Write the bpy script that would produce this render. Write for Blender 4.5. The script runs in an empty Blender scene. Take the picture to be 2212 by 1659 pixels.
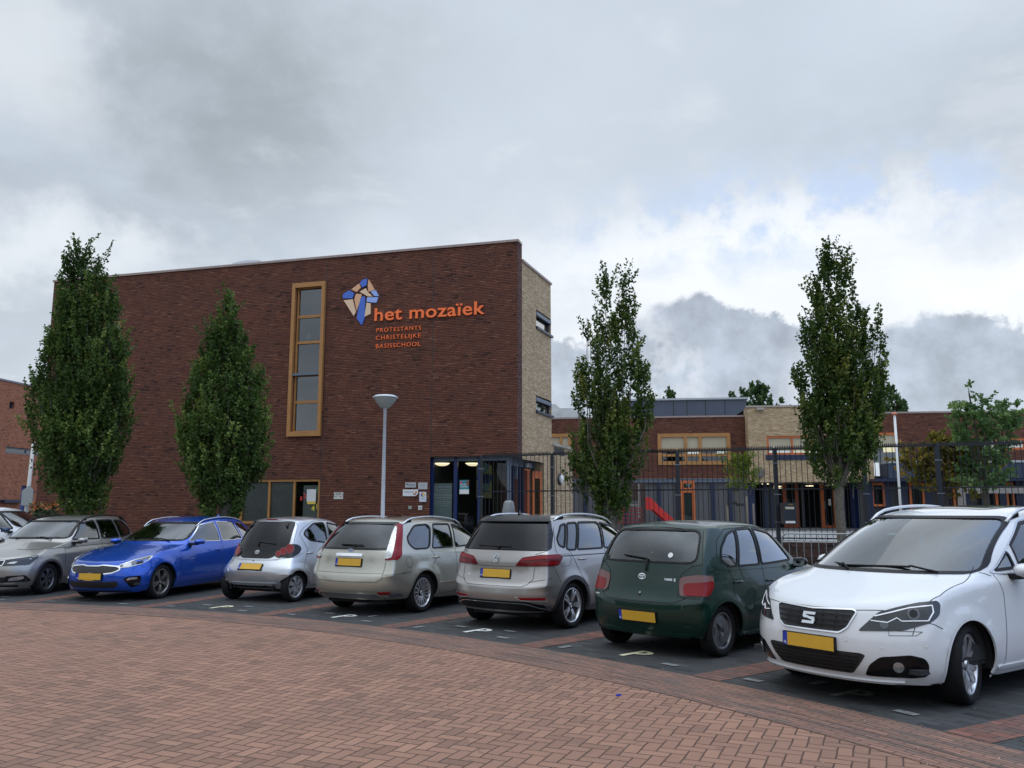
import bpy, bmesh, math, random
import numpy as np
from mathutils import Vector, Matrix
from mathutils.bvhtree import BVHTree

SC = bpy.context.scene
R = math.radians

# ---------------------------------------------------------------- camera
FPX, CX, CY, EYE, TH = 1800.0, 1106.0, 829.5, 1.65, R(8.64)
cam_d = bpy.data.cameras.new("camera")
cam_d.sensor_width = 36.0
cam_d.lens = 36.0 * FPX / 2212.0
cam_d.clip_end = 2000.0
cam = bpy.data.objects.new("camera", cam_d)
SC.collection.objects.link(cam)
cam.location = (0, 0, EYE)
cam.rotation_euler = (R(90) + TH, 0, 0)
SC.camera = cam

# ---------------------------------------------------------------- exposure
SC.view_settings.view_transform = 'Standard'
SC.view_settings.look = 'None'
SC.view_settings.exposure = 0.17
SC.view_settings.gamma = 1.0
SC.view_settings.use_curve_mapping = False
SUN_EL, SUN_AZ = R(42), R(88)          # azimuth clockwise from +Y

# ---------------------------------------------------------------- shader helpers
class NT:
    """small helper round a node tree"""
    def __init__(s, nt):
        s.nt = nt; s.n = nt.nodes; s.l = nt.links
    def new(s, t, **kw):
        n = s.n.new(t)
        for k, v in kw.items(): setattr(n, k, v)
        return n
    def put(s, sock, v):
        if v is None: return
        if isinstance(v, bpy.types.NodeSocket): s.l.new(v, sock)
        else: sock.default_value = v
    def m(s, op, a, b=None, c=None, clamp=False):
        n = s.new('ShaderNodeMath', operation=op, use_clamp=clamp)
        s.put(n.inputs[0], a); s.put(n.inputs[1], b); s.put(n.inputs[2], c)
        return n.outputs[0]
    def vm(s, op, a, b=None):
        n = s.new('ShaderNodeVectorMath', operation=op)
        s.put(n.inputs[0], a); s.put(n.inputs[1], b)
        return n.outputs[0]
    def xyz(s, v):
        n = s.new('ShaderNodeSeparateXYZ'); s.put(n.inputs[0], v); return n.outputs
    def comb(s, x, y, z=0.0):
        n = s.new('ShaderNodeCombineXYZ'); s.put(n.inputs[0], x); s.put(n.inputs[1], y); s.put(n.inputs[2], z)
        return n.outputs[0]
    def mix(s, f, a, b, mode='MIX'):
        n = s.new('ShaderNodeMix', data_type='RGBA', blend_type=mode)
        s.put(n.inputs[0], f); s.put(n.inputs[6], a); s.put(n.inputs[7], b)
        return n.outputs[2]
    def noise(s, vec, scale, detail=3.0, rough=0.55, dist=0.0, dim='3D'):
        n = s.new('ShaderNodeTexNoise', noise_dimensions=dim)
        s.put(n.inputs['Vector'], vec); n.inputs['Scale'].default_value = scale
        n.inputs['Detail'].default_value = detail; n.inputs['Roughness'].default_value = rough
        n.inputs['Distortion'].default_value = dist
        return n.outputs[0]
    def white(s, vec):
        n = s.new('ShaderNodeTexWhiteNoise', noise_dimensions='3D'); s.put(n.inputs['Vector'], vec)
        return n.outputs[0]
    def sstep(s, v, lo, hi, a=0.0, b=1.0):
        n = s.new('ShaderNodeMapRange', interpolation_type='SMOOTHSTEP')
        s.put(n.inputs[0], v); s.put(n.inputs[1], lo); s.put(n.inputs[2], hi)
        s.put(n.inputs[3], a); s.put(n.inputs[4], b)
        return n.outputs[0]
    def ramp(s, f, stops, interp='LINEAR'):
        n = s.new('ShaderNodeValToRGB'); s.put(n.inputs[0], f)
        cr = n.color_ramp; cr.interpolation = interp
        while len(cr.elements) < len(stops): cr.elements.new(0.5)
        for e, (p, c) in zip(cr.elements, stops):
            e.position = p; e.color = (*c, 1)
        return n.outputs[0]
    def bump(s, h, strength=0.5, dist=0.01):
        n = s.new('ShaderNodeBump'); s.put(n.inputs['Height'], h)
        n.inputs['Strength'].default_value = strength; n.inputs['Distance'].default_value = dist
        return n.outputs[0]

# ---------------------------------------------------------------- world: cloudy sky
def ray(px, py):
    xc, yc = px - CX, CY - py
    v = Vector((xc, FPX * math.cos(TH) - yc * math.sin(TH), yc * math.cos(TH) + FPX * math.sin(TH)))
    return v.normalized()
def azel(px, py):
    v = ray(px, py)
    return math.degrees(math.atan2(v.x, v.y)), math.degrees(math.asin(v.z))

world = bpy.data.worlds.new("World"); SC.world = world; world.use_nodes = True
w = NT(world.node_tree); w.n.clear()
tc = w.new('ShaderNodeTexCoord').outputs['Generated']
sky = w.new('ShaderNodeTexSky', sky_type='NISHITA', sun_disc=False)
sky.sun_elevation = SUN_EL; sky.sun_rotation = SUN_AZ; sky.air_density = 1.2; sky.dust_density = 1.5
dx, dy, dz = w.xyz(tc)
az = w.m('MULTIPLY', w.m('ARCTAN2', dx, dy), 57.2958)
el = w.m('MULTIPLY', w.m('ARCSINE', dz), 57.2958)
zz = w.m('ADD', w.m('MAXIMUM', dz, 0.0), 0.16)
plane = w.comb(w.m('DIVIDE', dx, zz), w.m('DIVIDE', dy, zz), 0.0)
n_big = w.noise(plane, 0.9, 7.0, 0.52, 0.35)
n_mid = w.noise(plane, 2.6, 6.0, 0.58, 0.2)
n_edge = w.noise(tc, 9.0, 6.0, 0.62, 0.0)
n_edge2 = w.noise(w.vm('ADD', tc, (3.1, 1.7, 0.4)), 20.0, 5.0, 0.6, 0.0)
azd = w.m('ADD', az, w.m('MULTIPLY', w.m('SUBTRACT', n_edge, 0.5), 16.0))
eld = w.m('ADD', el, w.m('ADD', w.m('MULTIPLY', w.m('SUBTRACT', n_edge, 0.5), 7.0), w.m('MULTIPLY', w.m('SUBTRACT', n_edge2, 0.5), 2.5)))
def blob(px, py, rx, ry, soft=0.6, A=None, E=None):
    """soft ellipse of cloud at a direction of the sky; radii in degrees"""
    a0, e0 = azel(px, py)
    u = w.m('DIVIDE', w.m('SUBTRACT', A or azd, a0), rx)
    v = w.m('DIVIDE', w.m('SUBTRACT', E or eld, e0), ry)
    r = w.m('SQRT', w.m('ADD', w.m('MULTIPLY', u, u), w.m('MULTIPLY', v, v)))
    return w.sstep(r, 1.0 - soft, 1.0 + soft, 1.0, 0.0)
def scaled(c, k=10.0): return (c[0]*k, c[1]*k, c[2]*k, 1)
L_, M_, D_ = (0.66, 0.72, 0.795), (0.52, 0.585, 0.665), (0.36, 0.41, 0.465)
cloud = w.ramp(w.m('ADD', w.m('MULTIPLY', n_big, 0.75), w.m('MULTIPLY', n_mid, 0.25)),
               [(0.30, tuple(x*1.0 for x in D_)), (0.47, M_), (0.60, L_), (0.80, (0.80, 0.85, 0.90))])
cloud = w.mix(1.0, cloud, (10, 10, 10, 1), 'MULTIPLY')
col = cloud
col = w.mix(w.m('MULTIPLY', blob(1250, 150, 20, 9, 0.8), 0.75), col, scaled((0.57, 0.635, 0.72)))
col = w.mix(w.m('MULTIPLY', blob(500, 210, 9, 5.5, 0.85), 0.85), col, scaled((0.315, 0.36, 0.39)))
col = w.mix(w.m('MULTIPLY', blob(830, 130, 8, 3.5, 0.85), 0.45), col, scaled((0.47, 0.53, 0.58)))
col = w.mix(w.m('MULTIPLY', blob(20, 110, 5, 3.5, 0.8), 0.6), col, scaled((0.74, 0.77, 0.80)))
col = w.mix(w.m('MULTIPLY', blob(60, 540, 7, 2.0, 0.8), 0.8), col, scaled((0.80, 0.84, 0.88)))
col = w.mix(w.m('MULTIPLY', blob(20, 690, 7, 2.6, 0.7), 0.7), col, scaled((0.50, 0.56, 0.62)))
# bright veil over the low sky, right of centre
col = w.mix(w.m('MULTIPLY', blob(1750, 590, 22, 5.0, 0.75), 0.80), col, scaled((0.86, 0.90, 0.95)))
col = w.mix(w.m('MULTIPLY', blob(1560, 560, 13, 2.6, 0.7), 0.7), col, scaled((0.92, 0.95, 0.99)))
col = w.mix(w.m('MULTIPLY', blob(2150, 620, 8, 2.2, 0.7), 0.7), col, scaled((0.98, 1.0, 1.03)))
bl = w.m('MULTIPLY', w.m('MULTIPLY', blob(1750, 440, 12, 2.6, 0.8), w.sstep(n_edge2, 0.42, 0.62)), 0.75)
col = w.mix(bl, col, scaled((0.50, 0.64, 0.90)))
col = w.mix(w.m('MULTIPLY', w.sstep(n_mid, 0.50, 0.68), 0.30), col, scaled((0.56, 0.635, 0.745)))
col = w.mix(w.m('MULTIPLY', w.sstep(n_mid, 0.46, 0.30), 0.30), col, scaled((0.84, 0.88, 0.92)))
# low cumulus with ragged tops
def cum(px, py, rx, ry, c, k=0.95, soft=0.10):
    global col
    rim = blob(px, py, rx * 1.10, ry * 1.18, 0.25)
    col = w.mix(w.m('MULTIPLY', rim, 0.5), col, scaled((0.93, 0.96, 0.99)))
    body = blob(px, py, rx, ry, soft)
    cc = w.ramp(n_edge2, [(0.35, tuple(x * 0.82 for x in c)), (0.65, tuple(min(1, x * 1.20) for x in c))])
    cc = w.mix(1.0, cc, (10, 10, 10, 1), 'MULTIPLY')
    col = w.mix(w.m('MULTIPLY', body, k), col, cc)
cum(1560, 800, 8.5, 5.0, (0.43, 0.485, 0.575), 0.97, 0.08)
cum(1230, 830, 7.0, 4.0, (0.47, 0.53, 0.62))
cum(2060, 860, 8.0, 5.0, (0.45, 0.51, 0.60), 0.97, 0.08)
low = w.sstep(el, 0.5, 8.0, 0.8, 0.0)
col = w.mix(low, col, scaled((0.50, 0.57, 0.66)))
# behind the photographer the cloud breaks up
back = w.m('MULTIPLY', w.sstep(dy, 0.66, 0.45), w.m('MULTIPLY', w.sstep(dx, 0.15, 0.6), 1.0))
brk = w.m('MULTIPLY', w.m('MULTIPLY', back, w.sstep(el, 72.0, 48.0)), w.sstep(n_mid, 0.80, 0.50))
col = w.mix(w.m('MULTIPLY', brk, 0.85), col, scaled((0.27, 0.47, 0.90)))
gain = w.m('ADD', 1.0, w.m('ADD', w.sstep(dy, 0.05, -0.55, 0.0, 0.5), w.sstep(el, 38.0, 66.0, 0.0, 1.9)))
col = w.mix(1.0, col, w.comb(gain, gain, gain), 'MULTIPLY')
fin = w.mix(0.95, sky.outputs[0], col)
bg = w.new('ShaderNodeBackground'); w.put(bg.inputs[0], fin); bg.inputs[1].default_value = 0.1
out = w.new('ShaderNodeOutputWorld'); w.l.new(bg.outputs[0], out.inputs[0])

# ---------------------------------------------------------------- sun behind the cloud
sd = bpy.data.lights.new("sun", 'SUN'); sd.energy = 0.5; sd.angle = R(110); sd.color = (1.0, 0.955, 0.89)
sun = bpy.data.objects.new("sun", sd); SC.collection.objects.link(sun)
sv = Vector((math.sin(SUN_AZ) * math.cos(SUN_EL), math.cos(SUN_AZ) * math.cos(SUN_EL), math.sin(SUN_EL)))
sun.rotation_euler = (-sv).to_track_quat('-Z', 'Y').to_euler()

# ---------------------------------------------------------------- object helpers
COL = SC.collection
def tag(o, label=None, cat=None, group=None, kind=None):
    if label: o['label'] = label
    if cat: o['category'] = cat
    if group: o['group'] = group
    if kind: o['kind'] = kind
    return o
def empty(name, loc, rz=0, label=None, cat=None, group=None):
    o = bpy.data.objects.new(name, None); COL.objects.link(o)
    o.empty_display_size = 0.2
    o.location = loc; o.rotation_euler = (0, 0, rz)
    return tag(o, label, cat, group)
def link(name, me, mats, parent=None, loc=None):
    o = bpy.data.objects.new(name, me); COL.objects.link(o)
    if not isinstance(mats, (list, tuple)): mats = [mats]
    for m_ in mats: me.materials.append(m_)
    if parent: o.parent = parent
    if loc: o.location = loc
    return o
def smooth(me, ang=None):
    me.polygons.foreach_set('use_smooth', [True] * len(me.polygons))
    if ang:
        try: me.set_sharp_from_angle(angle=R(ang))
        except Exception: pass
class MB:
    """collects shapes into one mesh"""
    def __init__(s): s.v = []; s.f = []; s.uv = []; s.mi = []; s.smooth = []
    def face(s, pts, uv=None, mi=0, sm=False):
        i = len(s.v); s.v += [tuple(p) for p in pts]
        s.f.append(tuple(range(i, i + len(pts)))); s.uv.append(uv or [(0, 0)] * len(pts)); s.mi.append(mi); s.smooth.append(sm)
    def box(s, x0, x1, y0, y1, z0, z1, M=None, mi=0):
        c = [Vector((x, y, z)) for z in (z0, z1) for y in (y0, y1) for x in (x0, x1)]
        if M is not None: c = [M @ p for p in c]
        for q in ((0, 2, 3, 1), (4, 5, 7, 6), (0, 1, 5, 4), (2, 6, 7, 3), (0, 4, 6, 2), (1, 3, 7, 5)):
            dims = (x1 - x0, y1 - y0, z1 - z0)
            s.face([c[k] for k in q], None, mi)
    def tube(s, pts, r, n=8, mi=0, cap=True):
        pts = [Vector(p) for p in pts]
        rs = r if isinstance(r, (list, tuple)) else [r] * len(pts)
        rings = []
        up = None
        for i, p in enumerate(pts):
            t = (pts[min(i + 1, len(pts) - 1)] - pts[max(i - 1, 0)]).normalized()
            if up is None:
                up = Vector((0, 0, 1)) if abs(t.z) < 0.9 else Vector((1, 0, 0))
            a = t.cross(up).normalized(); b = t.cross(a).normalized(); up = b.cross(t) if False else up
            rings.append([p + (a * math.cos(k * 2 * math.pi / n) + b * math.sin(k * 2 * math.pi / n)) * rs[i] for k in range(n)])
        base = len(s.v)
        for rg in rings: s.v += [tuple(q) for q in rg]
        for i in range(len(rings) - 1):
            for k in range(n):
                a = base + i * n + k; b = base + i * n + (k + 1) % n
                s.f.append((a, b, b + n, a + n)); s.uv.append([(0, 0)] * 4); s.mi.append(mi); s.smooth.append(True)
        if cap:
            s.f.append(tuple(base + k for k in range(n))[::-1]); s.uv.append([(0, 0)] * n); s.mi.append(mi); s.smooth.append(False)
            e = base + (len(rings) - 1) * n
            s.f.append(tuple(e + k for k in range(n))); s.uv.append([(0, 0)] * n); s.mi.append(mi); s.smooth.append(False)
    def lathe(s, prof, n=24, M=None, mi=0):
        base = len(s.v)
        for r_, z_ in prof:
            for k in range(n):
                a = 2 * math.pi * k / n
                p = Vector((r_ * math.cos(a), r_ * math.sin(a), z_))
                s.v.append(tuple(M @ p if M is not None else p))
        for i in range(len(prof) - 1):
            for k in range(n):
                a = base + i * n + k; b = base + i * n + (k + 1) % n
                s.f.append((a, b, b + n, a + n)); s.uv.append([(0, 0)] * 4); s.mi.append(mi); s.smooth.append(True)
    def mesh(s, name):
        me = bpy.data.meshes.new(name); me.from_pydata(s.v, [], s.f); 
        uvl = me.uv_layers.new(name='UVMap')
        flat = [c for f in s.uv for p in f for c in p]
        uvl.data.foreach_set('uv', flat)
        me.polygons.foreach_set('material_index', s.mi)
        me.polygons.foreach_set('use_smooth', s.smooth)
        me.update(); return me
    def build(s, name, mats, parent=None, sharp=None, fixn=False):
        me = s.mesh(name)
        if fixn:
            bm = bmesh.new(); bm.from_mesh(me); bmesh.ops.recalc_face_normals(bm, faces=bm.faces); bm.to_mesh(me); bm.free()
        if sharp: me.set_sharp_from_angle(angle=R(sharp))
        return link(name, me, mats, parent)
def gp(px, py, z=0.0):
    v = ray(px, py); t = (z - EYE) / v.z
    return Vector((v.x * t, v.y * t, z))
def at(px, py, Y):
    v = ray(px, py); t = Y / v.y
    return Vector((v.x * t, Y, EYE + v.z * t))

# ---------------------------------------------------------------- materials
MATS = {}
def mat(name, col=(0.5, 0.5, 0.5), rough=0.5, metal=0.0, coat=0.0, spec=0.5, emit=None, es=0.0, vary=0.0, vscale=8.0, bump=0.0, bscale=60.0, alpha=1.0):
    if name in MATS: return MATS[name]
    mt = bpy.data.materials.new(name); mt.use_nodes = True
    t = NT(mt.node_tree); p = t.n['Principled BSDF']
    p.inputs['Base Color'].default_value = (*col, 1); p.inputs['Roughness'].default_value = rough
    p.inputs['Metallic'].default_value = metal; p.inputs['Coat Weight'].default_value = coat
    p.inputs['Coat Roughness'].default_value = 0.04
    p.inputs['Specular IOR Level'].default_value = spec
    if emit: p.inputs['Emission Color'].default_value = (*emit, 1); p.inputs['Emission Strength'].default_value = es
    o = t.new('ShaderNodeTexCoord').outputs['Object']
    if vary:
        n = t.noise(o, vscale, 5.0, 0.6)
        lo = tuple(c * (1 - vary) for c in col); hi = tuple(min(1, c * (1 + vary)) for c in col)
        t.l.new(t.ramp(n, [(0.3, lo), (0.7, hi)]), p.inputs['Base Color'])
    if bump:
        t.l.new(t.bump(t.noise(o, bscale, 4.0, 0.6), bump, 0.01), p.inputs['Normal'])
    MATS[name] = mt; return mt
def glass(name, tint=(0.5, 0.55, 0.55), refl=1.0, rough=0.02):
    if name in MATS: return MATS[name]
    mt = bpy.data.materials.new(name); mt.use_nodes = True; t = NT(mt.node_tree)
    t.n.remove(t.n['Principled BSDF']); o = t.n['Material Output']
    tr = t.new('ShaderNodeBsdfTransparent'); tr.inputs[0].default_value = (*tint, 1)
    gl = t.new('ShaderNodeBsdfGlossy'); gl.inputs['Roughness'].default_value = rough; gl.inputs[0].default_value = (0.95, 0.98, 1.0, 1)
    fr = t.new('ShaderNodeFresnel'); fr.inputs[0].default_value = 1.52
    k = t.m('MINIMUM', t.m('ADD', t.m('MULTIPLY', fr.outputs[0], 1.25 * refl), 0.004 * refl), 1.0)
    mx = t.new('ShaderNodeMixShader'); t.l.new(k, mx.inputs[0]); t.l.new(tr.outputs[0], mx.inputs[1]); t.l.new(gl.outputs[0], mx.inputs[2])
    t.l.new(mx.outputs[0], o.inputs[0]); MATS[name] = mt; return mt
def uvout(t): return t.new('ShaderNodeUVMap', uv_map='UVMap').outputs[0]
def brick_mat(name, cols, mortar, bw=0.21, bh=0.0625, mj=0.010, patch=0.25, bump=0.5, dark=None, rough=0.85):
    """masonry in running bond over metre UVs; each brick takes its own tone"""
    if name in MATS: return MATS[name]
    mt = bpy.data.materials.new(name); mt.use_nodes = True; t = NT(mt.node_tree); p = t.n['Principled BSDF']
    uv = uvout(t); u, v, _ = t.xyz(uv)
    row = t.m('FLOOR', t.m('DIVIDE', v, bh))
    off = t.white(t.comb(row, 7.0, 0.0))
    uu = t.m('ADD', t.m('DIVIDE', u, bw), t.m('ADD', t.m('MULTIPLY', row, 0.5), t.m('MULTIPLY', off, 0.35)))
    cl = t.m('FLOOR', uu); fu = t.m('MULTIPLY', t.m('FRACT', uu), bw); fv = t.m('MULTIPLY', t.m('FRACT', t.m('DIVIDE', v, bh)), bh)
    du = t.m('MINIMUM', fu, t.m('SUBTRACT', bw, fu)); dv = t.m('MINIMUM', fv, t.m('SUBTRACT', bh, fv))
    d = t.m('MINIMUM', t.m('MULTIPLY', du, 1.6), dv)
    mk = t.sstep(d, mj * 0.25, mj * 0.75)
    rnd = t.white(t.comb(cl, row, 1.0))
    c = t.ramp(rnd, cols)
    big = t.noise(uv, 1.1, 5.0, 0.65, 0.4)
    c = t.mix(t.m('MULTIPLY', t.sstep(big, 0.35, 0.7), patch), c, (*dark, 1) if dark else (0.02, 0.015, 0.015, 1))
    rnd2 = t.white(t.comb(cl, row, 5.0))
    if dark: c = t.mix(t.m('MULTIPLY', t.m('GREATER_THAN', t.m('ADD', rnd2, t.m('MULTIPLY', big, 0.8)), 1.38), 0.8), c, (*[x * 0.55 for x in dark], 1))
    fine = t.noise(uv, 40.0, 4.0, 0.7)
    c = t.mix(t.m('MULTIPLY', t.m('SUBTRACT', fine, 0.3), 0.35), c, (0.0, 0.0, 0.0, 1))
    c = t.mix(mk, (*mortar, 1), c)
    t.l.new(c, p.inputs['Base Color']); p.inputs['Roughness'].default_value = rough
    p.inputs['Specular IOR Level'].default_value = 0.25
    h = t.m('ADD', mk, t.m('MULTIPLY', fine, 0.35))
    if bump: t.l.new(t.bump(h, bump, 0.012), p.inputs['Normal'])
    MATS[name] = mt; return mt
# ================================================================ ground, road, bays
BC = Vector((-12.78, -2.60, 0.0))          # centre of the curved car park
R_IN, R_BAY, R_END = 17.62, 18.46, 23.4
def pol(r, a, z=0.0):                        # a: degrees clockwise from +Y
    return Vector((BC.x + r * math.sin(R(a)), BC.y + r * math.cos(R(a)), z))

def paving_tone(t, rnd, base, spread):
    return t.ramp(rnd, [(0.0, tuple(x * (1 - spread) for x in base)), (0.12, tuple(x * (1 - spread * .35) for x in base)),
                        (0.7, base), (1.0, tuple(min(1, x * (1 + spread * .6)) for x in base))])
def herringbone():
    mt = bpy.data.materials.new("road_brick_herringbone"); mt.use_nodes = True; t = NT(mt.node_tree); p = t.n['Principled BSDF']
    o = t.new('ShaderNodeTexCoord').outputs['Object']
    a = R(24); W = 0.1045
    x, y, _ = t.xyz(o)
    wob = t.m('MULTIPLY', t.m('SUBTRACT', t.noise(o, 1.3, 3.0, 0.5), 0.5), 0.05)
    wob2 = t.m('MULTIPLY', t.m('SUBTRACT', t.noise(t.vm('ADD', o, (9., 4., 0.)), 9.0, 2.0, 0.5), 0.5), 0.012)
    x = t.m('ADD', x, t.m('ADD', wob, wob2)); y = t.m('ADD', y, wob2)
    u = t.m('DIVIDE', t.m('SUBTRACT', t.m('MULTIPLY', x, math.cos(a)), t.m('MULTIPLY', y, math.sin(a))), W)
    v = t.m('DIVIDE', t.m('ADD', t.m('MULTIPLY', x, math.sin(a)), t.m('MULTIPLY', y, math.cos(a))), W)
    iu, iv = t.m('FLOOR', u), t.m('FLOOR', v)
    fu, fv = t.m('SUBTRACT', u, iu), t.m('SUBTRACT', v, iv)
    k = t.m('FLOORED_MODULO', t.m('SUBTRACT', iu, iv), 4.0)
    is0, is1, is2, is3 = [t.m('COMPARE', k, float(q), 0.1) for q in range(4)]
    idu = t.m('SUBTRACT', iu, is1); idv = t.m('SUBTRACT', iv, is2)
    # distance to the joints that really exist round this cell
    gl = t.m('ADD', fu, t.m('MULTIPLY', is1, 9.0)); gr = t.m('ADD', t.m('SUBTRACT', 1.0, fu), t.m('MULTIPLY', is0, 9.0))
    gb = t.m('ADD', fv, t.m('MULTIPLY', is2, 9.0)); gt = t.m('ADD', t.m('SUBTRACT', 1.0, fv), t.m('MULTIPLY', is3, 9.0))
    d = t.m('MULTIPLY', t.m('MINIMUM', t.m('MINIMUM', gl, gr), t.m('MINIMUM', gb, gt)), W)
    mk = t.sstep(d, 0.0022, 0.0078)
    rnd = t.white(t.comb(idu, idv, 0.0)); rnd2 = t.white(t.comb(idu, idv, 3.0))
    c = paving_tone(t, rnd, (0.315, 0.170, 0.112), 0.30)
    big = t.noise(o, 0.55, 5.0, 0.6, 0.5)
    dk = t.m('GREATER_THAN', t.m('ADD', rnd2, t.m('MULTIPLY', t.m('SUBTRACT', big, 0.5), 1.3)), 0.90)
    c = t.mix(t.m('MULTIPLY', dk, 0.62), c, (0.15, 0.082, 0.058, 1))
    c = t.mix(t.sstep(big, 0.42, 0.68, 0.0, 0.5), c, (0.25, 0.145, 0.10, 1))
    bigr = t.noise(t.vm('ADD', o, (20., 3., 0.)), 0.16, 4.0, 0.6)
    c = t.mix(t.sstep(bigr, 0.4, 0.65, 0.0, 0.5), c, (0.27, 0.145, 0.095, 1))
    st = t.noise(t.vm('ADD', o, (5., 31., 0.)), 0.9, 6.0, 0.7, 1.2)
    c = t.mix(t.sstep(st, 0.56, 0.70, 0.0, 0.45), c, (0.115, 0.075, 0.055, 1))
    grain = t.noise(o, 160.0, 3.0, 0.75)
    c = t.mix(t.sstep(grain, 0.25, 0.8, 0.22, 0.0), c, (0.09, 0.055, 0.045, 1))
    c = t.mix(t.sstep(grain, 0.62, 0.82, 0.0, 0.25), c, (0.55, 0.42, 0.36, 1))
    jn = t.noise(o, 3.0, 4.0, 0.6)
    jc = t.ramp(jn, [(0.4, (0.055, 0.030, 0.022)), (0.62, (0.085, 0.05, 0.038)), (0.74, (0.06, 0.06, 0.035))])
    c = t.mix(mk, jc, c)
    t.l.new(c, p.inputs['Base Color']); p.inputs['Roughness'].default_value = 0.8; p.inputs['Specular IOR Level'].default_value = 0.3
    h = t.m('ADD', t.m('MULTIPLY', t.sstep(d, 0.001, 0.011), 1.0), t.m('ADD', t.m('MULTIPLY', grain, 0.16), t.m('MULTIPLY', rnd, 0.25)))
    t.l.new(t.bump(h, 0.55, 0.012), p.inputs['Normal'])
    return mt
def strip_mat(name, base, spread, joint, bw, bh, ruts=False, dirt=(0.06, 0.055, 0.045), dirtk=0.4):
    """running bond along the UV u direction; u, v in metres"""
    mt = bpy.data.materials.new(name); mt.use_nodes = True; t = NT(mt.node_tree); p = t.n['Principled BSDF']
    uv = uvout(t); o = t.new('ShaderNodeTexCoord').outputs['Object']
    u, v, _ = t.xyz(uv)
    wob = t.m('MULTIPLY', t.m('SUBTRACT', t.noise(o, 2.3, 3.0, 0.5), 0.5), 0.05)
    v2 = t.m('ADD', v, wob)
    row = t.m('FLOOR', t.m('DIVIDE', v2, bh)); off = t.white(t.comb(row, 2.0, 0.0))
    uu = t.m('ADD', t.m('DIVIDE', u, bw), t.m('ADD', t.m('MULTIPLY', row, 0.5), t.m('MULTIPLY', off, 0.2)))
    cl = t.m('FLOOR', uu)
    fu = t.m('MULTIPLY', t.m('FRACT', uu), bw); fv = t.m('MULTIPLY', t.m('FRACT', t.m('DIVIDE', v2, bh)), bh)
    d = t.m('MINIMUM', t.m('MINIMUM', fu, t.m('SUBTRACT', bw, fu)), t.m('MINIMUM', fv, t.m('SUBTRACT', bh, fv)))
    mk = t.sstep(d, 0.002, 0.0075)
    rnd = t.white(t.comb(cl, row, 0.0))
    c = paving_tone(t, rnd, base, spread)
    n1 = t.noise(o, 1.4, 5.0, 0.65, 0.6); n2 = t.noise(o, 150.0, 3.0, 0.7)
    c = t.mix(t.sstep(n1, 0.4, 0.72, 0.0, dirtk), c, (*dirt, 1))
    rnd3 = t.white(t.comb(cl, row, 8.0))
    c = t.mix(t.m('MULTIPLY', t.m('GREATER_THAN', rnd3, 0.8), 0.45), c, (*dirt, 1))
    c = t.mix(t.sstep(n2, 0.25, 0.8, 0.25, 0.0), c, (0.03, 0.03, 0.03, 1))
    if ruts:
        lon = t.noise(t.comb(t.m('MULTIPLY', u, 0.8), t.m('MULTIPLY', v, 9.0), 0.0), 1.0, 4.0, 0.6)
        c = t.mix(t.sstep(lon, 0.46, 0.62, 0.0, 0.6), c, (0.085, 0.072, 0.06, 1))
        for r0 in (17.85, 17.97):
            band = t.sstep(t.m('ABSOLUTE', t.m('SUBTRACT', v2, r0)), 0.0, 0.035, 0.75, 0.0)
            c = t.mix(t.m('MULTIPLY', band, t.sstep(t.noise(o, 0.8, 3.0, 0.5), 0.3, 0.6)), c, (0.045, 0.035, 0.028, 1))
        h2 = t.m('MULTIPLY', lon, -0.6)
    c = t.mix(mk, (*joint, 1), c)
    t.l.new(c, p.inputs['Base Color']); p.inputs['Roughness'].default_value = 0.78; p.inputs['Specular IOR Level'].default_value = 0.3
    h = t.m('ADD', t.sstep(d, 0.001, 0.011), t.m('ADD', t.m('MULTIPLY', n2, 0.18), t.m('MULTIPLY', rnd, 0.4)))
    t.l.new(t.bump(h, 0.5, 0.012), p.inputs['Normal'])
    return mt
def sector(name, r0, r1, a0, a1, z, m_, step=1.0, kind='structure'):
    mb = MB(); n = max(1, int(round((a1 - a0) / step)))
    for i in range(n):
        b0 = a0 + (a1 - a0) * i / n; b1 = a0 + (a1 - a0) * (i + 1) / n
        k0, k1 = R(b0) * 18.0, R(b1) * 18.0
        mb.face([pol(r0, b1, z), pol(r1, b1, z), pol(r1, b0, z), pol(r0, b0, z)], [(k1, r0), (k1, r1), (k0, r1), (k0, r0)])
    o = mb.build(name, m_, None)
    if kind: o['kind'] = kind
    return o
asphalt = mat('far_ground_paving', (0.12, 0.115, 0.105), 0.9, vary=0.3, vscale=1.5, bump=0.3)
mb = MB(); mb.face([(-600, -600, 0), (600, -600, 0), (600, 900, 0), (-600, 900, 0)])
g = mb.build('ground', asphalt); g['kind'] = 'structure'
hb = herringbone()
mb = MB(); nseg = 180; pts = [pol(R_IN + 0.02, 360.0 * i / nseg, 0.004) for i in range(nseg)]
mb.face(pts[::-1]); g = mb.build('road', hb); g['kind'] = 'structure'
red_strip = strip_mat('gutter_brick', (0.29, 0.15, 0.105), 0.32, (0.07, 0.045, 0.035), 0.21, 0.0525, ruts=True, dirt=(0.135, 0.115, 0.098), dirtk=0.5)
sector('gutter_strip', R_IN, R_BAY, -30, 130, 0.008, red_strip)
dark_pave = strip_mat('bay_dark_paving', (0.050, 0.051, 0.051), 0.55, (0.035, 0.036, 0.036), 0.21, 0.105, dirt=(0.045, 0.046, 0.045))
red_div = strip_mat('divider_brick', (0.21, 0.09, 0.064), 0.4, (0.05, 0.035, 0.03), 0.21, 0.105, dirt=(0.10, 0.08, 0.07), dirtk=0.6)
sector('parking_bays', R_BAY, R_END, -30, 130, 0.008, dark_pave)
PITCH = 8.08; BAY0 = 53.25
for k in range(-9, 7):
    a = BAY0 + PITCH * k
    sector('bay_divider', R_BAY, R_END, a - 1.12, a, 0.012, red_div, 0.5)
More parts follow.
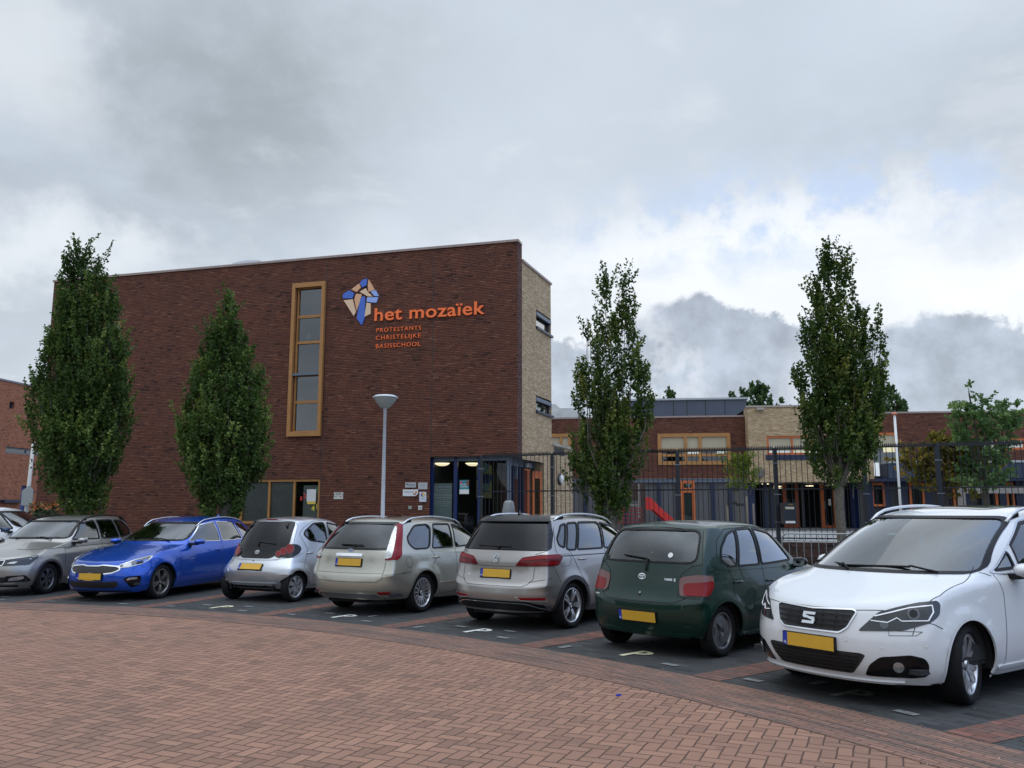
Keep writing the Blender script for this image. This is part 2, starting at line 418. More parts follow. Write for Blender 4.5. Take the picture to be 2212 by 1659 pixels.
walk = strip_mat('pavement_tiles', (0.20, 0.195, 0.185), 0.15, (0.08, 0.08, 0.075), 0.30, 0.30, dirt=(0.12, 0.115, 0.105))
kerb = mat('kerb_concrete', (0.33, 0.32, 0.30), 0.85, vary=0.2, bump=0.3)
mb = MB()
for i in range(160):
    b0, b1 = -30 + i, -29 + i
    mb.face([pol(R_END, b1, 0.0), pol(R_END, b0, 0.0), pol(R_END, b0, 0.12), pol(R_END, b1, 0.12)][::-1])
    mb.face([pol(R_END, b0, 0.12), pol(R_END + .12, b0, 0.12), pol(R_END + .12, b1, 0.12), pol(R_END, b1, 0.12)][::-1])
g = mb.build('kerb', kerb); g['kind'] = 'structure'
sector('pavement', R_END + .12, R_END + 2.2, -30, 130, 0.118, walk)

# painted P and light marker bricks in each bay
white_paint = mat('marking_white', (0.70, 0.69, 0.64), 0.7, vary=0.15, vscale=30, bump=0.2)
yellow_paint = mat('marking_cream', (0.62, 0.57, 0.38), 0.7, vary=0.15, vscale=30, bump=0.2)
worn_paint = mat('marking_worn', (0.16, 0.155, 0.13), 0.7, vary=0.35, vscale=30, bump=0.2)
tile_light = mat('marker_brick_light', (0.17, 0.175, 0.17), 0.8, vary=0.3, vscale=20, bump=0.3)
def local_quad(mb, a, r, pts, z, mi=0):
    """pts in the bay's own frame: x along the kerb, y away from the road"""
    ex = Vector((math.cos(R(a)), -math.sin(R(a)), 0)); ey = Vector((math.sin(R(a)), math.cos(R(a)), 0)); c = pol(r, a, z)
    mb.face([c + ex * x + ey * y for x, y in pts], None, mi)
def letter_p(a, r, m_, label, group):
    mb = MB(); z = 0.0165; w_ = 0.058
    # P lies with its foot towards the road
    H_, Wd = 0.44, 0.26
    local_quad(mb, a, r, [(-Wd/2, -H_/2), (-Wd/2 + w_*1.3, -H_/2), (-Wd/2 + w_*1.3, H_/2), (-Wd/2, H_/2)], z)
    cx_, cy_, rx, ry = -Wd/2 + 0.045, H_/2 - 0.125, 0.19, 0.125
    n = 16
    for i in range(n):
        t0 = math.pi/2 - math.pi * i / n; t1 = math.pi/2 - math.pi * (i+1) / n
        o0 = (cx_ + rx*math.cos(t0), cy_ + ry*math.sin(t0)); o1 = (cx_ + rx*math.cos(t1), cy_ + ry*math.sin(t1))
        i0 = (cx_ + (rx-w_*1.3)*math.cos(t0), cy_ + (ry-w_)*math.sin(t0)); i1 = (cx_ + (rx-w_*1.3)*math.cos(t1), cy_ + (ry-w_)*math.sin(t1))
        local_quad(mb, a, r, [i0, i1, o1, o0], z + 0.0005)
    o = mb.build('parking_letter', m_); tag(o, label, 'road marking', group); return o
tone = {1: (worn_paint, 'faded letter P painted on the bay under the white minivan'),
        0: (yellow_paint, 'cream letter P painted in the bay behind the dark green hatchback'),
        -1: (white_paint, 'bright white letter P in the bay behind the grey car with a black spoiler'),
        -2: (white_paint, 'white letter P painted in the bay behind the beige estate car'),
        -3: (yellow_paint, 'cream letter P painted in the bay behind the small silver hatchback')}
for k, (m_, lb) in tone.items():
    letter_p(BAY0 + PITCH * (k - 1) + 3.45, 18.99, m_, lb, 'letters P painted in the parking bays')
mb = MB()
random.seed(5)
for k in range(-8, 6):
    a = BAY0 + PITCH * k
    for da, r_ in ((0.55, 18.75), (1.9, 19.15), (5.4, 18.75), (4.4, 19.25)):
        if random.random() < 0.82:
            rot = random.uniform(-.1, .1)
            q = [(-.10, -.045), (.10, -.045 + rot*.1), (.10, .045 + rot*.1), (-.10, .045)]
            if random.random() < .3: q = [(y_, x_) for x_, y_ in q][::-1]
            local_quad(mb, a + da, r_, q, 0.0165)
g = mb.build('marker_bricks', tile_light); g['kind'] = 'structure'
# litter and grit on the paving
random.seed(11)
mb = MB()
for i in range(420):
    px, py = random.uniform(0, 2212), random.uniform(1330, 1655) ; c = gp(px, py, 0.006)
    s_ = random.uniform(.002, .006)
    a_ = random.random() * 3
    mb.face([c + Vector((s_*math.cos(a_+q)*random.uniform(.6,1.3), s_*math.sin(a_+q), .003 + .002*(q > 3))) for q in (0, 1.6, 3.1, 4.7)], mi=0 if random.random() < .7 else 1)
g = mb.build('grit', [mat('grit_pale', (0.6, 0.56, 0.5), 0.8), mat('grit_brown', (0.16, 0.1, 0.06), 0.8)]); g['kind'] = 'stuff'; tag(g, 'pale grit and leaf crumbs scattered on the brick road', 'litter')
mb = MB(); c = gp(1336, 1503, 0.004); mb.box(-.022, .022, -.008, .008, 0.001, .014, Matrix.Translation(c) @ Matrix.Rotation(.3, 4, 'Z'))
tag(mb.build('wrapper', mat('blue_wrapper', (0.03, 0.05, 0.5), 0.4)), 'tiny blue wrapper lying on the brick road', 'litter')
mb = MB(); c = gp(1416, 1530, 0.004); 
for k in range(5):
    a0, a1 = k*.5, k*.5+.5
    mb.face([c + Vector((0,0,.004)), c + Vector((.03*math.cos(a0), .016*math.sin(a0), .012)), c + Vector((.03*math.cos(a1), .016*math.sin(a1), .009))])
tag(mb.build('dead_leaf', mat('leaf_brown', (0.13, 0.05, 0.03), 0.7)), 'curled brown leaf lying on the brick road', 'leaf')
# ================================================================ school buildings
class Wall:
    """a vertical plane: s runs to the viewer's right along it, z up, d out of it"""
    def __init__(w_, P, ang):
        # ang: direction of +s, degrees clockwise from +Y
        w_.P = Vector((P[0], P[1], 0)); w_.u = Vector((math.sin(R(ang)), math.cos(R(ang)), 0))
        w_.n = Vector((w_.u.y, -w_.u.x, 0))
    def W(w_, s, z, d=0.0): return w_.P + w_.u * s + w_.n * d + Vector((0, 0, z))
    def px(w_, x, y, d=0.0):
        v = ray(x, y); o = Vector((0, 0, EYE)); Q = w_.P + w_.n * d
        t = (Q - o).dot(w_.n) / v.dot(w_.n); p = o + v * t
        return (p - w_.P).dot(w_.u), p.z
    def quad(w_, mb, s0, s1, z0, z1, d, mi=0):
        mb.face([w_.W(s0, z0, d), w_.W(s1, z0, d), w_.W(s1, z1, d), w_.W(s0, z1, d)], [(s0, z0), (s1, z0), (s1, z1), (s0, z1)], mi)
    def box(w_, mb, s0, s1, z0, z1, d0, d1, mi=0):
        """box with metre UVs on every side; d0 < d1"""
        a = lambda s, z, d: w_.W(s, z, d)
        mb.face([a(s0, z0, d1), a(s1, z0, d1), a(s1, z1, d1), a(s0, z1, d1)], [(s0, z0), (s1, z0), (s1, z1), (s0, z1)], mi)
        mb.face([a(s1, z0, d0), a(s0, z0, d0), a(s0, z1, d0), a(s1, z1, d0)], [(s1, z0), (s0, z0), (s0, z1), (s1, z1)], mi)
        mb.face([a(s0, z0, d0), a(s0, z0, d1), a(s0, z1, d1), a(s0, z1, d0)], [(d0, z0), (d1, z0), (d1, z1), (d0, z1)], mi)
        mb.face([a(s1, z0, d1), a(s1, z0, d0), a(s1, z1, d0), a(s1, z1, d1)], [(-d1, z0), (-d0, z0), (-d0, z1), (-d1, z1)], mi)
        mb.face([a(s0, z1, d1), a(s1, z1, d1), a(s1, z1, d0), a(s0, z1, d0)], [(s0, d1), (s1, d1), (s1, d0), (s0, d0)], mi)
        mb.face([a(s0, z0, d0), a(s1, z0, d0), a(s1, z0, d1), a(s0, z0, d1)], [(s0, d0), (s1, d0), (s1, d1), (s0, d1)], mi)
    def wall(w_, mb, s0, s1, z0, z1, holes, depth=0.35, mi=0, rmi=None):
        """wall sheet with rectangular openings and their reveals"""
        S = sorted(set([s0, s1] + [h for H in holes for h in (H[0], H[1])])); Z = sorted(set([z0, z1] + [h for H in holes for h in (H[2], H[3])]))
        for i in range(len(S) - 1):
            for j in range(len(Z) - 1):
                ms, mz = (S[i] + S[i+1]) / 2, (Z[j] + Z[j+1]) / 2
                if any(H[0] < ms < H[1] and H[2] < mz < H[3] for H in holes): continue
                w_.quad(mb, S[i], S[i+1], Z[j], Z[j+1], 0, mi)
        r_ = mi if rmi is None else rmi
        for a0, a1, b0, b1 in holes:
            e = -depth
            for q, uv in (([(a0, b0, 0), (a0, b1, 0), (a0, b1, e), (a0, b0, e)], [(0, b0), (0, b1), (depth, b1), (depth, b0)]),
                          ([(a1, b0, e), (a1, b1, e), (a1, b1, 0), (a1, b0, 0)], [(0, b0), (0, b1), (depth, b1), (depth, b0)]),
                          ([(a0, b1, 0), (a1, b1, 0), (a1, b1, e), (a0, b1, e)], [(a0, 0), (a1, 0), (a1, depth), (a0, depth)]),
                          ([(a0, b0, e), (a1, b0, e), (a1, b0, 0), (a0, b0, 0)], [(a0, 0), (a1, 0), (a1, depth), (a0, depth)])):
                mb.face([w_.W(*p) for p in q], uv, r_)
    def mat4(w_, s, z, d=0.0):
        """text lies in local XY, so X->s, Y->z, Z->d"""
        M = Matrix.Identity(4); c = w_.W(s, z, d)
        for r_ in range(3):
            M[r_][0] = w_.u[r_]; M[r_][1] = (0, 0, 1)[r_]; M[r_][2] = w_.n[r_]; M[r_][3] = c[r_]
        return M

dark_red = brick_mat('brick_brown_red', [(0.0, (0.11, 0.043, 0.030)), (0.12, (0.155, 0.057, 0.036)), (0.55, (0.18, 0.065, 0.040)), (0.92, (0.21, 0.078, 0.046)), (1.0, (0.27, 0.115, 0.07))],
                     (0.022, 0.013, 0.011), 0.24, 0.0625, 0.018, patch=0.34, bump=0.9, dark=(0.085, 0.043, 0.034))
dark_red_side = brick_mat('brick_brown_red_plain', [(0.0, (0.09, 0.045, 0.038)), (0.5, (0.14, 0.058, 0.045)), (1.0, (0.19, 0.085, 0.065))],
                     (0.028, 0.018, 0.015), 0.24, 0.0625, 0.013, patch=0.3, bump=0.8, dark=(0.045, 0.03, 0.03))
beige = brick_mat('brick_yellow', [(0.0, (0.42, 0.29, 0.165)), (0.4, (0.52, 0.37, 0.215)), (0.8, (0.59, 0.43, 0.255)), (1.0, (0.68, 0.53, 0.34))],
                  (0.20, 0.15, 0.095), 0.21, 0.0625, 0.014, patch=0.10, bump=0.8, dark=None)
orange_brick = brick_mat('brick_orange', [(0.0, (0.29, 0.11, 0.06)), (0.5, (0.38, 0.145, 0.077)), (1.0, (0.46, 0.19, 0.105))],
                  (0.12, 0.06, 0.04), 0.21, 0.0625, 0.012, patch=0.25, bump=0.4, dark=(0.15, 0.07, 0.045))
low_brick = brick_mat('brick_low_wall', [(0.0, (0.045, 0.026, 0.022)), (0.5, (0.085, 0.045, 0.035)), (1.0, (0.13, 0.07, 0.055))],
                  (0.05, 0.04, 0.035), 0.21, 0.0625, 0.012, patch=0.3, bump=0.6, dark=(0.03, 0.025, 0.022))
coping = mat('coping_brown_metal', (0.30, 0.225, 0.20), 0.45, 0.2, vary=0.15)
coping_pale = mat('coping_pale', (0.34, 0.29, 0.25), 0.6, vary=0.15)
oak = mat('frame_ochre_wood', (0.36, 0.165, 0.045), 0.55, vary=0.12, vscale=3)
orange = mat('frame_orange', (0.48, 0.115, 0.022), 0.5, vary=0.12, vscale=3)
orange_d = mat('frame_orange_dark', (0.28, 0.06, 0.015), 0.5)
blue = mat('frame_blue', (0.007, 0.015, 0.048), 0.4, vary=0.1)
blue_l = mat('frame_blue_post', (0.008, 0.024, 0.095), 0.4)
greyblue = mat('frame_greyblue', (0.10, 0.125, 0.16), 0.45)
panel_grey = mat('panel_grey', (0.085, 0.083, 0.088), 0.55, vary=0.1, vscale=1.2)
panel_slate = mat('panel_slate_blue', (0.065, 0.078, 0.11), 0.45, vary=0.1, vscale=1.0)
navy_panel = mat('panel_navy', (0.022, 0.035, 0.07), 0.45)
room_dark = mat('room_dark', (0.012, 0.012, 0.014), 0.9)
room_grey = mat('room_grey', (0.05, 0.052, 0.05), 0.9)
room_floor = mat('room_floor', (0.10, 0.09, 0.08), 0.6)
roofing = mat('roof_bitumen', (0.05, 0.05, 0.05), 0.95, vary=0.3)
soffit = mat('soffit_grey', (0.14, 0.14, 0.145), 0.7)
blind = mat('roller_blind_cream', (0.42, 0.365, 0.255), 0.8, vary=0.06, vscale=1)
white_m = mat('white_plain', (0.72, 0.72, 0.70), 0.6)
black_m = mat('black_plain', (0.015, 0.015, 0.017), 0.5)
steel = mat('steel_grey', (0.36, 0.37, 0.38), 0.42, 0.6)
zinc = mat('zinc_duct', (0.55, 0.56, 0.55), 0.4, 0.35, vary=0.15, vscale=2)
win_glass = glass('window_glass', (0.55, 0.60, 0.60), 1.5, 0.01)
win_glass_sky = glass('window_glass_mirror', (0.35, 0.38, 0.40), 1.7, 0.02)
lampglow = mat('lamp_glow', (0.9, 0.8, 0.5), 0.5, emit=(1.0, 0.86, 0.55), es=1.2)
lampwarm = mat('room_light_warm', (0.9, 0.85, 0.6), 0.5, emit=(1.0, 0.88, 0.55), es=1.0)

def win(parent, Wl, s0, s1, z0, z1, fm, fw=0.08, d=(-0.12, -0.02), mull=(), trans=(), gm=None, back=None, blindz=None, gd=None, name='window', backd=0.5):
    """framed window; mull: s positions, trans: (z, s0, s1) bars"""
    mb = MB(); b = Wl.box
    b(mb, s0, s1, z1 - fw, z1, *d); b(mb, s0, s1, z0, z0 + fw, *d)
    b(mb, s0, s0 + fw, z0 + fw, z1 - fw, *d); b(mb, s1 - fw, s1, z0 + fw, z1 - fw, *d)
    for m_ in mull: b(mb, m_ - fw*.4, m_ + fw*.4, z0 + fw, z1 - fw, d[0], d[1] - 0.006)
    for tz, a0, a1 in trans: b(mb, a0, a1, tz - fw*.35, tz + fw*.35, d[0], d[1] - 0.012)
    fr = mb.build(name, fm, parent)
    mb = MB(); g_ = gd if gd is not None else (d[0] + d[1]) / 2 - 0.01
    Wl.quad(mb, s0 + fw*.5, s1 - fw*.5, z0 + fw*.5, z1 - fw*.5, g_)
    mb.build('pane', gm or win_glass, fr)
    if blindz is not None:
        mb = MB(); Wl.box(mb, s0 + fw*.9, s1 - fw*.9, blindz, z1 - fw*.9, g_ + 0.006, g_ + 0.014); mb.build('blind', blind, fr)
    if back:
        mb = MB(); dd = g_ - backd
        a0, a1, b0, b1 = s0 + .01, s1 - .01, z0 + .01, z1 - .01
        Wl.quad(mb, a0 - .3, a1 + .3, b0 - .3, b1 + .3, dd)
        for q in ([(a0-.3, b0-.3), (a0-.3, b1+.3)], [(a1+.3, b1+.3), (a1+.3, b0-.3)], [(a0-.3, b1+.3), (a1+.3, b1+.3)], [(a1+.3, b0-.3), (a0-.3, b0-.3)]):
            (x0, y0), (x1, y1) = q
            mb.face([Wl.W(x0, y0, dd), Wl.W(x1, y1, dd), Wl.W(x1, y1, g_ - .1), Wl.W(x0, y0, g_ - .1)])
        mb.build('room_behind', back, fr)
    return fr

def text_mesh(txt, size=1.0, extrude=0.02, offset=0.0, font=None, spacing=1.0):
    cu = bpy.data.curves.new('t', 'FONT'); cu.body = txt; cu.size = size; cu.extrude = extrude; cu.offset = offset
    cu.space_character = spacing; cu.resolution_u = 4
    ob = bpy.data.objects.new('t', cu); COL.objects.link(ob)
    dg = bpy.context.evaluated_depsgraph_get(); me = bpy.data.meshes.new_from_object(ob.evaluated_get(dg))
    bpy.data.objects.remove(ob); bpy.data.curves.remove(cu)
    me.materials.clear()
    return me
def fit_text(me, x0, y0, x1, y1, ref=None):
    """scale a text mesh so its bounding box (or that of ref) fills the box"""
    co = np.empty(len(me.vertices) * 3); me.vertices.foreach_get('co', co); co = co.reshape(-1, 3)
    a, b = co.min(0), co.max(0)
    co[:, 0] = x0 + (co[:, 0] - a[0]) / max(1e-6, b[0] - a[0]) * (x1 - x0)
    co[:, 1] = y0 + (co[:, 1] - a[1]) / max(1e-6, b[1] - a[1]) * (y1 - y0)
    me.vertices.foreach_set('co', co.ravel()); me.update(); return me
def text_on(Wl, txt, p0, p1, d, m_, name, parent=None, extrude=0.02, offset=0.0, pxframe=True, spacing=1.0):
    """p0 = pixel of bottom left, p1 = pixel of top right"""
    s0, z0 = Wl.px(*p0, d); s1, z1 = Wl.px(*p1, d)
    me = text_mesh(txt, 1.0, extrude, offset, spacing=spacing); fit_text(me, 0, 0, s1 - s0, z1 - z0)
    o = link(name, me, m_, parent); o.matrix_world = Wl.mat4(s0, z0, d); return o

# --- main block
FW = Wall(at(1118, 984, 30.0)[:2], 74.6 + 180 - 180 + 0)     # placeholder direction, fixed below
P0 = at(1118, 984, 30.0)
FW = Wall((P0.x, P0.y), 180 - 74.6)      # +s to the right and slightly nearer; corner at s = 0
SW = Wall((0, 0), 20.4)                  # side wall runs away to the right
OVH = P0.z                               # underside of the overhang
GZ = 0.55                                # school ground level
ROOF = FW.px(1118, 522)[1]
sL = FW.px(117, 612)[0]
S0 = FW.px(929.5, 988)[0]; S1 = 0.0
main = empty('school_building', (P0.x, P0.y, 0), 0, 'three storey dark red brick school block with orange lettering, tall window and pale brick side', 'building')
def child(o, parent=None):
    """keep a world-space mesh in place under an empty"""
    return o
def under(mb, name, mats, root, **k):
    o = mb.build(name, mats, root, **k); o.matrix_parent_inverse = root.matrix_basis.inverted(); return o
_build = MB.build
def _b(s, name, mats, parent=None, **k):
    o = _build(s, name, mats, parent, **k)
    if parent is not None:
        bpy.context.view_layer.update()
        o.matrix_parent_inverse = parent.matrix_world.inverted()
    return o
MB.build = _b
_tw = FW.px
tall = [FW.px(643, 620)[0], FW.px(697, 618)[0], FW.px(637, 934)[1], FW.px(697, 618)[1]]
lowin = [FW.px(519, 1034)[0], FW.px(692, 1034)[0], 1.15, FW.px(692, 1034)[1]]
smallw = [FW.px(222, 690)[0], FW.px(263, 690)[0], FW.px(263, 722)[1], FW.px(263, 691)[1]]
slab = 0.5
mb = MB()
FW.wall(mb, sL, S0, 0, ROOF, [tuple(tall), tuple(lowin), tuple(smallw)], 0.30, 0)
FW.wall(mb, S0, 0, OVH, ROOF, [], 0.3, 0)
# back of the parapet, underside, ends (right end face follows the side wall)
e = SW.u * slab
c0 = FW.W(0, OVH); c1 = c0 + e
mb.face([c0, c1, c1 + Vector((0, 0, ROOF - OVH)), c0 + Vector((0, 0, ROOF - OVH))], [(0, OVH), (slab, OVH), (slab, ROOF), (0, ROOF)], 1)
BK = [FW.W(sL, 0) + Vector((.8, 4.0, 0)), FW.W(sL, 0)]
# left end wall
ll = (BK[0] - BK[1]).length
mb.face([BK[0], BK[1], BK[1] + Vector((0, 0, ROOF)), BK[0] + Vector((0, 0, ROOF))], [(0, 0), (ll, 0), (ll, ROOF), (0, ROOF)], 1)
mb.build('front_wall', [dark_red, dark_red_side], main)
mb = MB()
FW.box(mb, sL - .04, 0.06, ROOF, ROOF + 0.09, -slab, 0.05); 
mb.build('roof_coping', coping, main)
# side wall, pale brick
Pc = FW.W(0, 0) + SW.u * slab
SW = Wall((Pc.x, Pc.y), 20.4)
SROOF = SW.px(1129, 566)[1]
sE = SW.px(1190, 700)[0]; sE2 = SW.px(1236, 1000)[0]
w1 = [SW.px(1158, 676)[0], sE - 0.0, SW.px(1158, 704)[1], SW.px(1158, 668)[1]]
w2 = [SW.px(1158, 868)[0], sE - 0.0, SW.px(1158, 886)[1], SW.px(1158, 853)[1]]
gl1 = SW.px(1175, 1001)[0]; GH = SW.px(1175, 1000)[1]
mb = MB()
SW.wall(mb, 0, sE, OVH - .02, SROOF, [tuple(w1), tuple(w2)], 0.2)
SW.wall(mb, 0, gl1, GH, OVH - .02, [], 0.2)
SW.wall(mb, gl1, sE, 0, OVH - .02, [], 0.2)
mb.face([SW.W(sE, 0), SW.W(sE, 0) + Vector((-9, 3.3, 0)), SW.W(sE, SROOF) + Vector((-9, 3.3, 0)), SW.W(sE, SROOF)], [(0, 0), (9, 0), (9, SROOF), (0, SROOF)])
mb.face([SW.W(gl1, 0), SW.W(gl1, 0, -1.2), SW.W(gl1, GH, -1.2), SW.W(gl1, GH)], [(0, 0), (1.2, 0), (1.2, GH), (0, GH)])
mb.build('side_wall', beige, main)
mb = MB(); SW.box(mb, 0.02, sE + .05, SROOF, SROOF + .09, -0.3, 0.05); mb.build('side_coping', coping, main)
mb = MB(); mb.face([FW.W(sL, ROOF - .9), FW.W(0, ROOF - .9), SW.W(sE, ROOF - .9), SW.W(sE, ROOF - .9) + Vector((-9, 3.3, 0)), BK[0] + Vector((0, 0, ROOF - .9))])
mb.build('roof', roofing, main)
# side windows with navy sills and shading heads
for q in (w1, w2):
    fr = win(main, SW, q[0], q[1], q[2], q[3], navy_panel, 0.05, (-0.17, -0.10), gm=win_glass_sky, back=None)
    mb = MB(); SW.box(mb, q[0] - .03, q[1] + .12, q[2] - .10, q[2] - .01, -0.14, 0.07); mb.build('sill', blue, fr)
    mb = MB(); SW.box(mb, q[0] + .01, q[1] - .02, q[3] - .22, q[3] - .08, -0.09, 0.02); mb.build('blind_box', greyblue, fr)
    mb = MB(); SW.quad(mb, q[0], q[1], q[2], q[3], -0.6); mb.build('room_behind', room_grey, fr)
# tall window: projecting ochre surround
s0, s1, z0, z1 = tall
mb = MB(); fw = 0.17
FW.box(mb, s0 - .03, s1 + .03, z1 - .02, z1 + fw, -0.2, 0.13); FW.box(mb, s0 - .03, s1 + .03, z0 - fw, z0 + .02, -0.2, 0.13)
FW.box(mb, s0 - fw, s0 - .032, z0 - fw, z1 + fw, -0.2, 0.13); FW.box(mb, s1 + .032, s1 + fw, z0 - fw, z1 + fw, -0.2, 0.13)
tw = mb.build('tall_window', oak, main)
zs = [z1, FW.px(670, 683)[1], FW.px(670, 739)[1], FW.px(670, 809)[1], FW.px(670, 868)[1], z0]
for i in range(5):
    za, zb = zs[i + 1], zs[i]
    mb = MB(); d = (-.14, -.05) if i != 2 else (-.16, -.03)
    FW.box(mb, s0 - .03, s1 + .03, zb - .05, zb - .003, *d); FW.box(mb, s0 - .03, s1 + .03, za + .003, za + .06, *d)
    FW.box(mb, s0 - .03, s0 + .06, za + .06, zb - .05, *d); FW.box(mb, s1 - .06, s1 + .03, za + .06, zb - .05, *d)
    fr = mb.build('casement', oak, tw)
mb = MB()
for i in range(5): FW.quad(mb, s0, s1, zs[i+1] + .05, zs[i] - .04, -0.10 - .002 * i)
mb.build('pane', win_glass_sky, tw)
mb = MB(); FW.box(mb, s0 - .05, s1 + .05, zs[3] - .03, zs[3] + .06, -.02, .10); mb.build('ledge', greyblue, tw)
mb = MB()
FW.quad(mb, s0 - .5, s1 + .5, z0 - .5, z1 + .5, -2.2)
for a in (s0 - .5, s1 + .5): mb.face([FW.W(a, z0 - .5, -.3), FW.W(a, z1 + .5, -.3), FW.W(a, z1 + .5, -2.2), FW.W(a, z0 - .5, -2.2)])
for zf in [z0 - .5, zs[3] - .1, zs[1] - .3, z1 + .4]: mb.face([FW.W(s0 - .5, zf, -.3), FW.W(s1 + .5, zf, -.3), FW.W(s1 + .5, zf, -2.2), FW.W(s0 - .5, zf, -2.2)])
mb.build('room_behind', mat('room_orange_brown', (0.10, 0.045, 0.03), 0.8), tw)
for (px_, py_) in ((668, 727), (649, 862), (653, 870)):
    s_, z_ = FW.px(px_, py_, -.4)
    mb = MB(); mb.lathe([(0, -.14), (.09, -.12), (.11, 0), (.05, .1), (.0, .12)], 10, Matrix.Translation(FW.W(s_, z_, -.4))); mb.build('hanging_lamp', white_m, tw)
# small high window on the left
win(main, FW, *smallw, oak, 0.09, (-.15, -.04), back=room_grey, blindz=smallw[2] + .2, gm=win_glass)
# bottom left window with ochre posts
lw = win(main, FW, *lowin, oak, 0.10, (-.16, -.04), mull=(FW.px(580, 1060)[0], FW.px(634, 1060)[0]), gm=glass('window_glass_clear', (0.78, 0.80, 0.80), 1.0), back=room_dark, backd=3.0)
mb = MB(); FW.quad(mb, lowin[0] + .1, FW.px(634, 1060)[0] - .05, lowin[2], lowin[3] - .1, -.17)
mb.build('screen', mat('window_screen_grey', (0.30, 0.32, 0.30), 0.75, vary=0.12), lw)
mb = MB(); s_, z_ = FW.px(650, 1048, -.14); FW.quad(mb, s_, s_ + 1.05, 1.2, z_, -.36); mb.build('curtain', mat('curtain_pale', (0.42, 0.48, 0.44), 0.8), lw)
def paper(p0, p1, m_, root, d=-.085, name='paper', W_=None):
    W_ = W_ or FW; mb = MB(); a = W_.px(*p0, d); b = W_.px(*p1, d); W_.quad(mb, a[0], b[0], b[1], a[1], d); return mb.build(name, m_, root)
paper((663, 1057), (682, 1083), mat('paper_white', (0.62, 0.62, 0.60), 0.7), lw)
paper((663.5, 1083), (681.5, 1089), mat('paper_yellow', (0.65, 0.47, 0.08), 0.7), lw)
red_p = mat('sticker_red', (0.55, 0.03, 0.03), 0.6); grn_p = mat('sticker_green', (0.02, 0.16, 0.08), 0.6); yel_p = mat('sticker_yellow', (0.6, 0.48, 0.04), 0.6)
text_on(FW, '2', (655, 1077), (661, 1066), -.09, red_p, 'window_sticker', lw, .002, .02)
text_on(FW, '8', (648, 1082), (653, 1072), -.09, red_p, 'window_sticker', lw, .002, .02)
text_on(FW, '6', (683, 1062), (688, 1052), -.09, grn_p, 'window_sticker', lw, .002, .02)
text_on(FW, '0', (683, 1100), (689, 1088), -.09, yel_p, 'window_sticker', lw, .002, .02)
text_on(FW, '4', (672, 1104), (680, 1092), -.09, yel_p, 'window_sticker', lw, .002, .02)

# roof lights behind the parapet
for a, b, h_ in (((500, 572), (567, 560), 0.5), ((567, 566), (640, 558), 0.7)):
    sa, sb = FW.px(a[0], a[1], -2.0)[0], FW.px(b[0], b[1], -2.0)[0]; zt = FW.px(b[0], b[1], -2.0)[1]
    mb = MB(); FW.box(mb, sa, sb, ROOF - .9, zt - .15, -3.4, -2.0)
    n = 8
    for i in range(n):
        t0, t1 = math.pi * i / n, math.pi * (i + 1) / n
        f = lambda t: (sa + sb) / 2 - (sb - sa) / 2 * math.cos(t)
        h = lambda t: zt - .15 + .16 * math.sin(t) ** .6 if 0 < t < math.pi else zt - .15
        mb.face([FW.W(f(t0), h(t0), -2.0), FW.W(f(t1), h(t1), -2.0), FW.W(f(t1), h(t1), -3.4), FW.W(f(t0), h(t0), -3.4)])
        mb.face([FW.W(f(t0), zt - .15, -2.0), FW.W(f(t1), zt - .15, -2.0), FW.W(f(t1), h(t1), -2.0), FW.W(f(t0), h(t0), -2.0)])
    mb.build('roof_light', mat('rooflight_plastic', (0.62, 0.64, 0.66), 0.3), main)
# movement joints
mb = MB()
for px_ in (704, 935):
    a, _ = FW.px(px_, 700); FW.box(mb, a - .012, a + .012, (OVH if px_ == 935 else .2), ROOF - .02, -.02, .003)
mb.build('movement_joint', black_m, main)
# lettering and emblem
org_l = mat('letter_orange', (0.95, 0.17, 0.03), 0.45)
o = text_on(FW, 'het moza\u00efek', tuple((np.array((755, 735)) * .4973 + (1100, 900)) / 1.823), tuple((np.array((1628, 572)) * .4973 + (1100, 900)) / 1.823), 0.035, org_l, 'lettering', main, 0.03, 0.012, spacing=1.05)
for tx, a, b in (('PROTESTANTS', (770, 822), (1123, 768)), ('CHRISTELIJKE', (765, 893), (1120, 829)), ('BASISSCHOOL', (765, 949), (1117, 895))):
    text_on(FW, tx, tuple((np.array(a) * .4973 + (1100, 900)) / 1.823), tuple((np.array(b) * .4973 + (1100, 900)) / 1.823), 0.03, org_l, 'lettering', main, 0.015, 0.0, spacing=1.25)
em = {'b1': [(695, 395), (660, 405), (637, 428), (655, 467), (690, 448)], 'b2': [(554, 487), (503, 520), (501, 553), (578, 552), (592, 512)],
      'b3': [(660, 534), (679, 541), (676, 700), (652, 766), (611, 710), (640, 560)], 'b4': [(693, 545), (783, 542), (766, 587), (692, 580)],
      'l1': [(763, 488), (786, 534), (752, 534), (722, 498)],
      'p1': [(706, 402), (755, 485), (706, 500), (700, 452)], 'p2': [(633, 433), (644, 466), (612, 502), (569, 482)],
      'p3': [(684, 472), (697, 497), (738, 538), (700, 537), (634, 500)], 'p4': [(509, 568), (580, 560), (606, 660), (587, 691)],
      'p5': [(607, 516), (653, 520), (635, 585), (612, 652), (594, 560)], 'p6': [(690, 588), (722, 592), (721, 675), (674, 698)]}
emm = [mat('emblem_blue', (0.045, 0.13, 0.50), 0.4), mat('emblem_light_blue', (0.28, 0.40, 0.75), 0.4), mat('emblem_peach', (0.68, 0.37, 0.20), 0.45), mat('emblem_cream', (0.72, 0.50, 0.32), 0.45)]
mb = MB()
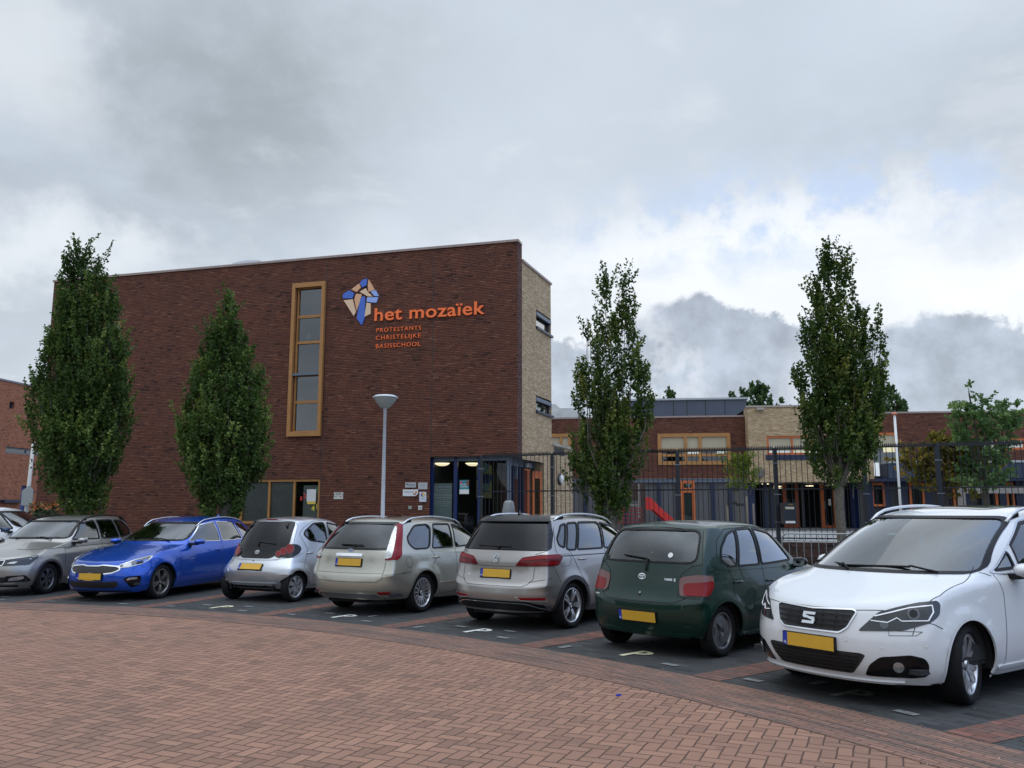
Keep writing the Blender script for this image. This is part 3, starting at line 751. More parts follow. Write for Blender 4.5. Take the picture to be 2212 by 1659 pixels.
for k, pl in em.items():
    q = [FW.px((x * .4973 + 1100) / 1.823, (y * .4973 + 900) / 1.823, 0.05) for x, y in pl]
    ar = sum(q[i][0] * q[(i+1) % len(q)][1] - q[(i+1) % len(q)][0] * q[i][1] for i in range(len(q)))
    if ar < 0: q = q[::-1]
    mi = {'b1': 0, 'b2': 0, 'b3': 0, 'b4': 1, 'l1': 1}.get(k, 2 if k in ('p1', 'p2', 'p5') else 3)
    mb.face([FW.W(s, z, .05) for s, z in q], None, mi)
    for i in range(len(q)):
        a, b = q[i], q[(i + 1) % len(q)]
        mb.face([FW.W(a[0], a[1], .0), FW.W(b[0], b[1], .0), FW.W(b[0], b[1], .05), FW.W(a[0], a[1], .05)], None, mi)
mb.build('mosaic_emblem', emm, main)

# corner glazing at the ground floor, set back under the overhang
GD = -0.22
zt = OVH
mb = MB()
FW.box(mb, S0 - .02, -0.38, zt - .15, zt + .0, GD - .12, GD, 0)
FW.box(mb, S0 - .02, -0.38, .2, .6, GD - .12, GD, 0)
hd = mb.build('glazing_rail', greyblue, main)
glz = empty('corner_glazing', (0, 0, 0)); glz.parent = main; 
bpy.context.view_layer.update(); glz.matrix_parent_inverse = main.matrix_world.inverted()
posts = [(932, .16), (984, .13), (1036, .14)]
for px_, w_ in posts:
    a = FW.px(px_, 1050, GD)[0]; mb = MB(); FW.box(mb, a - w_/2, a + w_/2, .2, zt - .003, GD - .13, GD + .03); mb.build('post', blue_l, glz)
a = FW.px(1099, 1050, GD)[0]; mb = MB(); FW.box(mb, a - .06, a + .06, .2, zt - .003, GD - .12, GD + .01); mb.build('post', greyblue, glz)
mb = MB(); FW.quad(mb, S0, a, .5, zt - .25, GD - .06); mb.build('pane', glass('glazing_clear', (0.62, 0.66, 0.66), 0.6), glz)
# glazed side with the open orange door
Q0 = FW.W(a, 0, GD); GS = Wall((Q0.x, Q0.y), 20.4)
gE = GS.px(1174, 1040)[0]
mb = MB(); GS.box(mb, .06, gE + .3, GH - .12, zt + .0, -.12, .0); GS.box(mb, .06, gE + .3, GH-.22, GH - .121, -.10, .02); mb.build('side_head', greyblue, glz)
for px_, w_, m_ in ((1108, .10, blue), (1116, .07, greyblue), (1122, .10, blue), (1130, .08, blue), (1147, .06, blue), (1153, .06, blue), (1159, .06, blue), (1165, .05, blue), (1172, .16, blue)):
    a_ = GS.px(px_, 1040)[0]; low = 0.2 if px_ < 1133 or px_ > 1170 else GS.px(1150, 1014)[1]
    mb = MB(); GS.box(mb, a_ - w_/2, a_ + w_/2, low, GH - .125, -.14, .03 + (.002 if m_ == blue else 0)); mb.build('post', m_, glz)
mb = MB(); GS.quad(mb, 0, GS.px(1130, 1040)[0], .5, GH - .1, -.05); GS.quad(mb, GS.px(1143, 1040)[0], gE, GS.px(1150, 1014)[1], GH - .1, -.05); mb.build('side_pane', glass('glazing_clear', (0.62, 0.66, 0.66), 0.9), glz)
mb = MB(); GS.box(mb, GS.px(1131, 1000)[0], GS.px(1143, 1000)[0], GS.px(1137, 1010)[1], GS.px(1137, 1001)[1], -.02, .10); mb.build('shutter_box', steel, glz)
# orange door leaf standing open
dr = empty('open_door', (0, 0, 0)); dr.parent = main; dr.matrix_parent_inverse = main.matrix_world.inverted()
dA = GS.W(GS.px(1147, 1050)[0], 0, .05)
DW = Wall((dA.x, dA.y), 62)
dw = DW.px(1169, 1050)[0]; dz = DW.px(1158, 1018)[1]
mb = MB()
DW.box(mb, 0, dw, dz - .28, dz, -.03, .03); DW.box(mb, 0, dw, .55, .85, -.03, .03); DW.box(mb, 0, dw*.22, .85, dz - .28, -.03, .03); DW.box(mb, dw*.84, dw, .85, dz - .28, -.03, .03)
mb.build('door_frame', orange, dr)
mb = MB(); DW.quad(mb, dw*.2, dw*.86, .84, dz - .27, 0); mb.build('door_pane', win_glass, dr)
mb = MB(); k0, k1 = GS.px(1136, 1050)[0], GS.px(1141, 1050)[0]
GS.box(mb, k0, k1, .5, GS.px(1138, 1017)[1], -.10, .06); mb.build('door_post', orange_d, dr)
mb = MB(); GS.box(mb, GS.px(1131, 1050)[0], GS.px(1143, 1050)[0], GS.px(1137, 1017)[1], GS.px(1137, 1013)[1], -.10, .05); mb.build('door_head', orange, dr)
# inside of the corner room
mb = MB()
i0, i1 = S0 - .2, 0.2
mb.face([FW.W(i0, .5, GD - .2), FW.W(-.3, .5, GD - .2), FW.W(.3, .5, -8), FW.W(i0, .5, -8)], None, 1)
mb.face([FW.W(i0, zt + .01, -8), FW.W(.4, zt + .01, -8), FW.W(-.02, zt + .01, -.05), FW.W(i0, zt + .01, -.05)], None, 2)
FW.quad(mb, i0, .3, .5, zt, -6.5, 0)
mb.face([FW.W(i0, .5, -.1), FW.W(i0, zt, -.1), FW.W(i0, zt, -8), FW.W(i0, .5, -8)], None, 0)
mb.face([SW.W(gl1 + .02, .5, -.1), SW.W(gl1 + .02, zt, -.1), SW.W(gl1 + .02, zt, -5), SW.W(gl1 + .02, .5, -5)], None, 0)
mb.build('room_inside', [mat('room_wall_dim', (0.045, 0.05, 0.055), 0.9), room_floor, soffit], main)
mb = MB(); FW.quad(mb, S0 + .1, FW.px(1034, 1040, -1.6)[0], .5, zt - .35, -2.6); mb.build('room_partition', room_dark, main)
for px_, k in ((955, 1.0), (1022, .8)):
    s_, z_ = FW.px(px_, 1001, -.9)
    mb = MB(); mb.lathe([(0, -.10), (.12, -.095), (.22, -.06), (.29, 0), (.29, .01), (0, .01)], 20, Matrix.Translation(FW.W(s_, z_, -.9))); mb.build('ceiling_lamp', lampglow, main)
# wall painting seen through the glass: plain shapes
paint = [mat('mural_yellow', (0.36, 0.33, 0.13), 0.8), mat('mural_blue', (0.045, 0.07, 0.16), 0.8), mat('mural_teal', (0.16, 0.27, 0.24), 0.8)]
mb = MB(); a = FW.px(1029, 1005, -.6); b = FW.px(1062, 1076, -.6); FW.quad(mb, a[0], b[0], b[1], a[1], -.6, 0)
for (c_, r_, mi) in (((1050, 1036), .24, 1), ((1044, 1010), .22, 2), ((1053, 1030), .13, 1), ((1040, 1034), .2, 1), ((1048, 1052), .16, 2)):
    s_, z_ = FW.px(*c_, -.6)
    mb.face([FW.W(s_ + r_ * math.cos(t) * (1 + .25*math.sin(3*t)), z_ + r_ * .9 * math.sin(t), -.59 + .003*mi) for t in np.linspace(0, 2*math.pi, 15)[:-1]], None, mi)
mb.build('painted_panel', paint, main)
mb = MB(); a = FW.px(1066, 1020, -1.2); b = FW.px(1100, 1100, -1.2); FW.quad(mb, a[0], b[0], .6, a[1], -1.3); mb.build('inner_curtain', mat('curtain_olive', (0.07, 0.065, 0.045), 0.9), main)
mb = MB(); a = FW.px(1080, 1035, -.9); FW.quad(mb, a[0], a[0] + .7, .6, a[1], -.9); mb.build('inner_door', mat('inner_door_brown', (0.09, 0.03, 0.02), 0.7), main)
# poster and text sheet behind the glass
GP = GD - .045
tp = mat('text_film', (0.065, 0.095, 0.09), 0.7); tl = mat('text_film_letters', (0.22, 0.26, 0.25), 0.7)
def cz(x, y, ox=1550, oy=1820, k=.1326): return ((x * k + ox) / 1.823, (y * k + oy) / 1.823)
a = FW.px(*cz(1190, 630), GP); b = FW.px(*cz(1740, 640), GP)
mb = MB(); FW.quad(mb, a[0], b[0], .8, a[1], GP); ts = mb.build('text_sheet', tp, glz)
rows = [('Op deze school', 700, 770), ('Zijn we onszelf', 795, 858), ('respecteren we elkaar', 880, 918), ('Maken we fouten', 938, 995), ('Lachen we veel', 1012, 1065), ('en helpen we elkaar', 1083, 1120), ('Vieren we feest', 1140, 1195), ('leren we van elkaar', 1212, 1245), ('Zijn we bij elkaar', 1262, 1310)]
for tx, y0, y1 in rows: text_on(FW, tx, cz(1212, y1), cz(1722, y0), GP + .004, tl, 'lettering', ts, .001, .006)
a = FW.px(993, 1037, GP); b = FW.px(1013, 1067, GP)
mb = MB(); FW.quad(mb, a[0], b[0], b[1], a[1], GP + .01, 0); hz = a[1] - b[1]; FW.quad(mb, a[0], b[0], b[1] + hz*.33, a[1], GP + .012, 1); FW.quad(mb, a[0] + .02, a[0] + .10, a[1] - .14, a[1] - .04, GP + .014, 2); FW.quad(mb, b[0] - .1, b[0], a[1] - .20, a[1] - .02, GP + .014, 3)
po = mb.build('window_poster', [white_m, mat('poster_teal', (0.03, 0.22, 0.27), 0.6), mat('poster_pink', (0.55, 0.08, 0.16), 0.6), mat('poster_brown', (0.2, 0.08, 0.05), 0.6)], glz)
text_on(FW, 'BUITEN', (994.5, 1048.5), (1007, 1045), GP + .016, white_m, 'lettering', po, .001, .01)
text_on(FW, 'SLAPEN!', (994.5, 1053), (1010, 1049.6), GP + .016, white_m, 'lettering', po, .001, .01)

# --- small signs on the front wall
sg_g = mat('sign_grey', (0.42, 0.43, 0.44), 0.5); sg_w = mat('sign_white', (0.70, 0.70, 0.71), 0.5); ink = mat('ink_dark', (0.05, 0.05, 0.055), 0.6); ink_l = mat('ink_grey', (0.30, 0.30, 0.31), 0.6)
def sign(p0, p1, m_, label, cut=0.0, t=.02):
    a = FW.px(*p0, t); b = FW.px(*p1, t); c_ = FW.W(a[0], b[1], 0)
    root = empty('wall_sign', c_, 0, label, 'sign'); bpy.context.view_layer.update()
    mb = MB()
    if cut:
        pts = [(a[0], a[1]), (a[0], b[1])] + [(b[0] - cut + cut*math.sin(q), b[1] + cut - cut*math.cos(q)) for q in np.linspace(0, math.pi/2, 7)] + [(b[0], a[1])]
        mb.face([FW.W(s, z, t) for s, z in pts])
        for i in range(len(pts)):
            q0, q1 = pts[i], pts[(i+1) % len(pts)]
            mb.face([FW.W(*q0, 0.001), FW.W(*q1, 0.001), FW.W(*q1, t), FW.W(*q0, t)])
    else: FW.box(mb, a[0], b[0], b[1], a[1], 0.001, t)
    mb.build('sign_board', m_, root, fixn=True)
    return root
def stext(root, tx, a, b, m_, off=.008, t=.023):
    o = text_on(FW, tx, cz(*a), cz(*b), t, m_, 'lettering', None, .001, off); o.parent = root
    bpy.context.view_layer.update(); o.matrix_parent_inverse = root.matrix_world.inverted(); return o
def sblob(root, c_, rx, ry, rot, m_, name='emblem', t=.0225, n=14, pointed=False):
    s_, z_ = FW.px(*cz(*c_), t); k = .1326 / 1.823 * 30 / 1800 
    mb = MB(); P_ = []
    for i in range(n):
        q = 2 * math.pi * i / n; r_ = (abs(math.cos(q)) ** .6 * rx if pointed else rx)
        x, y = rx * math.cos(q), ry * math.sin(q) * (abs(math.sin(q)) ** .5 if pointed else 1)
        P_.append((s_ + k * (x * math.cos(rot) - y * math.sin(rot)), z_ + k * (x * math.sin(rot) + y * math.cos(rot))))
    mb.face([FW.W(s, z, t) for s, z in P_]); return mb.build(name, m_, root)
r1 = sign(cz(345, 603), cz(660, 752), sg_g, 'grey wall sign reading scope with a dark squiggle, upper left of the sign cluster')
stext(r1, 'scope', (460, 710), (625, 660), ink); sblob(r1, (420, 665), 48, 14, -.4, ink); sblob(r1, (385, 645), 30, 9, .5, ink)
r2 = sign(cz(730, 603), cz(1000, 805), sg_g, 'pale grey wall sign with faint small print, upper right of the sign cluster')
stext(r2, 'basisschool', (805, 700), (930, 683), ink_l, .0)
r3 = sign(cz(275, 810), cz(722, 1005), sg_w, 'white wall sign with one rounded corner and orange leaf emblem', cut=.14)
stext(r3, 'De Buitenhoeve', (308, 898), (598, 865), ink, .003)
for c_, rx, ry, rt, m_ in (((662, 905), 62, 26, 1.35, mat('leaf_orange', (0.6, 0.20, 0.02), .5)), ((600, 945), 40, 14, -.9, mat('leaf_darkred', (0.10, 0.015, 0.01), .5)), ((640, 950), 30, 12, 1.8, mat('leaf_red', (0.35, 0.05, 0.01), .5))): sblob(r3, c_, rx, ry, rt, m_, pointed=True)
r4 = sign(cz(765, 883), cz(965, 1178), mat('sign_white_blue', (0.60, 0.61, 0.70), 0.5), 'white upright wall sign with a ring of coloured petals')
cols = [(0.75, 0.55, 0.03), (0.25, 0.5, 0.08), (0.05, 0.12, 0.5), (0.25, 0.03, 0.12), (0.7, 0.25, 0.02), (0.75, 0.65, 0.1)]
for i, c_ in enumerate(cols):
    q = i * 1.047 + .5; sblob(r4, (868 + 38*math.cos(q), 968 + 40*math.sin(q)), 30, 24, q, mat('petal_%s' % ['gold', 'green', 'blue', 'plum', 'orange', 'yellow'][i], c_, .5), t=.0225 + i*.0004)
sblob(r4, (868, 968), 18, 20, 0, sg_w, t=.026)
stext(r4, 'mediation', (815, 1075), (915, 1060), ink_l, 0); stext(r4, 'school', (835, 1095), (900, 1083), ink_l, 0)
r5 = sign(cz(732, 1293), cz(843, 1415), sg_w, 'small white house number tile reading 12')
stext(r5, '12', (757, 1393), (825, 1325), ink, .02)
r6 = sign(cz(437, 1296), cz(532, 1396), mat('sign_greygreen', (0.30, 0.32, 0.28), 0.5), 'small blank grey green plate left of the house number tile')
a_ = ((900 + 655*.633)/1.823, (1600 + 535*.633)/1.823); b_ = ((900 + 711*.633)/1.823, (1600 + 577*.633)/1.823)
r7 = sign(a_, b_, mat('sign_cream', (0.60, 0.58, 0.52), 0.5), 'cream bicycle sign on the brick between the low window and the lamp post')
mb = MB(); s_, z_ = FW.px((a_[0]+b_[0])/2, (a_[1]+b_[1])/2 - 2, .025)
for q in (-.12, .1):
    ring = [(s_ + q + .075*math.cos(t), z_ - .02 + .075*math.sin(t)) for t in np.linspace(0, 2*math.pi, 17)]
    for i in range(16):
        mb.face([FW.W(*ring[i], .025), FW.W(*ring[i+1], .025), FW.W(s_+q+(ring[i+1][0]-s_-q)*.8, z_-.02+(ring[i+1][1]-z_+.02)*.8, .025), FW.W(s_+q+(ring[i][0]-s_-q)*.8, z_-.02+(ring[i][1]-z_+.02)*.8, .025)])
for p, q in (((-.12, -.02), (-.05, .06)), ((-.05, .06), (.06, .06)), ((.06, .06), (.1, -.02)), ((-.05, .06), (.0, -.02)), ((.0, -.02), (.06, .06))):
    mb.face([FW.W(s_+p[0], z_+p[1], .026), FW.W(s_+q[0], z_+q[1], .026), FW.W(s_+q[0], z_+q[1]+.014, .026), FW.W(s_+p[0], z_+p[1]+.014, .026)])
mb.build('bicycle_symbol', ink, r7)
# oval wall lamp on the pale annex and the annex itself
an = empty('entrance_annex', SW.W(sE, 0), 0, 'low pale brick annex with weathered sloping cap beside the entrance', 'building'); bpy.context.view_layer.update()
AH = SW.px(1193, 962)[1]
mb = MB(); SW.wall(mb, sE + .003, sE2, 0, AH, [], .2)
mb.face([SW.W(sE2, 0), SW.W(sE2, 0) + Vector((-5, 2, 0)), SW.W(sE2, AH) + Vector((-5, 2, 0)), SW.W(sE2, AH)], [(0, 0), (5, 0), (5, AH), (0, AH)])
mb.build('wall', beige, an)
mb = MB(); SW.box(mb, sE + .02, sE2 + .05, AH, AH + .10, -.35, .06); mb.build('cap', mat('weathered_cap', (0.30, 0.28, 0.23), 0.9, vary=.5, vscale=4), an)
mb = MB(); SW.box(mb, sE + .3, sE + 1.7, AH - .35, AH - .05, -.05, .012); mb.build('stain', mat('moss_dark', (0.05, 0.045, 0.04), 0.95, vary=.5), an)
ls, lz = SW.px(1200, 887 + 0)[0], 0
ls, lz = SW.px((2000 + 1115*.1808)/1.823, (1740 + 815*.1808)/1.823)
wl = empty('wall_lamp', SW.W(ls, lz), 0, 'round white bulkhead lamp with black hood on the pale annex wall', 'lamp'); bpy.context.view_layer.update()
M_ = SW.mat4(ls, lz, 0) 
mb = MB(); mb.lathe([(.24, .0), (.25, .06), (.19, .09)], 24, M_); mb.build('housing', black_m, wl)
mb = MB(); mb.lathe([(.19, .085), (.16, .15), (.08, .18), (.0, .185)], 24, M_); mb.build('lamp_shade', white_m, wl)

# --- middle wing of the school (behind the playground)
MZ = 50.0
A_ = at(1190, 905, 51.0); B_ = at(1608, 900, 49.6)
MW = Wall((A_.x, A_.y), math.degrees(math.atan2(B_.x - A_.x, B_.y - A_.y)))
mid = empty('classroom_wing', A_.to_2d().to_3d(), 0, 'two storey red brick classroom wing with cream blinds behind the playground', 'building'); bpy.context.view_layer.update()
mh = MW.px(1400, 903)[1]; ms1 = MW.px(1612, 950)[0]; mbot = MW.px(1450, 1034)[1]
mw = [MW.px(1420, 937)[0], MW.px(1577, 937)[0], MW.px(1500, 1004)[1], MW.px(1500, 936)[1]]
mw2 = [MW.px(1170, 940)[0], MW.px(1235, 940)[0], MW.px(1200, 970)[1] - 1.2, MW.px(1210, 937)[1]]
mb = MB(); MW.wall(mb, -1.5, ms1, mbot, mh, [tuple(mw), tuple(mw2)], .2); mb.build('wall', dark_red, mid)
mb = MB(); MW.box(mb, -1.5, ms1, mh, mh + .10, -.4, .04); mb.build('coping', coping, mid)
mb = MB(); mb.face([MW.W(-1.5, mh - .1, -.1), MW.W(ms1, mh - .1, -.1), MW.W(ms1, mh - .1, -14), MW.W(-1.5, mh - .1, -14)]); mb.build('roof', roofing, mid)
# big window: cream blinds above, small lights below
def px_s(x): return MW.px(x, 970)[0]
fr = win(mid, MW, *mw, oak, .22, (-.15, .06), mull=(px_s((2400+1110*.271)/1.823), px_s((2400+1318*.271)/1.823)), trans=((MW.px(1500, (1700+340*.271)/1.823)[1], mw[0], mw[1]), (MW.px(1500, (1700+268*.271)/1.823)[1], mw[0], mw[1])), blindz=MW.px(1500, (1700+268*.271)/1.823)[1], back=room_dark, backd=3.0)
for a, b in ((1138, 1232), (1240, 1300), (1555, 1632), (1640, 1712)):
    q0 = MW.px((2400+a*.271)/1.823, (1700+280*.271)/1.823, -.2); q1 = MW.px((2400+b*.271)/1.823, (1700+322*.271)/1.823, -.2)
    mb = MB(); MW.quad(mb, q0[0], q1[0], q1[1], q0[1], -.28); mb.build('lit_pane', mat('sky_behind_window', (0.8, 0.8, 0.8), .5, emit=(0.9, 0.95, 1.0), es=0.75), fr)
win(mid, MW, *mw2, oak, .2, (-.15, .06), mull=(px_s(1212),), blindz=mw2[3] - 1.1, back=room_dark, backd=2.0)
# ground floor panels, blue posts, orange door
mb = MB(); MW.quad(mb, -1.5, ms1, 0.2, mbot, -.25); mb.build('panel_wall', panel_grey, mid)
mb = MB(); MW.box(mb, -1.5, ms1, mbot - .22, mbot - .002, -.22, -.06); mb.build('panel_head', greyblue, mid)
for x in (1262, 1300, 1350, 1384, 1421, 1461, 1537, 1574):
    a = px_s((x)); mb = MB(); MW.box(mb, a - .11, a + .11, .2, mbot - .22, -.24, -.10); mb.build('post', blue, mid)
mb = MB(); a, b = px_s(1331), px_s(1350); MW.quad(mb, a, b, 1.4, mbot - .4, -.22); mb.build('window', navy_panel, mid)
d0, d1 = px_s(1468), px_s(1498); dt = MW.px(1480, 1038)[1]
fr = win(mid, MW, d0, d1, .56, dt, orange, .17, (-.2, -.05), trans=((MW.px(1480, 1062)[1], d0, d1), (MW.px(1480, 1056)[1], d0, d1)), gm=win_glass, back=None, name='door')
mb = MB(); MW.quad(mb, d0 + .2, d1 - .2, .7, dt - .2, -.19); mb.build('door_blind', mat('louvre_green', (0.20, 0.26, 0.24), .7), fr)
# roof plant room and zinc ducts
pr0, pr1 = MW.px(1300, 880, -3)[0], MW.px(1612, 880, -3)[0]; pz = MW.px(1500, 864, -3)[1]
mb = MB(); MW.box(mb, pr0, pr1, mh - .2, pz, -9, -3); pl = mb.build('plant_room', panel_slate, mid)
mb = MB(); MW.box(mb, pr0 - .1, pr1 + .1, pz, pz + .12, -9.1, -2.9); mb.build('plant_roof_edge', mat('roof_edge_grey', (0.42, 0.44, 0.45), .5), mid)
mb = MB()
for x in (1340, 1371, 1410, 1455, 1484, 1524, 1566): a = MW.px(x, 880, -3)[0]; MW.box(mb, a - .02, a + .02, mh - .2, pz - .01, -3.0, -2.985)
mb.build('panel_joints', black_m, mid)
mb = MB(); k = MW.px(1207, 897, -2.5); k2 = MW.px(1262, 897, -2.5)
MW.box(mb, MW.px(1170, 897, -2.5)[0], k2[0], mh - .1, MW.px(1200, 889, -2.5)[1], -3.6, -2.5)
a0, a1 = MW.px(1188, 890, -2.6)[0], MW.px(1218, 890, -2.6)[0]; zt_ = MW.px(1200, 878, -2.6)[1]; zb_ = MW.px(1200, 889, -2.5)[1]
mb.face([MW.W(a0, zb_, -2.6), MW.W(a1, zb_, -2.6), MW.W(a0 + .35, zt_ + .15, -2.6), MW.W(a0, zt_ + .15, -2.6)])
MW.box(mb, a1 - .3, k2[0], zb_ + .001, MW.px(1200, 882, -2.6)[1], -3.4, -2.62)
mb.build('roof_duct', zinc, mid)
# --- pale box wing
C_ = at(1614, 878, 48.7); D_ = at(1900, 876.5, 48.0)
BW = Wall((C_.x, C_.y), math.degrees(math.atan2(D_.x - C_.x, D_.y - C_.y)))
bx = empty('entrance_wing', (C_.x, C_.y, 0), 0, 'pale brick box wing projecting over the dark entrance doors', 'building'); bpy.context.view_layer.update()
bh = BW.px(1614, 880)[1]; bb = BW.px(1700, 1041.5)[1]; bs1 = BW.px(1884, 950)[0]
bw = [BW.px(1656, 950)[0], BW.px(1858, 950)[0], BW.px(1700, (1750+150*.271)/1.823)[1], BW.px(1700, (1450+570*.4666)/1.823)[1]]
mb = MB(); BW.wall(mb, 0, bs1, bb, bh, [tuple(bw)], .25)
mb.face([BW.W(0, bb, -1.2), BW.W(0, bb, 0), BW.W(0, bh, 0), BW.W(0, bh, -1.2)], [(0, bb), (1.2, bb), (1.2, bh), (0, bh)])
mb.face([BW.W(bs1, bb, 0), BW.W(bs1, bb, -1.2), BW.W(bs1, bh, -1.2), BW.W(bs1, bh, 0)], [(0, bb), (1.2, bb), (1.2, bh), (0, bh)])
mb.build('wall', beige, bx)
mb = MB(); mb.face([BW.W(0, bb, 0), BW.W(0, bb, -5), BW.W(bs1, bb, -5), BW.W(bs1, bb, 0)]); mb.build('soffit', soffit, bx)
mb = MB(); mb.face([BW.W(0, bh - .02, 0), BW.W(bs1, bh - .02, 0), BW.W(bs1, bh - .02, -12), BW.W(0, bh - .02, -12)]); mb.build('roof', roofing, bx)
mb = MB(); BW.box(mb, -.04, bs1 + .04, bh, bh + .1, -.4, .05); mb.build('coping', coping_pale, bx)
fr = win(bx, BW, *bw, orange, .12, (-.2, -.04), mull=[BW.px(x, 950)[0] for x in (1711, 1755, 1812)], blindz=BW.px(1700, (1450+695*.4666)/1.823)[1], back=None)
for i, (a, b, es) in enumerate(((1660, 1708, 0), (1714, 1752, 1), (1760, 1808, 0), (1815, 1852, 0))):
    mb = MB(); q0 = BW.px(a, 976, -.2)[0]; q1 = BW.px(b, 976, -.2)[0]
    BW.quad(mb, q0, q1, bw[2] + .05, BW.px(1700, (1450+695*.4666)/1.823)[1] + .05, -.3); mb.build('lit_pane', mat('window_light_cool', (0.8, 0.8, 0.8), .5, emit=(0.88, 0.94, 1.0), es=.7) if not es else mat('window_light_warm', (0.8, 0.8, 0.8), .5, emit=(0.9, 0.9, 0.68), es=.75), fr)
mb = MB(); BW.box(mb, bw[0] - .1, bw[1] + .1, bw[2] - .3, bw[2] - .003, -.1, .05); mb.build('sill', blue, fr)
for (x, y, w_, h_, m_, nm) in ((1641, 884, .42, .13, coping_pale, 'overflow_pipe'), (1638.5, 1021, .55, .55, mat('speaker_grille', (0.12, 0.10, 0.09), .6), 'loudspeaker')):
    s_, z_ = BW.px(x, y)
    mb = MB()
    if nm == 'loudspeaker': mb.lathe([(.0, .12), (.2, .10), (.33, .14), (.34, 0)], 8, BW.mat4(s_, z_))
    else: BW.box(mb, s_ - w_/2, s_ + w_/2, z_ - h_/2, z_ + h_/2, 0, .25)
    mb.build(nm, m_, bx)
# entrance under the box
ED = -3.0
mb = MB(); BW.quad(mb, -2.5, bs1 + 2.0, .5, bb + .3, -6.0); mb.build('room_inside', room_dark, bx)
def epx(x, y): return BW.px(x, y, ED)
for (x0, x1, y0, y1, nm) in ((1689, 1728, 1036, 1140, 'door'), (1770, 1810, 1036, 1142, 'door')):
    a = epx(x0, y0); b = epx(x1, y1)
    fr = win(bx, BW, a[0], b[0], b[1], a[1], orange_d if x0 == 1689 else orange, .20, (ED - .06, ED + .06), gm=win_glass, name='door')
for x, w_, m_ in ((1622, .55, blue_l), (1655, .2, blue), (1667, .16, blue), (1735, .15, black_m), (1822, .22, blue), (1851, .65, blue_l), (1864, .2, blue)):
    a = BW.px(x, 1090, -1.5)[0]; mb = MB(); BW.box(mb, a - w_/2, a + w_/2, .5, bb, -1.7, -1.5); mb.build('post', m_, bx)
for (x, y) in ((1654, 1042), (1680, 1047), (1680, 1051), (1749, 1046), (1806, 1043)):
    s_, z_ = BW.px(x, y + 3, -2.2); mb = MB(); mb.lathe([(0, -.05), (.2, -.04), (.26, 0), (0, .02)], 12, Matrix.Translation(BW.W(s_, z_, -2.2))); mb.build('ceiling_lamp', lampglow, bx)
mb = MB(); BW.quad(mb, BW.px(1655, 1080, -2)[0], BW.px(1690, 1080, -2)[0], .6, bb - .2, -3.2); mb.build('glass_screen', mat('screen_green_grey', (0.035, 0.055, 0.06), .3), bx)
paper((1789, 1078), (1795.5, 1092), white_m, bx, ED + .01, 'paper', BW); paper((1696, 1086), (1706, 1091), mat('paper_green', (0.25, 0.36, 0.3), .7), bx, ED + .01, 'paper', BW)
paper((1770+4, 1082), (1784, 1100), mat('notice_green', (0.05, 0.11, 0.1), .6), bx, ED + .012, 'notice', BW)
mb = MB(); BW.box(mb, -3, bs1 + 1, .3, .62, -6, -.6); mb.build('plinth', mat('plinth_grey', (0.10, 0.10, 0.10), .8), bx)
# --- right wing
E_ = at(1884, 893, 48.3); F_ = at(2400, 893, 47.0)
RW = Wall((E_.x, E_.y), math.degrees(math.atan2(F_.x - E_.x, F_.y - E_.y)))
rg = empty('red_brick_wing', (E_.x, E_.y, 0), 0, 'two storey dark red brick wing at the far right with navy fascia and orange windows', 'building'); bpy.context.view_layer.update()
rh = RW.px(1950, 893)[1]; rb = RW.px(2000, 998)[1]; rs1 = RW.px(2420, 950)[0]
rw = [RW.px(1886, 940)[0], RW.px(1938, 940)[0], RW.px(1900, (1600+630*.3014)/1.823)[1], RW.px(1900, (1600+345*.3014)/1.823)[1]]
rw2 = [RW.px(2096, 940)[0], RW.px(2215, 940)[0], RW.px(2100, 972)[1], RW.px(2100, 948)[1]]
mb = MB(); RW.wall(mb, -1.0, rs1, rb, rh, [tuple(rw), tuple(rw2)], .2); mb.build('wall', dark_red, rg)
mb = MB(); RW.box(mb, -1.0, rs1, rh, rh + .1, -.4, .04); mb.build('coping', coping, rg)
mb = MB(); mb.face([RW.W(-1, rh - .1, 0), RW.W(rs1, rh - .1, 0), RW.W(rs1, rh - .1, -12), RW.W(-1, rh - .1, -12)]); mb.build('roof', roofing, rg)
fr = win(rg, RW, *rw, orange, .13, (-.15, .0), blindz=RW.px(1900, (1600+525*.3014)/1.823)[1], back=None)
mb = MB(); q0 = RW.px(1911, 960)[0]; RW.quad(mb, q0, rw[1] - .1, rw[2] + .1, rw[2] + 1.0, -.3); mb.build('lit_pane', lampwarm, fr)
mb = MB(); RW.quad(mb, rw[0], rw[1], rw[2] - .2, rw[3], -.9); mb.build('room_behind', room_grey, fr)
fr = win(rg, RW, *rw2, orange, .13, (-.15, .0), back=None, mull=(RW.px(2150, 950)[0],))
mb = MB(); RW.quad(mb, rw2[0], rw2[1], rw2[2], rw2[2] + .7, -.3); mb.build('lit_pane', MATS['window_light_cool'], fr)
mb = MB(); RW.box(mb, -1.0, RW.px(1960, 990)[0], rb - .02, RW.px(1920, 977)[1], -.02, .02); mb.build('spandrel', mat('spandrel_grey', (0.14, 0.15, 0.15), .6), rg)
ft = RW.px(2000, 1000, 1.5)[1]; fb = RW.px(2000, 1033, 1.5)[1]
mb = MB(); RW.box(mb, .2, rs1, fb, ft, .01, 1.5); mb.build('fascia', navy_panel, rg)
mb = MB(); RW.box(mb, .2, rs1, ft, ft + .12, .01, 1.56); mb.build('fascia_edge', mat('edge_light_grey', (0.36, 0.38, 0.4), .5), rg)
mb = MB(); RW.quad(mb, -1.0, rs1, .3, fb + .2, -.3); mb.build('back_wall', mat('glazed_dim', (0.045, 0.045, 0.048), .35), rg)
mb = MB(); RW.box(mb, -.5, rs1, fb - .16, fb - .004, 0, 1.45); mb.build('fascia_underside', blue, rg)
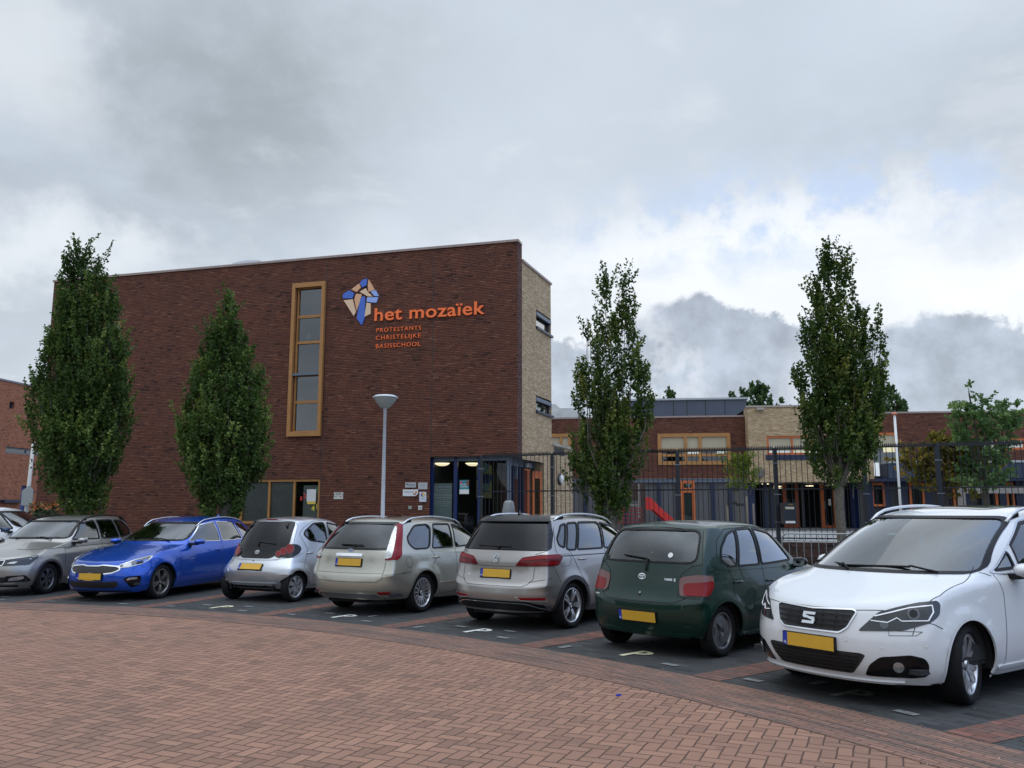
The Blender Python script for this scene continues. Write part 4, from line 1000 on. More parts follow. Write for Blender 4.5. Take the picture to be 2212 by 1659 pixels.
for i, x in enumerate((1878, 1917, 1952, 2003, 2040, 2084, 2125, 2165, 2200)):
    a = RW.px(x, 1060)[0]; mb = MB(); RW.box(mb, a - .17, a + .17, .5, fb, -.1, .06); mb.build('post', blue, rg)
for x0, x1, y1 in ((1880, 1913, 1094), (1962, 2001, 1120), (2056, 2082, 1120), (2128, 2160, 1130), (2170, 2196, 1130)):
    a = RW.px(x0, 1040)[0]; b = RW.px(x1, y1)
    win(rg, RW, a, b[0], max(.56, b[1]), fb - .2, orange, .13, (-.08, .04), gm=win_glass)

# --- orange brick building far left
L0 = ray(-60, 822); 
LW = Wall((at(20, 826, 56.0).x, 56.0), 7.6)
lz_ = LW.px(0, 821)[1]
lb = empty('neighbouring_building', (LW.P.x, LW.P.y, 0), 0, 'orange red brick building at the far left with a blue door and strip window', 'building'); bpy.context.view_layer.update()
la, le = LW.px(-120, 900)[0], LW.px(-120, 900)[0] + 34
LW.n_ = LW.n
wst = [LW.px(12, 970)[0], LW.px(150, 970)[0], LW.px(12, 978)[1], LW.px(12, 964)[1]]
wst[1] = min(wst[1], le - .5)
wsm = [LW.px(20, 880)[0], LW.px(31, 880)[0], LW.px(25, 883)[1], LW.px(25, 868)[1]]
ldr = [LW.px(44, 1080)[0], LW.px(59, 1080)[0], .0, LW.px(50, 1049)[1]]
ldr2 = [LW.px(82, 1080)[0], LW.px(100, 1080)[0], .0, LW.px(85, 1049)[1]]
mb = MB(); LW.wall(mb, la, le, 0, lz_, [tuple(wst), tuple(wsm), tuple(ldr)], .35); 
mb.build('wall', orange_brick, lb)
mb = MB(); LW.box(mb, la, le, lz_, lz_ + .12, -.3, .05); mb.build('coping', mat('coping_lead', (0.16, 0.15, 0.16), .5), lb)
win(lb, LW, *wst, mat('frame_grey', (0.16, 0.18, 0.2), .5), .1, (-.25, -.15), mull=[wst[0] + 2.2, wst[0] + 5.0], gm=win_glass_sky, back=room_grey)
win(lb, LW, *wsm, navy_panel, .1, (-.3, -.2), back=room_grey)
mb = MB(); LW.box(mb, ldr[0], ldr[1], 0, ldr[3], -.3, -.2); mb.build('door', mat('door_blue', (0.04, 0.07, 0.20), .5), lb)
mb = MB(); a = LW.px(0, 1083)[0]; b = LW.px(42, 1083)[0]; LW.box(mb, a, b, LW.px(20, 1086)[1], LW.px(20, 1080)[1], .02, .35); mb.build('awning_rail', blue, lb)
# ================================================================ playground, walls, fence, poles
# raised playground behind the low wall
FP = [at(x, 970, Z) for x, Z in ((1040, 24.6), (1191.8, 23.6), (1461.6, 22.4), (1671.7, 21.6), (1862, 20.9), (2020.7, 20.3), (2330, 19.2))]
FP = [Vector((p.x, p.y, 0)) for p in FP]
WT = 0.86
play = strip_mat('playground_tiles', (0.34, 0.335, 0.33), 0.10, (0.16, 0.155, 0.15), 0.30, 0.30, dirt=(0.22, 0.215, 0.20), dirtk=0.35)
mb = MB()
far = [Vector((p.x * 2.1 + (2 if p.x > 5 else 0), 49.5, 0)) for p in FP]
for i in range(len(FP) - 1):
    q = [FP[i], FP[i+1], far[i+1], far[i]]
    q = [v + Vector((0, 0.12, .50)) for v in q]
    mb.face(q, [(v.x, v.y) for v in q])
g = mb.build('playground', play); g['kind'] = 'structure'
lw_ = empty('low_brick_wall', FP[3], 0, 'low dark brick retaining wall carrying the black spiked fence', 'wall'); bpy.context.view_layer.update()
mb = MB(); s_ = 0
for i in range(len(FP) - 1):
    d = FP[i+1] - FP[i]; n = Vector((d.y, -d.x, 0)).normalized() * .11; L = d.length
    a, b = FP[i] + n, FP[i+1] + n; a2, b2 = FP[i] - n, FP[i+1] - n; up = Vector((0, 0, WT))
    mb.face([a, b, b + up, a + up], [(s_, 0), (s_ + L, 0), (s_ + L, WT), (s_, WT)]); mb.face([b2, a2, a2 + up, b2 + up], [(s_, 0), (s_ + L, 0), (s_ + L, WT), (s_, WT)])
    mb.face([a + up, b + up, b2 + up, a2 + up], [(s_, 0), (s_ + L, 0), (s_ + L, .22), (s_, .22)]); s_ += L
mb.build('wall', low_brick, lw_)
fence_m = mat('fence_black', (0.014, 0.016, 0.022), 0.45, 0.2)
post_m = mat('fence_post_black', (0.018, 0.022, 0.030), 0.45, 0.2)
fen = empty('spiked_fence', FP[3] + Vector((0, 0, WT)), 0, 'tall black steel bar fence with spiked top standing on the low brick wall', 'fence'); bpy.context.view_layer.update()
FT = 3.22
for i in range(len(FP) - 1):
    a, b = FP[i], FP[i+1]; d = b - a; L = d.length; u = d.normalized(); n = Vector((u.y, -u.x, 0))
    mb = MB(); nb = int(L / .128)
    for k in range(1, nb):
        p = a + u * (L * k / nb); mb.tube([p + Vector((0, 0, WT + .05)), p + Vector((0, 0, FT))], .009, 5, cap=False)
    for z in (WT + .08, 2.18, FT - .02):
        mb.face([a + n*.012 + Vector((0,0,z)), b + n*.012 + Vector((0,0,z)), b + n*.012 + Vector((0,0,z+.035)), a + n*.012 + Vector((0,0,z+.035))])
        mb.face([b - n*.012 + Vector((0,0,z)), a - n*.012 + Vector((0,0,z)), a - n*.012 + Vector((0,0,z+.035)), b - n*.012 + Vector((0,0,z+.035))])
        mb.face([a + n*.012 + Vector((0,0,z+.035)), b + n*.012 + Vector((0,0,z+.035)), b - n*.012 + Vector((0,0,z+.035)), a - n*.012 + Vector((0,0,z+.035))])
    mb.build('bar_panel', fence_m, fen)
    mb = MB(); ns = int(L / .0425)
    for k in range(1, ns):
        p = a + u * (L * k / ns); w_ = u * .016; z0, z1 = Vector((0,0,FT+.015)), Vector((0,0,FT+.105))
        m_ = u * .019; zm = Vector((0,0,FT+.035))
        mb.face([p - w_ + z0, p + w_ + z0, p + m_ + zm, p + z1, p - m_ + zm]); t_ = n * .008
        mb.face([p - t_ + z0, p + t_ + z0, p + z1])
    mb.build('spike_strip', fence_m, fen)
for i, p in enumerate(FP):
    mb = MB(); M_ = Matrix.Translation(p + Vector((0, -.05, 0)))
    mb.box(-.045, .045, -.05, .05, WT, FT + .03, M_)
    if i == 1: mb.box(.055, .075, -.02, .02, WT, FT, M_)
    mb.build('post', post_m, fen)
    mb = MB()
    for z in (1.35, 2.05, 2.85): mb.box(-.09, .09, -.062, -.045, z, z + .02, M_)
    mb.build('bracket', mat('bracket_steel', (.22, .23, .25), .4, .6), fen)
# letterbox on the fence
px0 = at(1693, 1086, 21.0); px1 = at(1722, 1132, 21.0)
lb_ = empty('letterbox', (px0.x, px0.y, px1.z), 0, 'dark letterbox with a cream slot plate hanging on the fence before the entrance', 'letterbox'); bpy.context.view_layer.update()
mb = MB(); mb.box(px0.x, px1.x, 21.0, 21.3, px1.z, px0.z); bmx = mb.build('box', mat('letterbox_dark', (0.02, 0.025, 0.035), .35), lb_)
mb = MB(); mb.box(px0.x + .03, px1.x - .06, 20.985, 20.997, px0.z - .16, px0.z - .10); mb.build('slot_plate', mat('plate_cream', (.5, .46, .36), .5), lb_)
mb = MB(); mb.box(px0.x + .10, px1.x - .08, 20.985, 20.997, px0.z - .05, px0.z - .03); mb.build('name_plate', mat('brass', (.35, .22, .06), .4, .7), lb_)
mb = MB(); mb.box(px0.x + .02, px0.x + .26, 20.985, 20.997, px1.z + .02, px1.z + .075); mb.build('paper_scrap', white_m, lb_)
# lettered film on the entrance screen
scr = BW.px(1655, 1080, -3.0)

# crowd barriers
galv = mat('galvanised', (0.34, 0.35, 0.36), 0.45, 0.75, vary=.15, vscale=5)
def barrier(p, q, label, n=13, h=1.12):
    root = empty('crowd_barrier', p, 0, label, 'barrier', 'steel crowd barriers along the car park'); bpy.context.view_layer.update()
    u = (q - p).normalized(); L = (q - p).length; V = lambda s, z: p + u * s + Vector((0, 0, z)); r_ = .15
    mb = MB(); pts = [V(0, .12), V(0, h - r_)] + [V(r_ - r_*math.cos(t), h - r_ + r_*math.sin(t)) for t in np.linspace(.2, math.pi/2, 5)] + [V(L - r_ + r_*math.sin(t), h - r_ + r_*math.cos(t)) for t in np.linspace(0, math.pi/2, 6)] + [V(L, .12)]
    mb.tube(pts, .021, 8); mb.build('frame', galv, root)
    mb = MB(); mb.tube([V(.02, .22), V(L - .02, .22)], .016, 7); mb.build('rail', galv, root)
    mb = MB(); mb.tube([V(.02, h - .17), V(L - .02, h - .17)], .010, 7); mb.build('rail', galv, root)
    for k in range(n):
        s = L * (k + 1) / (n + 1); mb = MB(); mb.tube([V(s, .235), V(s, h - .02)], .008, 6, cap=False); mb.build('bar', galv, root)
    for s in (.35, L - .35):
        mb = MB(); nn = Vector((u.y, -u.x, 0)); mb.tube([V(s, .2) , V(s, .0) + nn * .25], .016, 6); mb.tube([V(s, .2), V(s, 0) - nn * .25], .016, 6); mb.build('foot', galv, root)
    return root
ba = gp(1686, 1180); d0_ = at(1688, 1150, 20.0); p0_ = Vector((d0_.x, 20.0, 0)); dd = Vector((math.cos(R(28)), -math.sin(R(28)), 0))
barrier(p0_, p0_ + dd * 2.3, 'grey steel barrier between the green hatchback and the white minivan')
barrier(p0_ + dd * 2.42, p0_ + dd * 4.7, 'grey steel barrier seen through the windscreen of the white minivan')
d1_ = at(1240, 1150, 21.6)
p1_ = Vector((d1_.x, 21.2, 0)); barrier(p1_, p1_ + Vector((2.26, -.35, 0)), 'grey steel barrier behind the grey compact car with a black rear spoiler')

# unseen treeline added behind the viewpoint to darken reflections in the cars
random.seed(21); mb = MB(); wood = mat('unseen_treeline', (0.035, 0.045, 0.022), .9, vary=.5, vscale=.8)
for k in range(46):
    a = R(72 + k * 4.8 + random.uniform(-1.5, 1.5)); r0 = random.uniform(36, 44); h = random.uniform(5.0, 10.5); w_ = random.uniform(2.2, 4.2)
    c0 = Vector((r0 * math.sin(a), r0 * math.cos(a), 0)); n1, n2 = 7, 9; base = len(mb.v)
    for i in range(n1 + 1):
        t = math.pi * i / n1
        for j in range(n2):
            q = 2 * math.pi * j / n2; rr = w_ * max(.12, math.sin(t)) * random.uniform(.72, 1.2)
            mb.v.append((c0.x + rr * math.cos(q), c0.y + rr * math.sin(q), max(0, h * (.5 - .5 * math.cos(t)) * random.uniform(.93, 1.06))))
    for i in range(n1):
        for j in range(n2):
            mb.f.append((base + i*n2 + j, base + i*n2 + (j+1) % n2, base + (i+1)*n2 + (j+1) % n2, base + (i+1)*n2 + j)); mb.uv.append([(0, 0)] * 4); mb.mi.append(0); mb.smooth.append(False)
g = mb.build('unseen_treeline', wood); g['kind'] = 'stuff'; tag(g, 'dark line of trees added out of view to darken the car reflections', 'wood')
# lamp post
lp = at(832.5, 853, 18.3); lpx, lpy, lpz = lp.x, lp.y, lp.z
root = empty('street_lamp', (lpx, lpy, 0), 0, 'pale grey lamp post with a cone shaped lantern before the brick facade', 'street lamp'); bpy.context.view_layer.update()
MT = Matrix.Translation((lpx, lpy, 0))
post_grey = mat('lamp_post_grey', (0.46, 0.48, 0.50), .5, .1, vary=.08, vscale=3)
mb = MB(); mb.lathe([(.068, 0), (.068, 1.2), (.046, 1.25), (.034, lpz - .33), (.06, lpz - .30), (.06, lpz - .27)], 20, MT); mb.build('pole', post_grey, root)
mb = MB(); mb.lathe([(.09, lpz - .295), (.10, lpz - .285), (.175, lpz - .20), (.245, lpz - .10), (.252, lpz - .072), (.0, lpz - .075)], 28, MT); mb.build('lantern_bowl', mat('lantern_bowl', (0.30, 0.32, 0.29), .3), root)
mb = MB(); mb.lathe([(.252, lpz - .074), (.278, lpz - .070), (.280, lpz - .05), (.22, lpz - .015), (.12, lpz), (0, lpz + .004)], 28, MT); mb.build('lantern_cap', mat('lantern_cap', (0.55, 0.58, 0.58), .45), root)
# grey hood by the entrance
q = at(1099, 1080, 23.2)
mb = MB(); z_ = q.z; mb.lathe([(.05, 0), (.05, 1.2), (.20, 1.25), (.18, z_ - .30), (.14, z_ - .08), (.11, z_ - .03), (.05, z_ - .01), (0, z_ - .008)], 20, Matrix.Translation((q.x, 23.2, 0)))
tag(mb.build('grey_hood', mat('hood_plastic_grey', (.20, .215, .22), .35)), 'rounded grey plastic hood on a post, seen over the roof of the grey car', 'post')
# right flagpole
q = at(1932, 893, 30.0); b_ = at(1944.5, 1110, 30.0)
root = empty('flagpole', (q.x, 30.0, .5), 0, 'white flagpole with an orange cap on the playground', 'flagpole'); bpy.context.view_layer.update()
mb = MB(); mb.tube([(q.x, 30.0, .5), (q.x, 30.0, q.z - .05)], [.065, .042], 12); mb.build('pole', white_m, root)
mb = MB(); mb.lathe([(0, -.05), (.09, -.045), (.10, -.01), (.05, .03), (0, .035)], 14, Matrix.Translation((q.x, 30, q.z))); mb.build('cap', mat('cap_orange', (.6, .17, .08), .5), root)
# left pole with the back of a sign
q = at(72.5, 955, 27.0); zq = q.z
root = empty('sign_pole', (q.x, 27.0, 0), 0, 'pale pole with the grey back of a house shaped sign at the far left', 'pole'); bpy.context.view_layer.update()
base_x = at(55, 1112, 27.0).x
mb = MB(); mb.tube([(base_x - .02, 27.0, 0), (q.x, 27.0, zq)], [.075, .05], 12); mb.build('pole', mat('pole_pale', (.55, .53, .50), .5), root)
c0_, c1_ = at(46, 1092, 26.93), at(73, 1060, 26.93); zt2 = at(60, 1049, 26.93).z
mb = MB(); pts = [(c0_.x, c0_.z), (c1_.x, c0_.z), (c1_.x, c1_.z), ((c0_.x + c1_.x)/2 + .04, zt2), (c0_.x, c1_.z)]
mb.face([Vector((x, 26.90, z)) for x, z in pts]); mb.face([Vector((x, 26.93, z)) for x, z in pts][::-1])
for i in range(5):
    a, b = pts[i], pts[(i+1) % 5]; mb.face([Vector((a[0], 26.90, a[1])), Vector((a[0], 26.93, a[1])), Vector((b[0], 26.93, b[1])), Vector((b[0], 26.90, b[1]))])
mb.build('sign_back', mat('sign_back_grey', (.36, .38, .38), .4, .3), root)
# camera dome on the neighbouring building, flower tub
s_, z_ = LW.px(95*.55, 1040)
cb = at(31 + 64, 1041, 38.0)
mb = MB()
fl = at(103, 1098, 26.0)
root = empty('flower_tub', (fl.x - .1, 26.0, 0), 0, 'tub of orange flowers by the foot of the sign pole', 'planter'); bpy.context.view_layer.update()
random.seed(2)
mb = MB(); mb.lathe([(.0, 0), (.26, 0), (.34, 1.2), (.30, 1.2), (0, 1.15)], 14, Matrix.Translation((fl.x - .1, 26, 0))); mb.build('tub', mat('tub_brown', (.05, .03, .02), .8), root)
mb = MB()
for i in range(420):
    a = random.random() * 6.28; r_ = random.random() ** .5 * .42; z = fl.z - .35 + random.random() * .5
    c = Vector((fl.x - .1 + r_ * math.cos(a), 26 + r_ * math.sin(a), z)); s = .035
    mi = 1 if z > fl.z - .05 and random.random() < .55 else 0
    e1 = Vector((random.uniform(-1,1), random.uniform(-1,1), random.uniform(-1,1))).normalized() * s; e2 = Vector((random.uniform(-1,1), random.uniform(-1,1), random.uniform(-1,1))).normalized() * s
    mb.face([c - e1 - e2, c + e1 - e2, c + e1 + e2, c - e1 + e2], None, mi)
mb.build('flowers', [mat('tub_leaves', (.03, .055, .015), .7), mat('tub_petals', (.40, .12, .01), .6)], root)

# playground slide and climbing frame
PZ = .5
def P3(x, y, Y): return at(x, y, Y)
root = empty('play_slide', P3(1400, 1080, 31).to_2d().to_3d() + Vector((0,0,PZ)), 0, 'red plastic slide on a brown climbing frame behind the fence', 'slide'); bpy.context.view_layer.update()
red = mat('slide_red', (.55, .028, .022), .4)
mb = MB(); Y0, Y1 = 31.0, 31.6
top = [(1394.5, 1078), (1401, 1074), (1408, 1078), (1420, 1089)]; 
A = [P3(1394.5, 1076, Y0), P3(1402, 1073, Y0), P3(1409, 1078, Y0), P3(1425, 1095, Y0), P3(1447, 1114, Y0), P3(1462, 1128, Y0)]
B = [P3(1395, 1101, Y0), P3(1399, 1102, Y0), P3(1411, 1101, Y0), P3(1419, 1108, Y0), P3(1434, 1121, Y0), P3(1450, 1135, Y0)]
for yy in (Y0, Y1):
    off = Vector((0, yy - Y0, 0))
    for i in range(5): 
        f = [B[i] + off, B[i+1] + off, A[i+1] + off, A[i] + off]; mb.face(f); mb.face([p + Vector((0, .05, 0)) for p in f][::-1])
    for i in range(5): mb.face([A[i] + off, A[i+1] + off, A[i+1] + off + Vector((0, .05, 0)), A[i] + off + Vector((0, .05, 0))])
for i in range(5): mb.face([B[i] + Vector((0,0,.15)), B[i+1] + Vector((0,0,.15)), B[i+1] + Vector((0, .6, .15)), B[i] + Vector((0, .6, .15))])
mb.build('chute', red, root)
wood_d = mat('frame_wood_dark', (.055, .032, .025), .8, vary=.3)
mb = MB(); a, b = P3(1336, 1118, 31), P3(1381, 1045, 31); mb.box(a.x, b.x, 31.0, 31.06, P3(1350, 1082, 31).z, b.z); mb.box(P3(1385, 1080, 31).x, P3(1394, 1080, 31).x, 30.95, 31.15, PZ, P3(1390, 1044, 31).z); mb.build('wooden_panel', wood_d, root)
mb = MB(); mb.box(P3(1378, 1080, 31).x, P3(1382, 1080, 31).x, 30.9, 30.98, P3(1380, 1119, 31).z, P3(1380, 1045, 31).z); mb.box(P3(1340, 1080, 31).x, P3(1378, 1080, 31).x, 30.9, 30.98, P3(1350, 1092, 31).z, P3(1350, 1090, 31).z); mb.build('pale_rail', mat('rail_pale', (.28, .24, .20), .7), root)
red_d = mat('play_red_dark', (.22, .02, .015), .5)
mb = MB()
for yy in (1098, 1104, 1111, 1120, 1128): mb.box(P3(1326, yy, 30).x, P3(1386, yy, 30).x, 29.9, 30.0, P3(1350, yy + 1.2, 30).z, P3(1350, yy - 1.2, 30).z)
for xx in range(1328, 1386, 9): mb.tube([P3(xx, 1098, 29.95), Vector((P3(xx, 1098, 29.95).x, 29.95, PZ))], .012, 5)
mb.build('net_bars', red_d, root)
# wooden beam frame at the right
root = empty('swing_beam', P3(2070, 1090, 33).to_2d().to_3d() + Vector((0,0,PZ)), 0, 'grey wooden climbing beam on posts behind the fence at the far right', 'play equipment'); bpy.context.view_layer.update()
gw = mat('weathered_wood', (.27, .25, .22), .8, vary=.2)
mb = MB(); a = P3(2085, 1058, 33); b = P3(2260, 1058, 33); mb.box(a.x, b.x, 32.9, 33.1, a.z - .14, a.z + .14); mb.build('beam', gw, root)
for x in (2074, 2248): 
    mb = MB(); c = P3(x, 1050, 33); mb.box(c.x - .10, c.x + .10, 32.85, 33.1, PZ, c.z + .05); mb.build('post', gw, root)
# ================================================================ trees
from mathutils import noise as mnoise
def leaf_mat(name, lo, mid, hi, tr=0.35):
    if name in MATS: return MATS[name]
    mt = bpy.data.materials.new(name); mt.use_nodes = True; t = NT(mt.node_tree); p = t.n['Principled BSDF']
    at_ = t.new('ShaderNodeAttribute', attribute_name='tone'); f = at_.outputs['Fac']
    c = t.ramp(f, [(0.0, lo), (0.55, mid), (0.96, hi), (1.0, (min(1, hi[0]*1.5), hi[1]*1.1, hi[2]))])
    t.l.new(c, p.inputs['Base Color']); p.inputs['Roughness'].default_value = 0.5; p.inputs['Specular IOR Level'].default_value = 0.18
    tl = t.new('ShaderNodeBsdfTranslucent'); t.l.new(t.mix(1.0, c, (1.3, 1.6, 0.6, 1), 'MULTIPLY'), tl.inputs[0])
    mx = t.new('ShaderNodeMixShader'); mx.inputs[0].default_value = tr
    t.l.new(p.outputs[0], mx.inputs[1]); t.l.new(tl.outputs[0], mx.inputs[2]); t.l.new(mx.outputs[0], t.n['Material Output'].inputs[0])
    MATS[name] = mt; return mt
bark = mat('bark_grey', (0.13, 0.115, 0.09), 0.9, vary=.35, vscale=14, bump=.6, bscale=25)
bark_d = mat('bark_dark', (0.06, 0.05, 0.04), 0.9, vary=.35, vscale=14, bump=.6)
def leaves_mesh(name, P, D, S, T, rng):
    """leaf = folded quad of 2 faces; P centre, D pointing direction, S size, T tone"""
    n = len(P); up = rng.normal(size=(n, 3)); 
    side = np.cross(D, up); side /= np.linalg.norm(side, axis=1, keepdims=True) + 1e-9
    nor = np.cross(side, D)
    L = S[:, None]; wv = side * L * 0.36
    v0 = P; v1 = P + D * L * .5 + wv + nor * L * .10; v2 = P + D * L; v3 = P + D * L * .5 - wv + nor * L * .10
    V = np.stack([v0, v1, v2, v3], 1).reshape(-1, 3)
    F = np.arange(n * 4).reshape(n, 4); tri = np.concatenate([F[:, [0, 1, 2]], F[:, [0, 2, 3]]], 0)
    me = bpy.data.meshes.new(name); me.vertices.add(len(V)); me.vertices.foreach_set('co', V.ravel())
    me.loops.add(tri.size); me.loops.foreach_set('vertex_index', tri.ravel().astype(np.int32))
    me.polygons.add(len(tri)); me.polygons.foreach_set('loop_start', np.arange(0, tri.size, 3, dtype=np.int32))
    try: me.polygons.foreach_set('loop_total', np.full(len(tri), 3, dtype=np.int32))
    except Exception: pass
    a = me.attributes.new('tone', 'FLOAT', 'POINT'); a.data.foreach_set('value', np.repeat(T, 4).astype(np.float32))
    me.update(); me.validate(); return me
def lobe_tree(name, Y, lobes, base, trunk_r, mats, seed, label, dens=1.0, leaf=.085, up=.75, group=None, cat='tree', z0=0.0, depthk=0.85, trunk_top=None, bm_=None, stems=5, gap=0.0):
    """crown of upright shoots. lobes: (px, py_bottom, py_top, half-width px, weight) in photograph
    directions at distance Y; every lobe is a spindle of leafy shoots with real depth"""
    rng = np.random.default_rng(seed); random.seed(seed)
    b = at(base[0], base[1], Y); root = empty(name, (b.x, Y, z0), 0, label, cat, group); bpy.context.view_layer.update()
    P, D, S, T = [], [], [], []; twigs = MB(); k = Y / FPX
    twigs_n = 0
    for li, (px_, pyb, pyt, hw, wt) in enumerate(lobes):
        if isinstance(px_, tuple): pxb, pxt = px_
        else: pxb = pxt = px_
        lo, hi = at(pxb, pyb, Y), at(pxt, pyt, Y); H_ = hi.z - lo.z; Rm = hw * k * .94; dy0 = rng.uniform(-.25, .25) * Rm if li else 0
        nshoot = int(wt * 16 + H_ * Rm * 56 * dens)
        for i in range(nshoot):
            t0 = rng.beta(1.15, 1.5) * .95; a = rng.uniform(0, 2*math.pi)
            prof = (math.sin(math.pi * min(1, (t0 * .86 + .10)) ** .8)) ** .75 * (1 if t0 < .45 else max(.16, 1 - (t0 - .45) * 1.6))
            rr = Rm * max(.10, prof) * (rng.uniform(0.25, 1.0) ** .55)
            c = np.array([lo.x + (hi.x - lo.x) * t0 + rr * math.cos(a), Y + dy0 + rr * math.sin(a) * depthk, lo.z + H_ * t0])
            ln = rng.uniform(.25, .62) * (1.7 if rng.random() < .07 else 1) * (0.7 + .3 * H_ / 4)
            if c[2] + ln > hi.z + .15: ln = max(.15, hi.z + .15 - c[2])
            out_ = np.array([math.cos(a), math.sin(a), 0]) * rng.uniform(.08, .38) * (1 if rng.random() > .025 else 2.4)
            dr = out_ + np.array([0, 0, up]) + rng.normal(size=3) * .10; dr /= np.linalg.norm(dr)
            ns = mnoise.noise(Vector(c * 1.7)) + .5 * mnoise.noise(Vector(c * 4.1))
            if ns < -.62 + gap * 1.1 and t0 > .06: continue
            tone0 = np.clip(.34 + ns * .35 + (rr / Rm - .6) * .25 + rng.normal() * .08, 0, .9)  # sunlit outer clumps and shaded inner leaves put into the leaf tone
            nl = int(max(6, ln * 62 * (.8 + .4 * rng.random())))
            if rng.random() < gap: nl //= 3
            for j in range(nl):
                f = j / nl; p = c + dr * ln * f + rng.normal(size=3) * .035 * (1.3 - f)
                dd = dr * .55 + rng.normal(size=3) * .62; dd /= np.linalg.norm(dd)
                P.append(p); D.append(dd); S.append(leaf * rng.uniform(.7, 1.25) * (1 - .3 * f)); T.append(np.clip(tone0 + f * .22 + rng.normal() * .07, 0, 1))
            if rng.random() < .10: twigs.tube([c - dr * .3, c + dr * ln], [.012, .004], 4, cap=False)
    me = leaves_mesh(name + '_crown', np.array(P), np.array(D), np.array(S), np.array(T), rng)
    o = link('crown', me, mats, root); bpy.context.view_layer.update(); o.matrix_parent_inverse = root.matrix_world.inverted()
    bm_ = bm_ or bark
    tt = at(base[0], trunk_top or base[1] - 60, Y).z; mb = MB()
    mb.tube([(b.x, Y, z0 - .05), (b.x + .01, Y, z0 + (tt - z0) * .4), (b.x - .01, Y, z0 + (tt - z0) * .8), (b.x, Y, tt)], [trunk_r * 1.15, trunk_r, trunk_r * .97, trunk_r * 1.12], 12); mb.build('trunk', bm_, root)
    mb = twigs
    for li, (px_, pyb, pyt, hw, wt) in enumerate(lobes):
        pxb, pxt = px_ if isinstance(px_, tuple) else (px_, px_)
        for s_ in range(2 if stems > 3 else 1):
            lo, hi = at(pxb, pyb, Y), at(pxt, pyt, Y); o_ = Vector((rng.uniform(-.3, .3) * hw * k, rng.uniform(-.3, .3) * hw * k, 0))
            p0 = Vector((b.x, Y, tt - .08)); p1 = lo.lerp(hi, .25) + o_ * 1.5; p2 = lo.lerp(hi, .6) + o_; p3 = lo.lerp(hi, .93) + o_ * .2
            if p1.z < p0.z + .2: p1.z = p0.z + .2
            mb.tube([p0, p1, p2, p3], [trunk_r * .28, trunk_r * .13, trunk_r * .06, .004], 6, cap=False)
    mb.build('branches', bm_, root); return root
hb_leaf = leaf_mat('leaf_hornbeam', (0.022, 0.045, 0.012), (0.068, 0.112, 0.026), (0.23, 0.28, 0.070), .24)
hb_leaf2 = leaf_mat('leaf_hornbeam_turning', (0.020, 0.042, 0.011), (0.062, 0.100, 0.022), (0.23, 0.24, 0.055), .24)
G = 'upright hornbeam trees behind the parked cars'
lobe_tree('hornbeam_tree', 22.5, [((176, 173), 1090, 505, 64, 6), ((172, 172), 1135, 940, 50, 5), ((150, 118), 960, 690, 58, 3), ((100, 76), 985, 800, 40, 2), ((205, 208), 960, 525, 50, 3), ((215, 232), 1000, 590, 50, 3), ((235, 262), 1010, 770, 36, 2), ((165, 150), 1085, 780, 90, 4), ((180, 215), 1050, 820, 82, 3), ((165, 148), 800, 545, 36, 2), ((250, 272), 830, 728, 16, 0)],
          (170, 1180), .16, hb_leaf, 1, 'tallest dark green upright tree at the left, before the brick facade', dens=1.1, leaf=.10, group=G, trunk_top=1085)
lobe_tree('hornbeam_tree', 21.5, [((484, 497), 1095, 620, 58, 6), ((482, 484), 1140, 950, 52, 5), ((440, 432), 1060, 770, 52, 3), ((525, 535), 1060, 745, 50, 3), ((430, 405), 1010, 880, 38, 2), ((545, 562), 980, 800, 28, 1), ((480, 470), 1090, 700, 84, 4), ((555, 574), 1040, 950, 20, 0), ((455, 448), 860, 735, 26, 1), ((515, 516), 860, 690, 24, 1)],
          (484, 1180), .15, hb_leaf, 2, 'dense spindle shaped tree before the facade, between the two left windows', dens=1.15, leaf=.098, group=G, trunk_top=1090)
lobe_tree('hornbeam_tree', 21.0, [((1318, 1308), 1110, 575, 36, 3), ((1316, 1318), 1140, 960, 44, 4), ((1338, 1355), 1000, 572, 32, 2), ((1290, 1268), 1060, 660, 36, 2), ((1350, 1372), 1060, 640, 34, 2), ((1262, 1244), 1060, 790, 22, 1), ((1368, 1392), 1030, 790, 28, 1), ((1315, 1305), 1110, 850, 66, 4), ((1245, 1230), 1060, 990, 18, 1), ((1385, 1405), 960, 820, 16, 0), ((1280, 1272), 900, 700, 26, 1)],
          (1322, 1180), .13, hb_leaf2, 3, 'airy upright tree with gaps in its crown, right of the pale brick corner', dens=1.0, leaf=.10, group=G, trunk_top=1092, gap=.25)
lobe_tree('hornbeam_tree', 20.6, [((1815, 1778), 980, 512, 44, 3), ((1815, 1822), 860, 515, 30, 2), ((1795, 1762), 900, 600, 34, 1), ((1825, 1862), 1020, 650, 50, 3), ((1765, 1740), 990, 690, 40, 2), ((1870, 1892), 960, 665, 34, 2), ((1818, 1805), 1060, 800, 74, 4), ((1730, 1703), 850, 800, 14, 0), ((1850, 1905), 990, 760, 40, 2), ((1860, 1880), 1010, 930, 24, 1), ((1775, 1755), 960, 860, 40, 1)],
          (1822, 1235), .115, hb_leaf2, 4, 'tall forked upright tree with a bare trunk, before the entrance wing', dens=1.0, leaf=.105, group=G, trunk_top=1052, gap=.12)
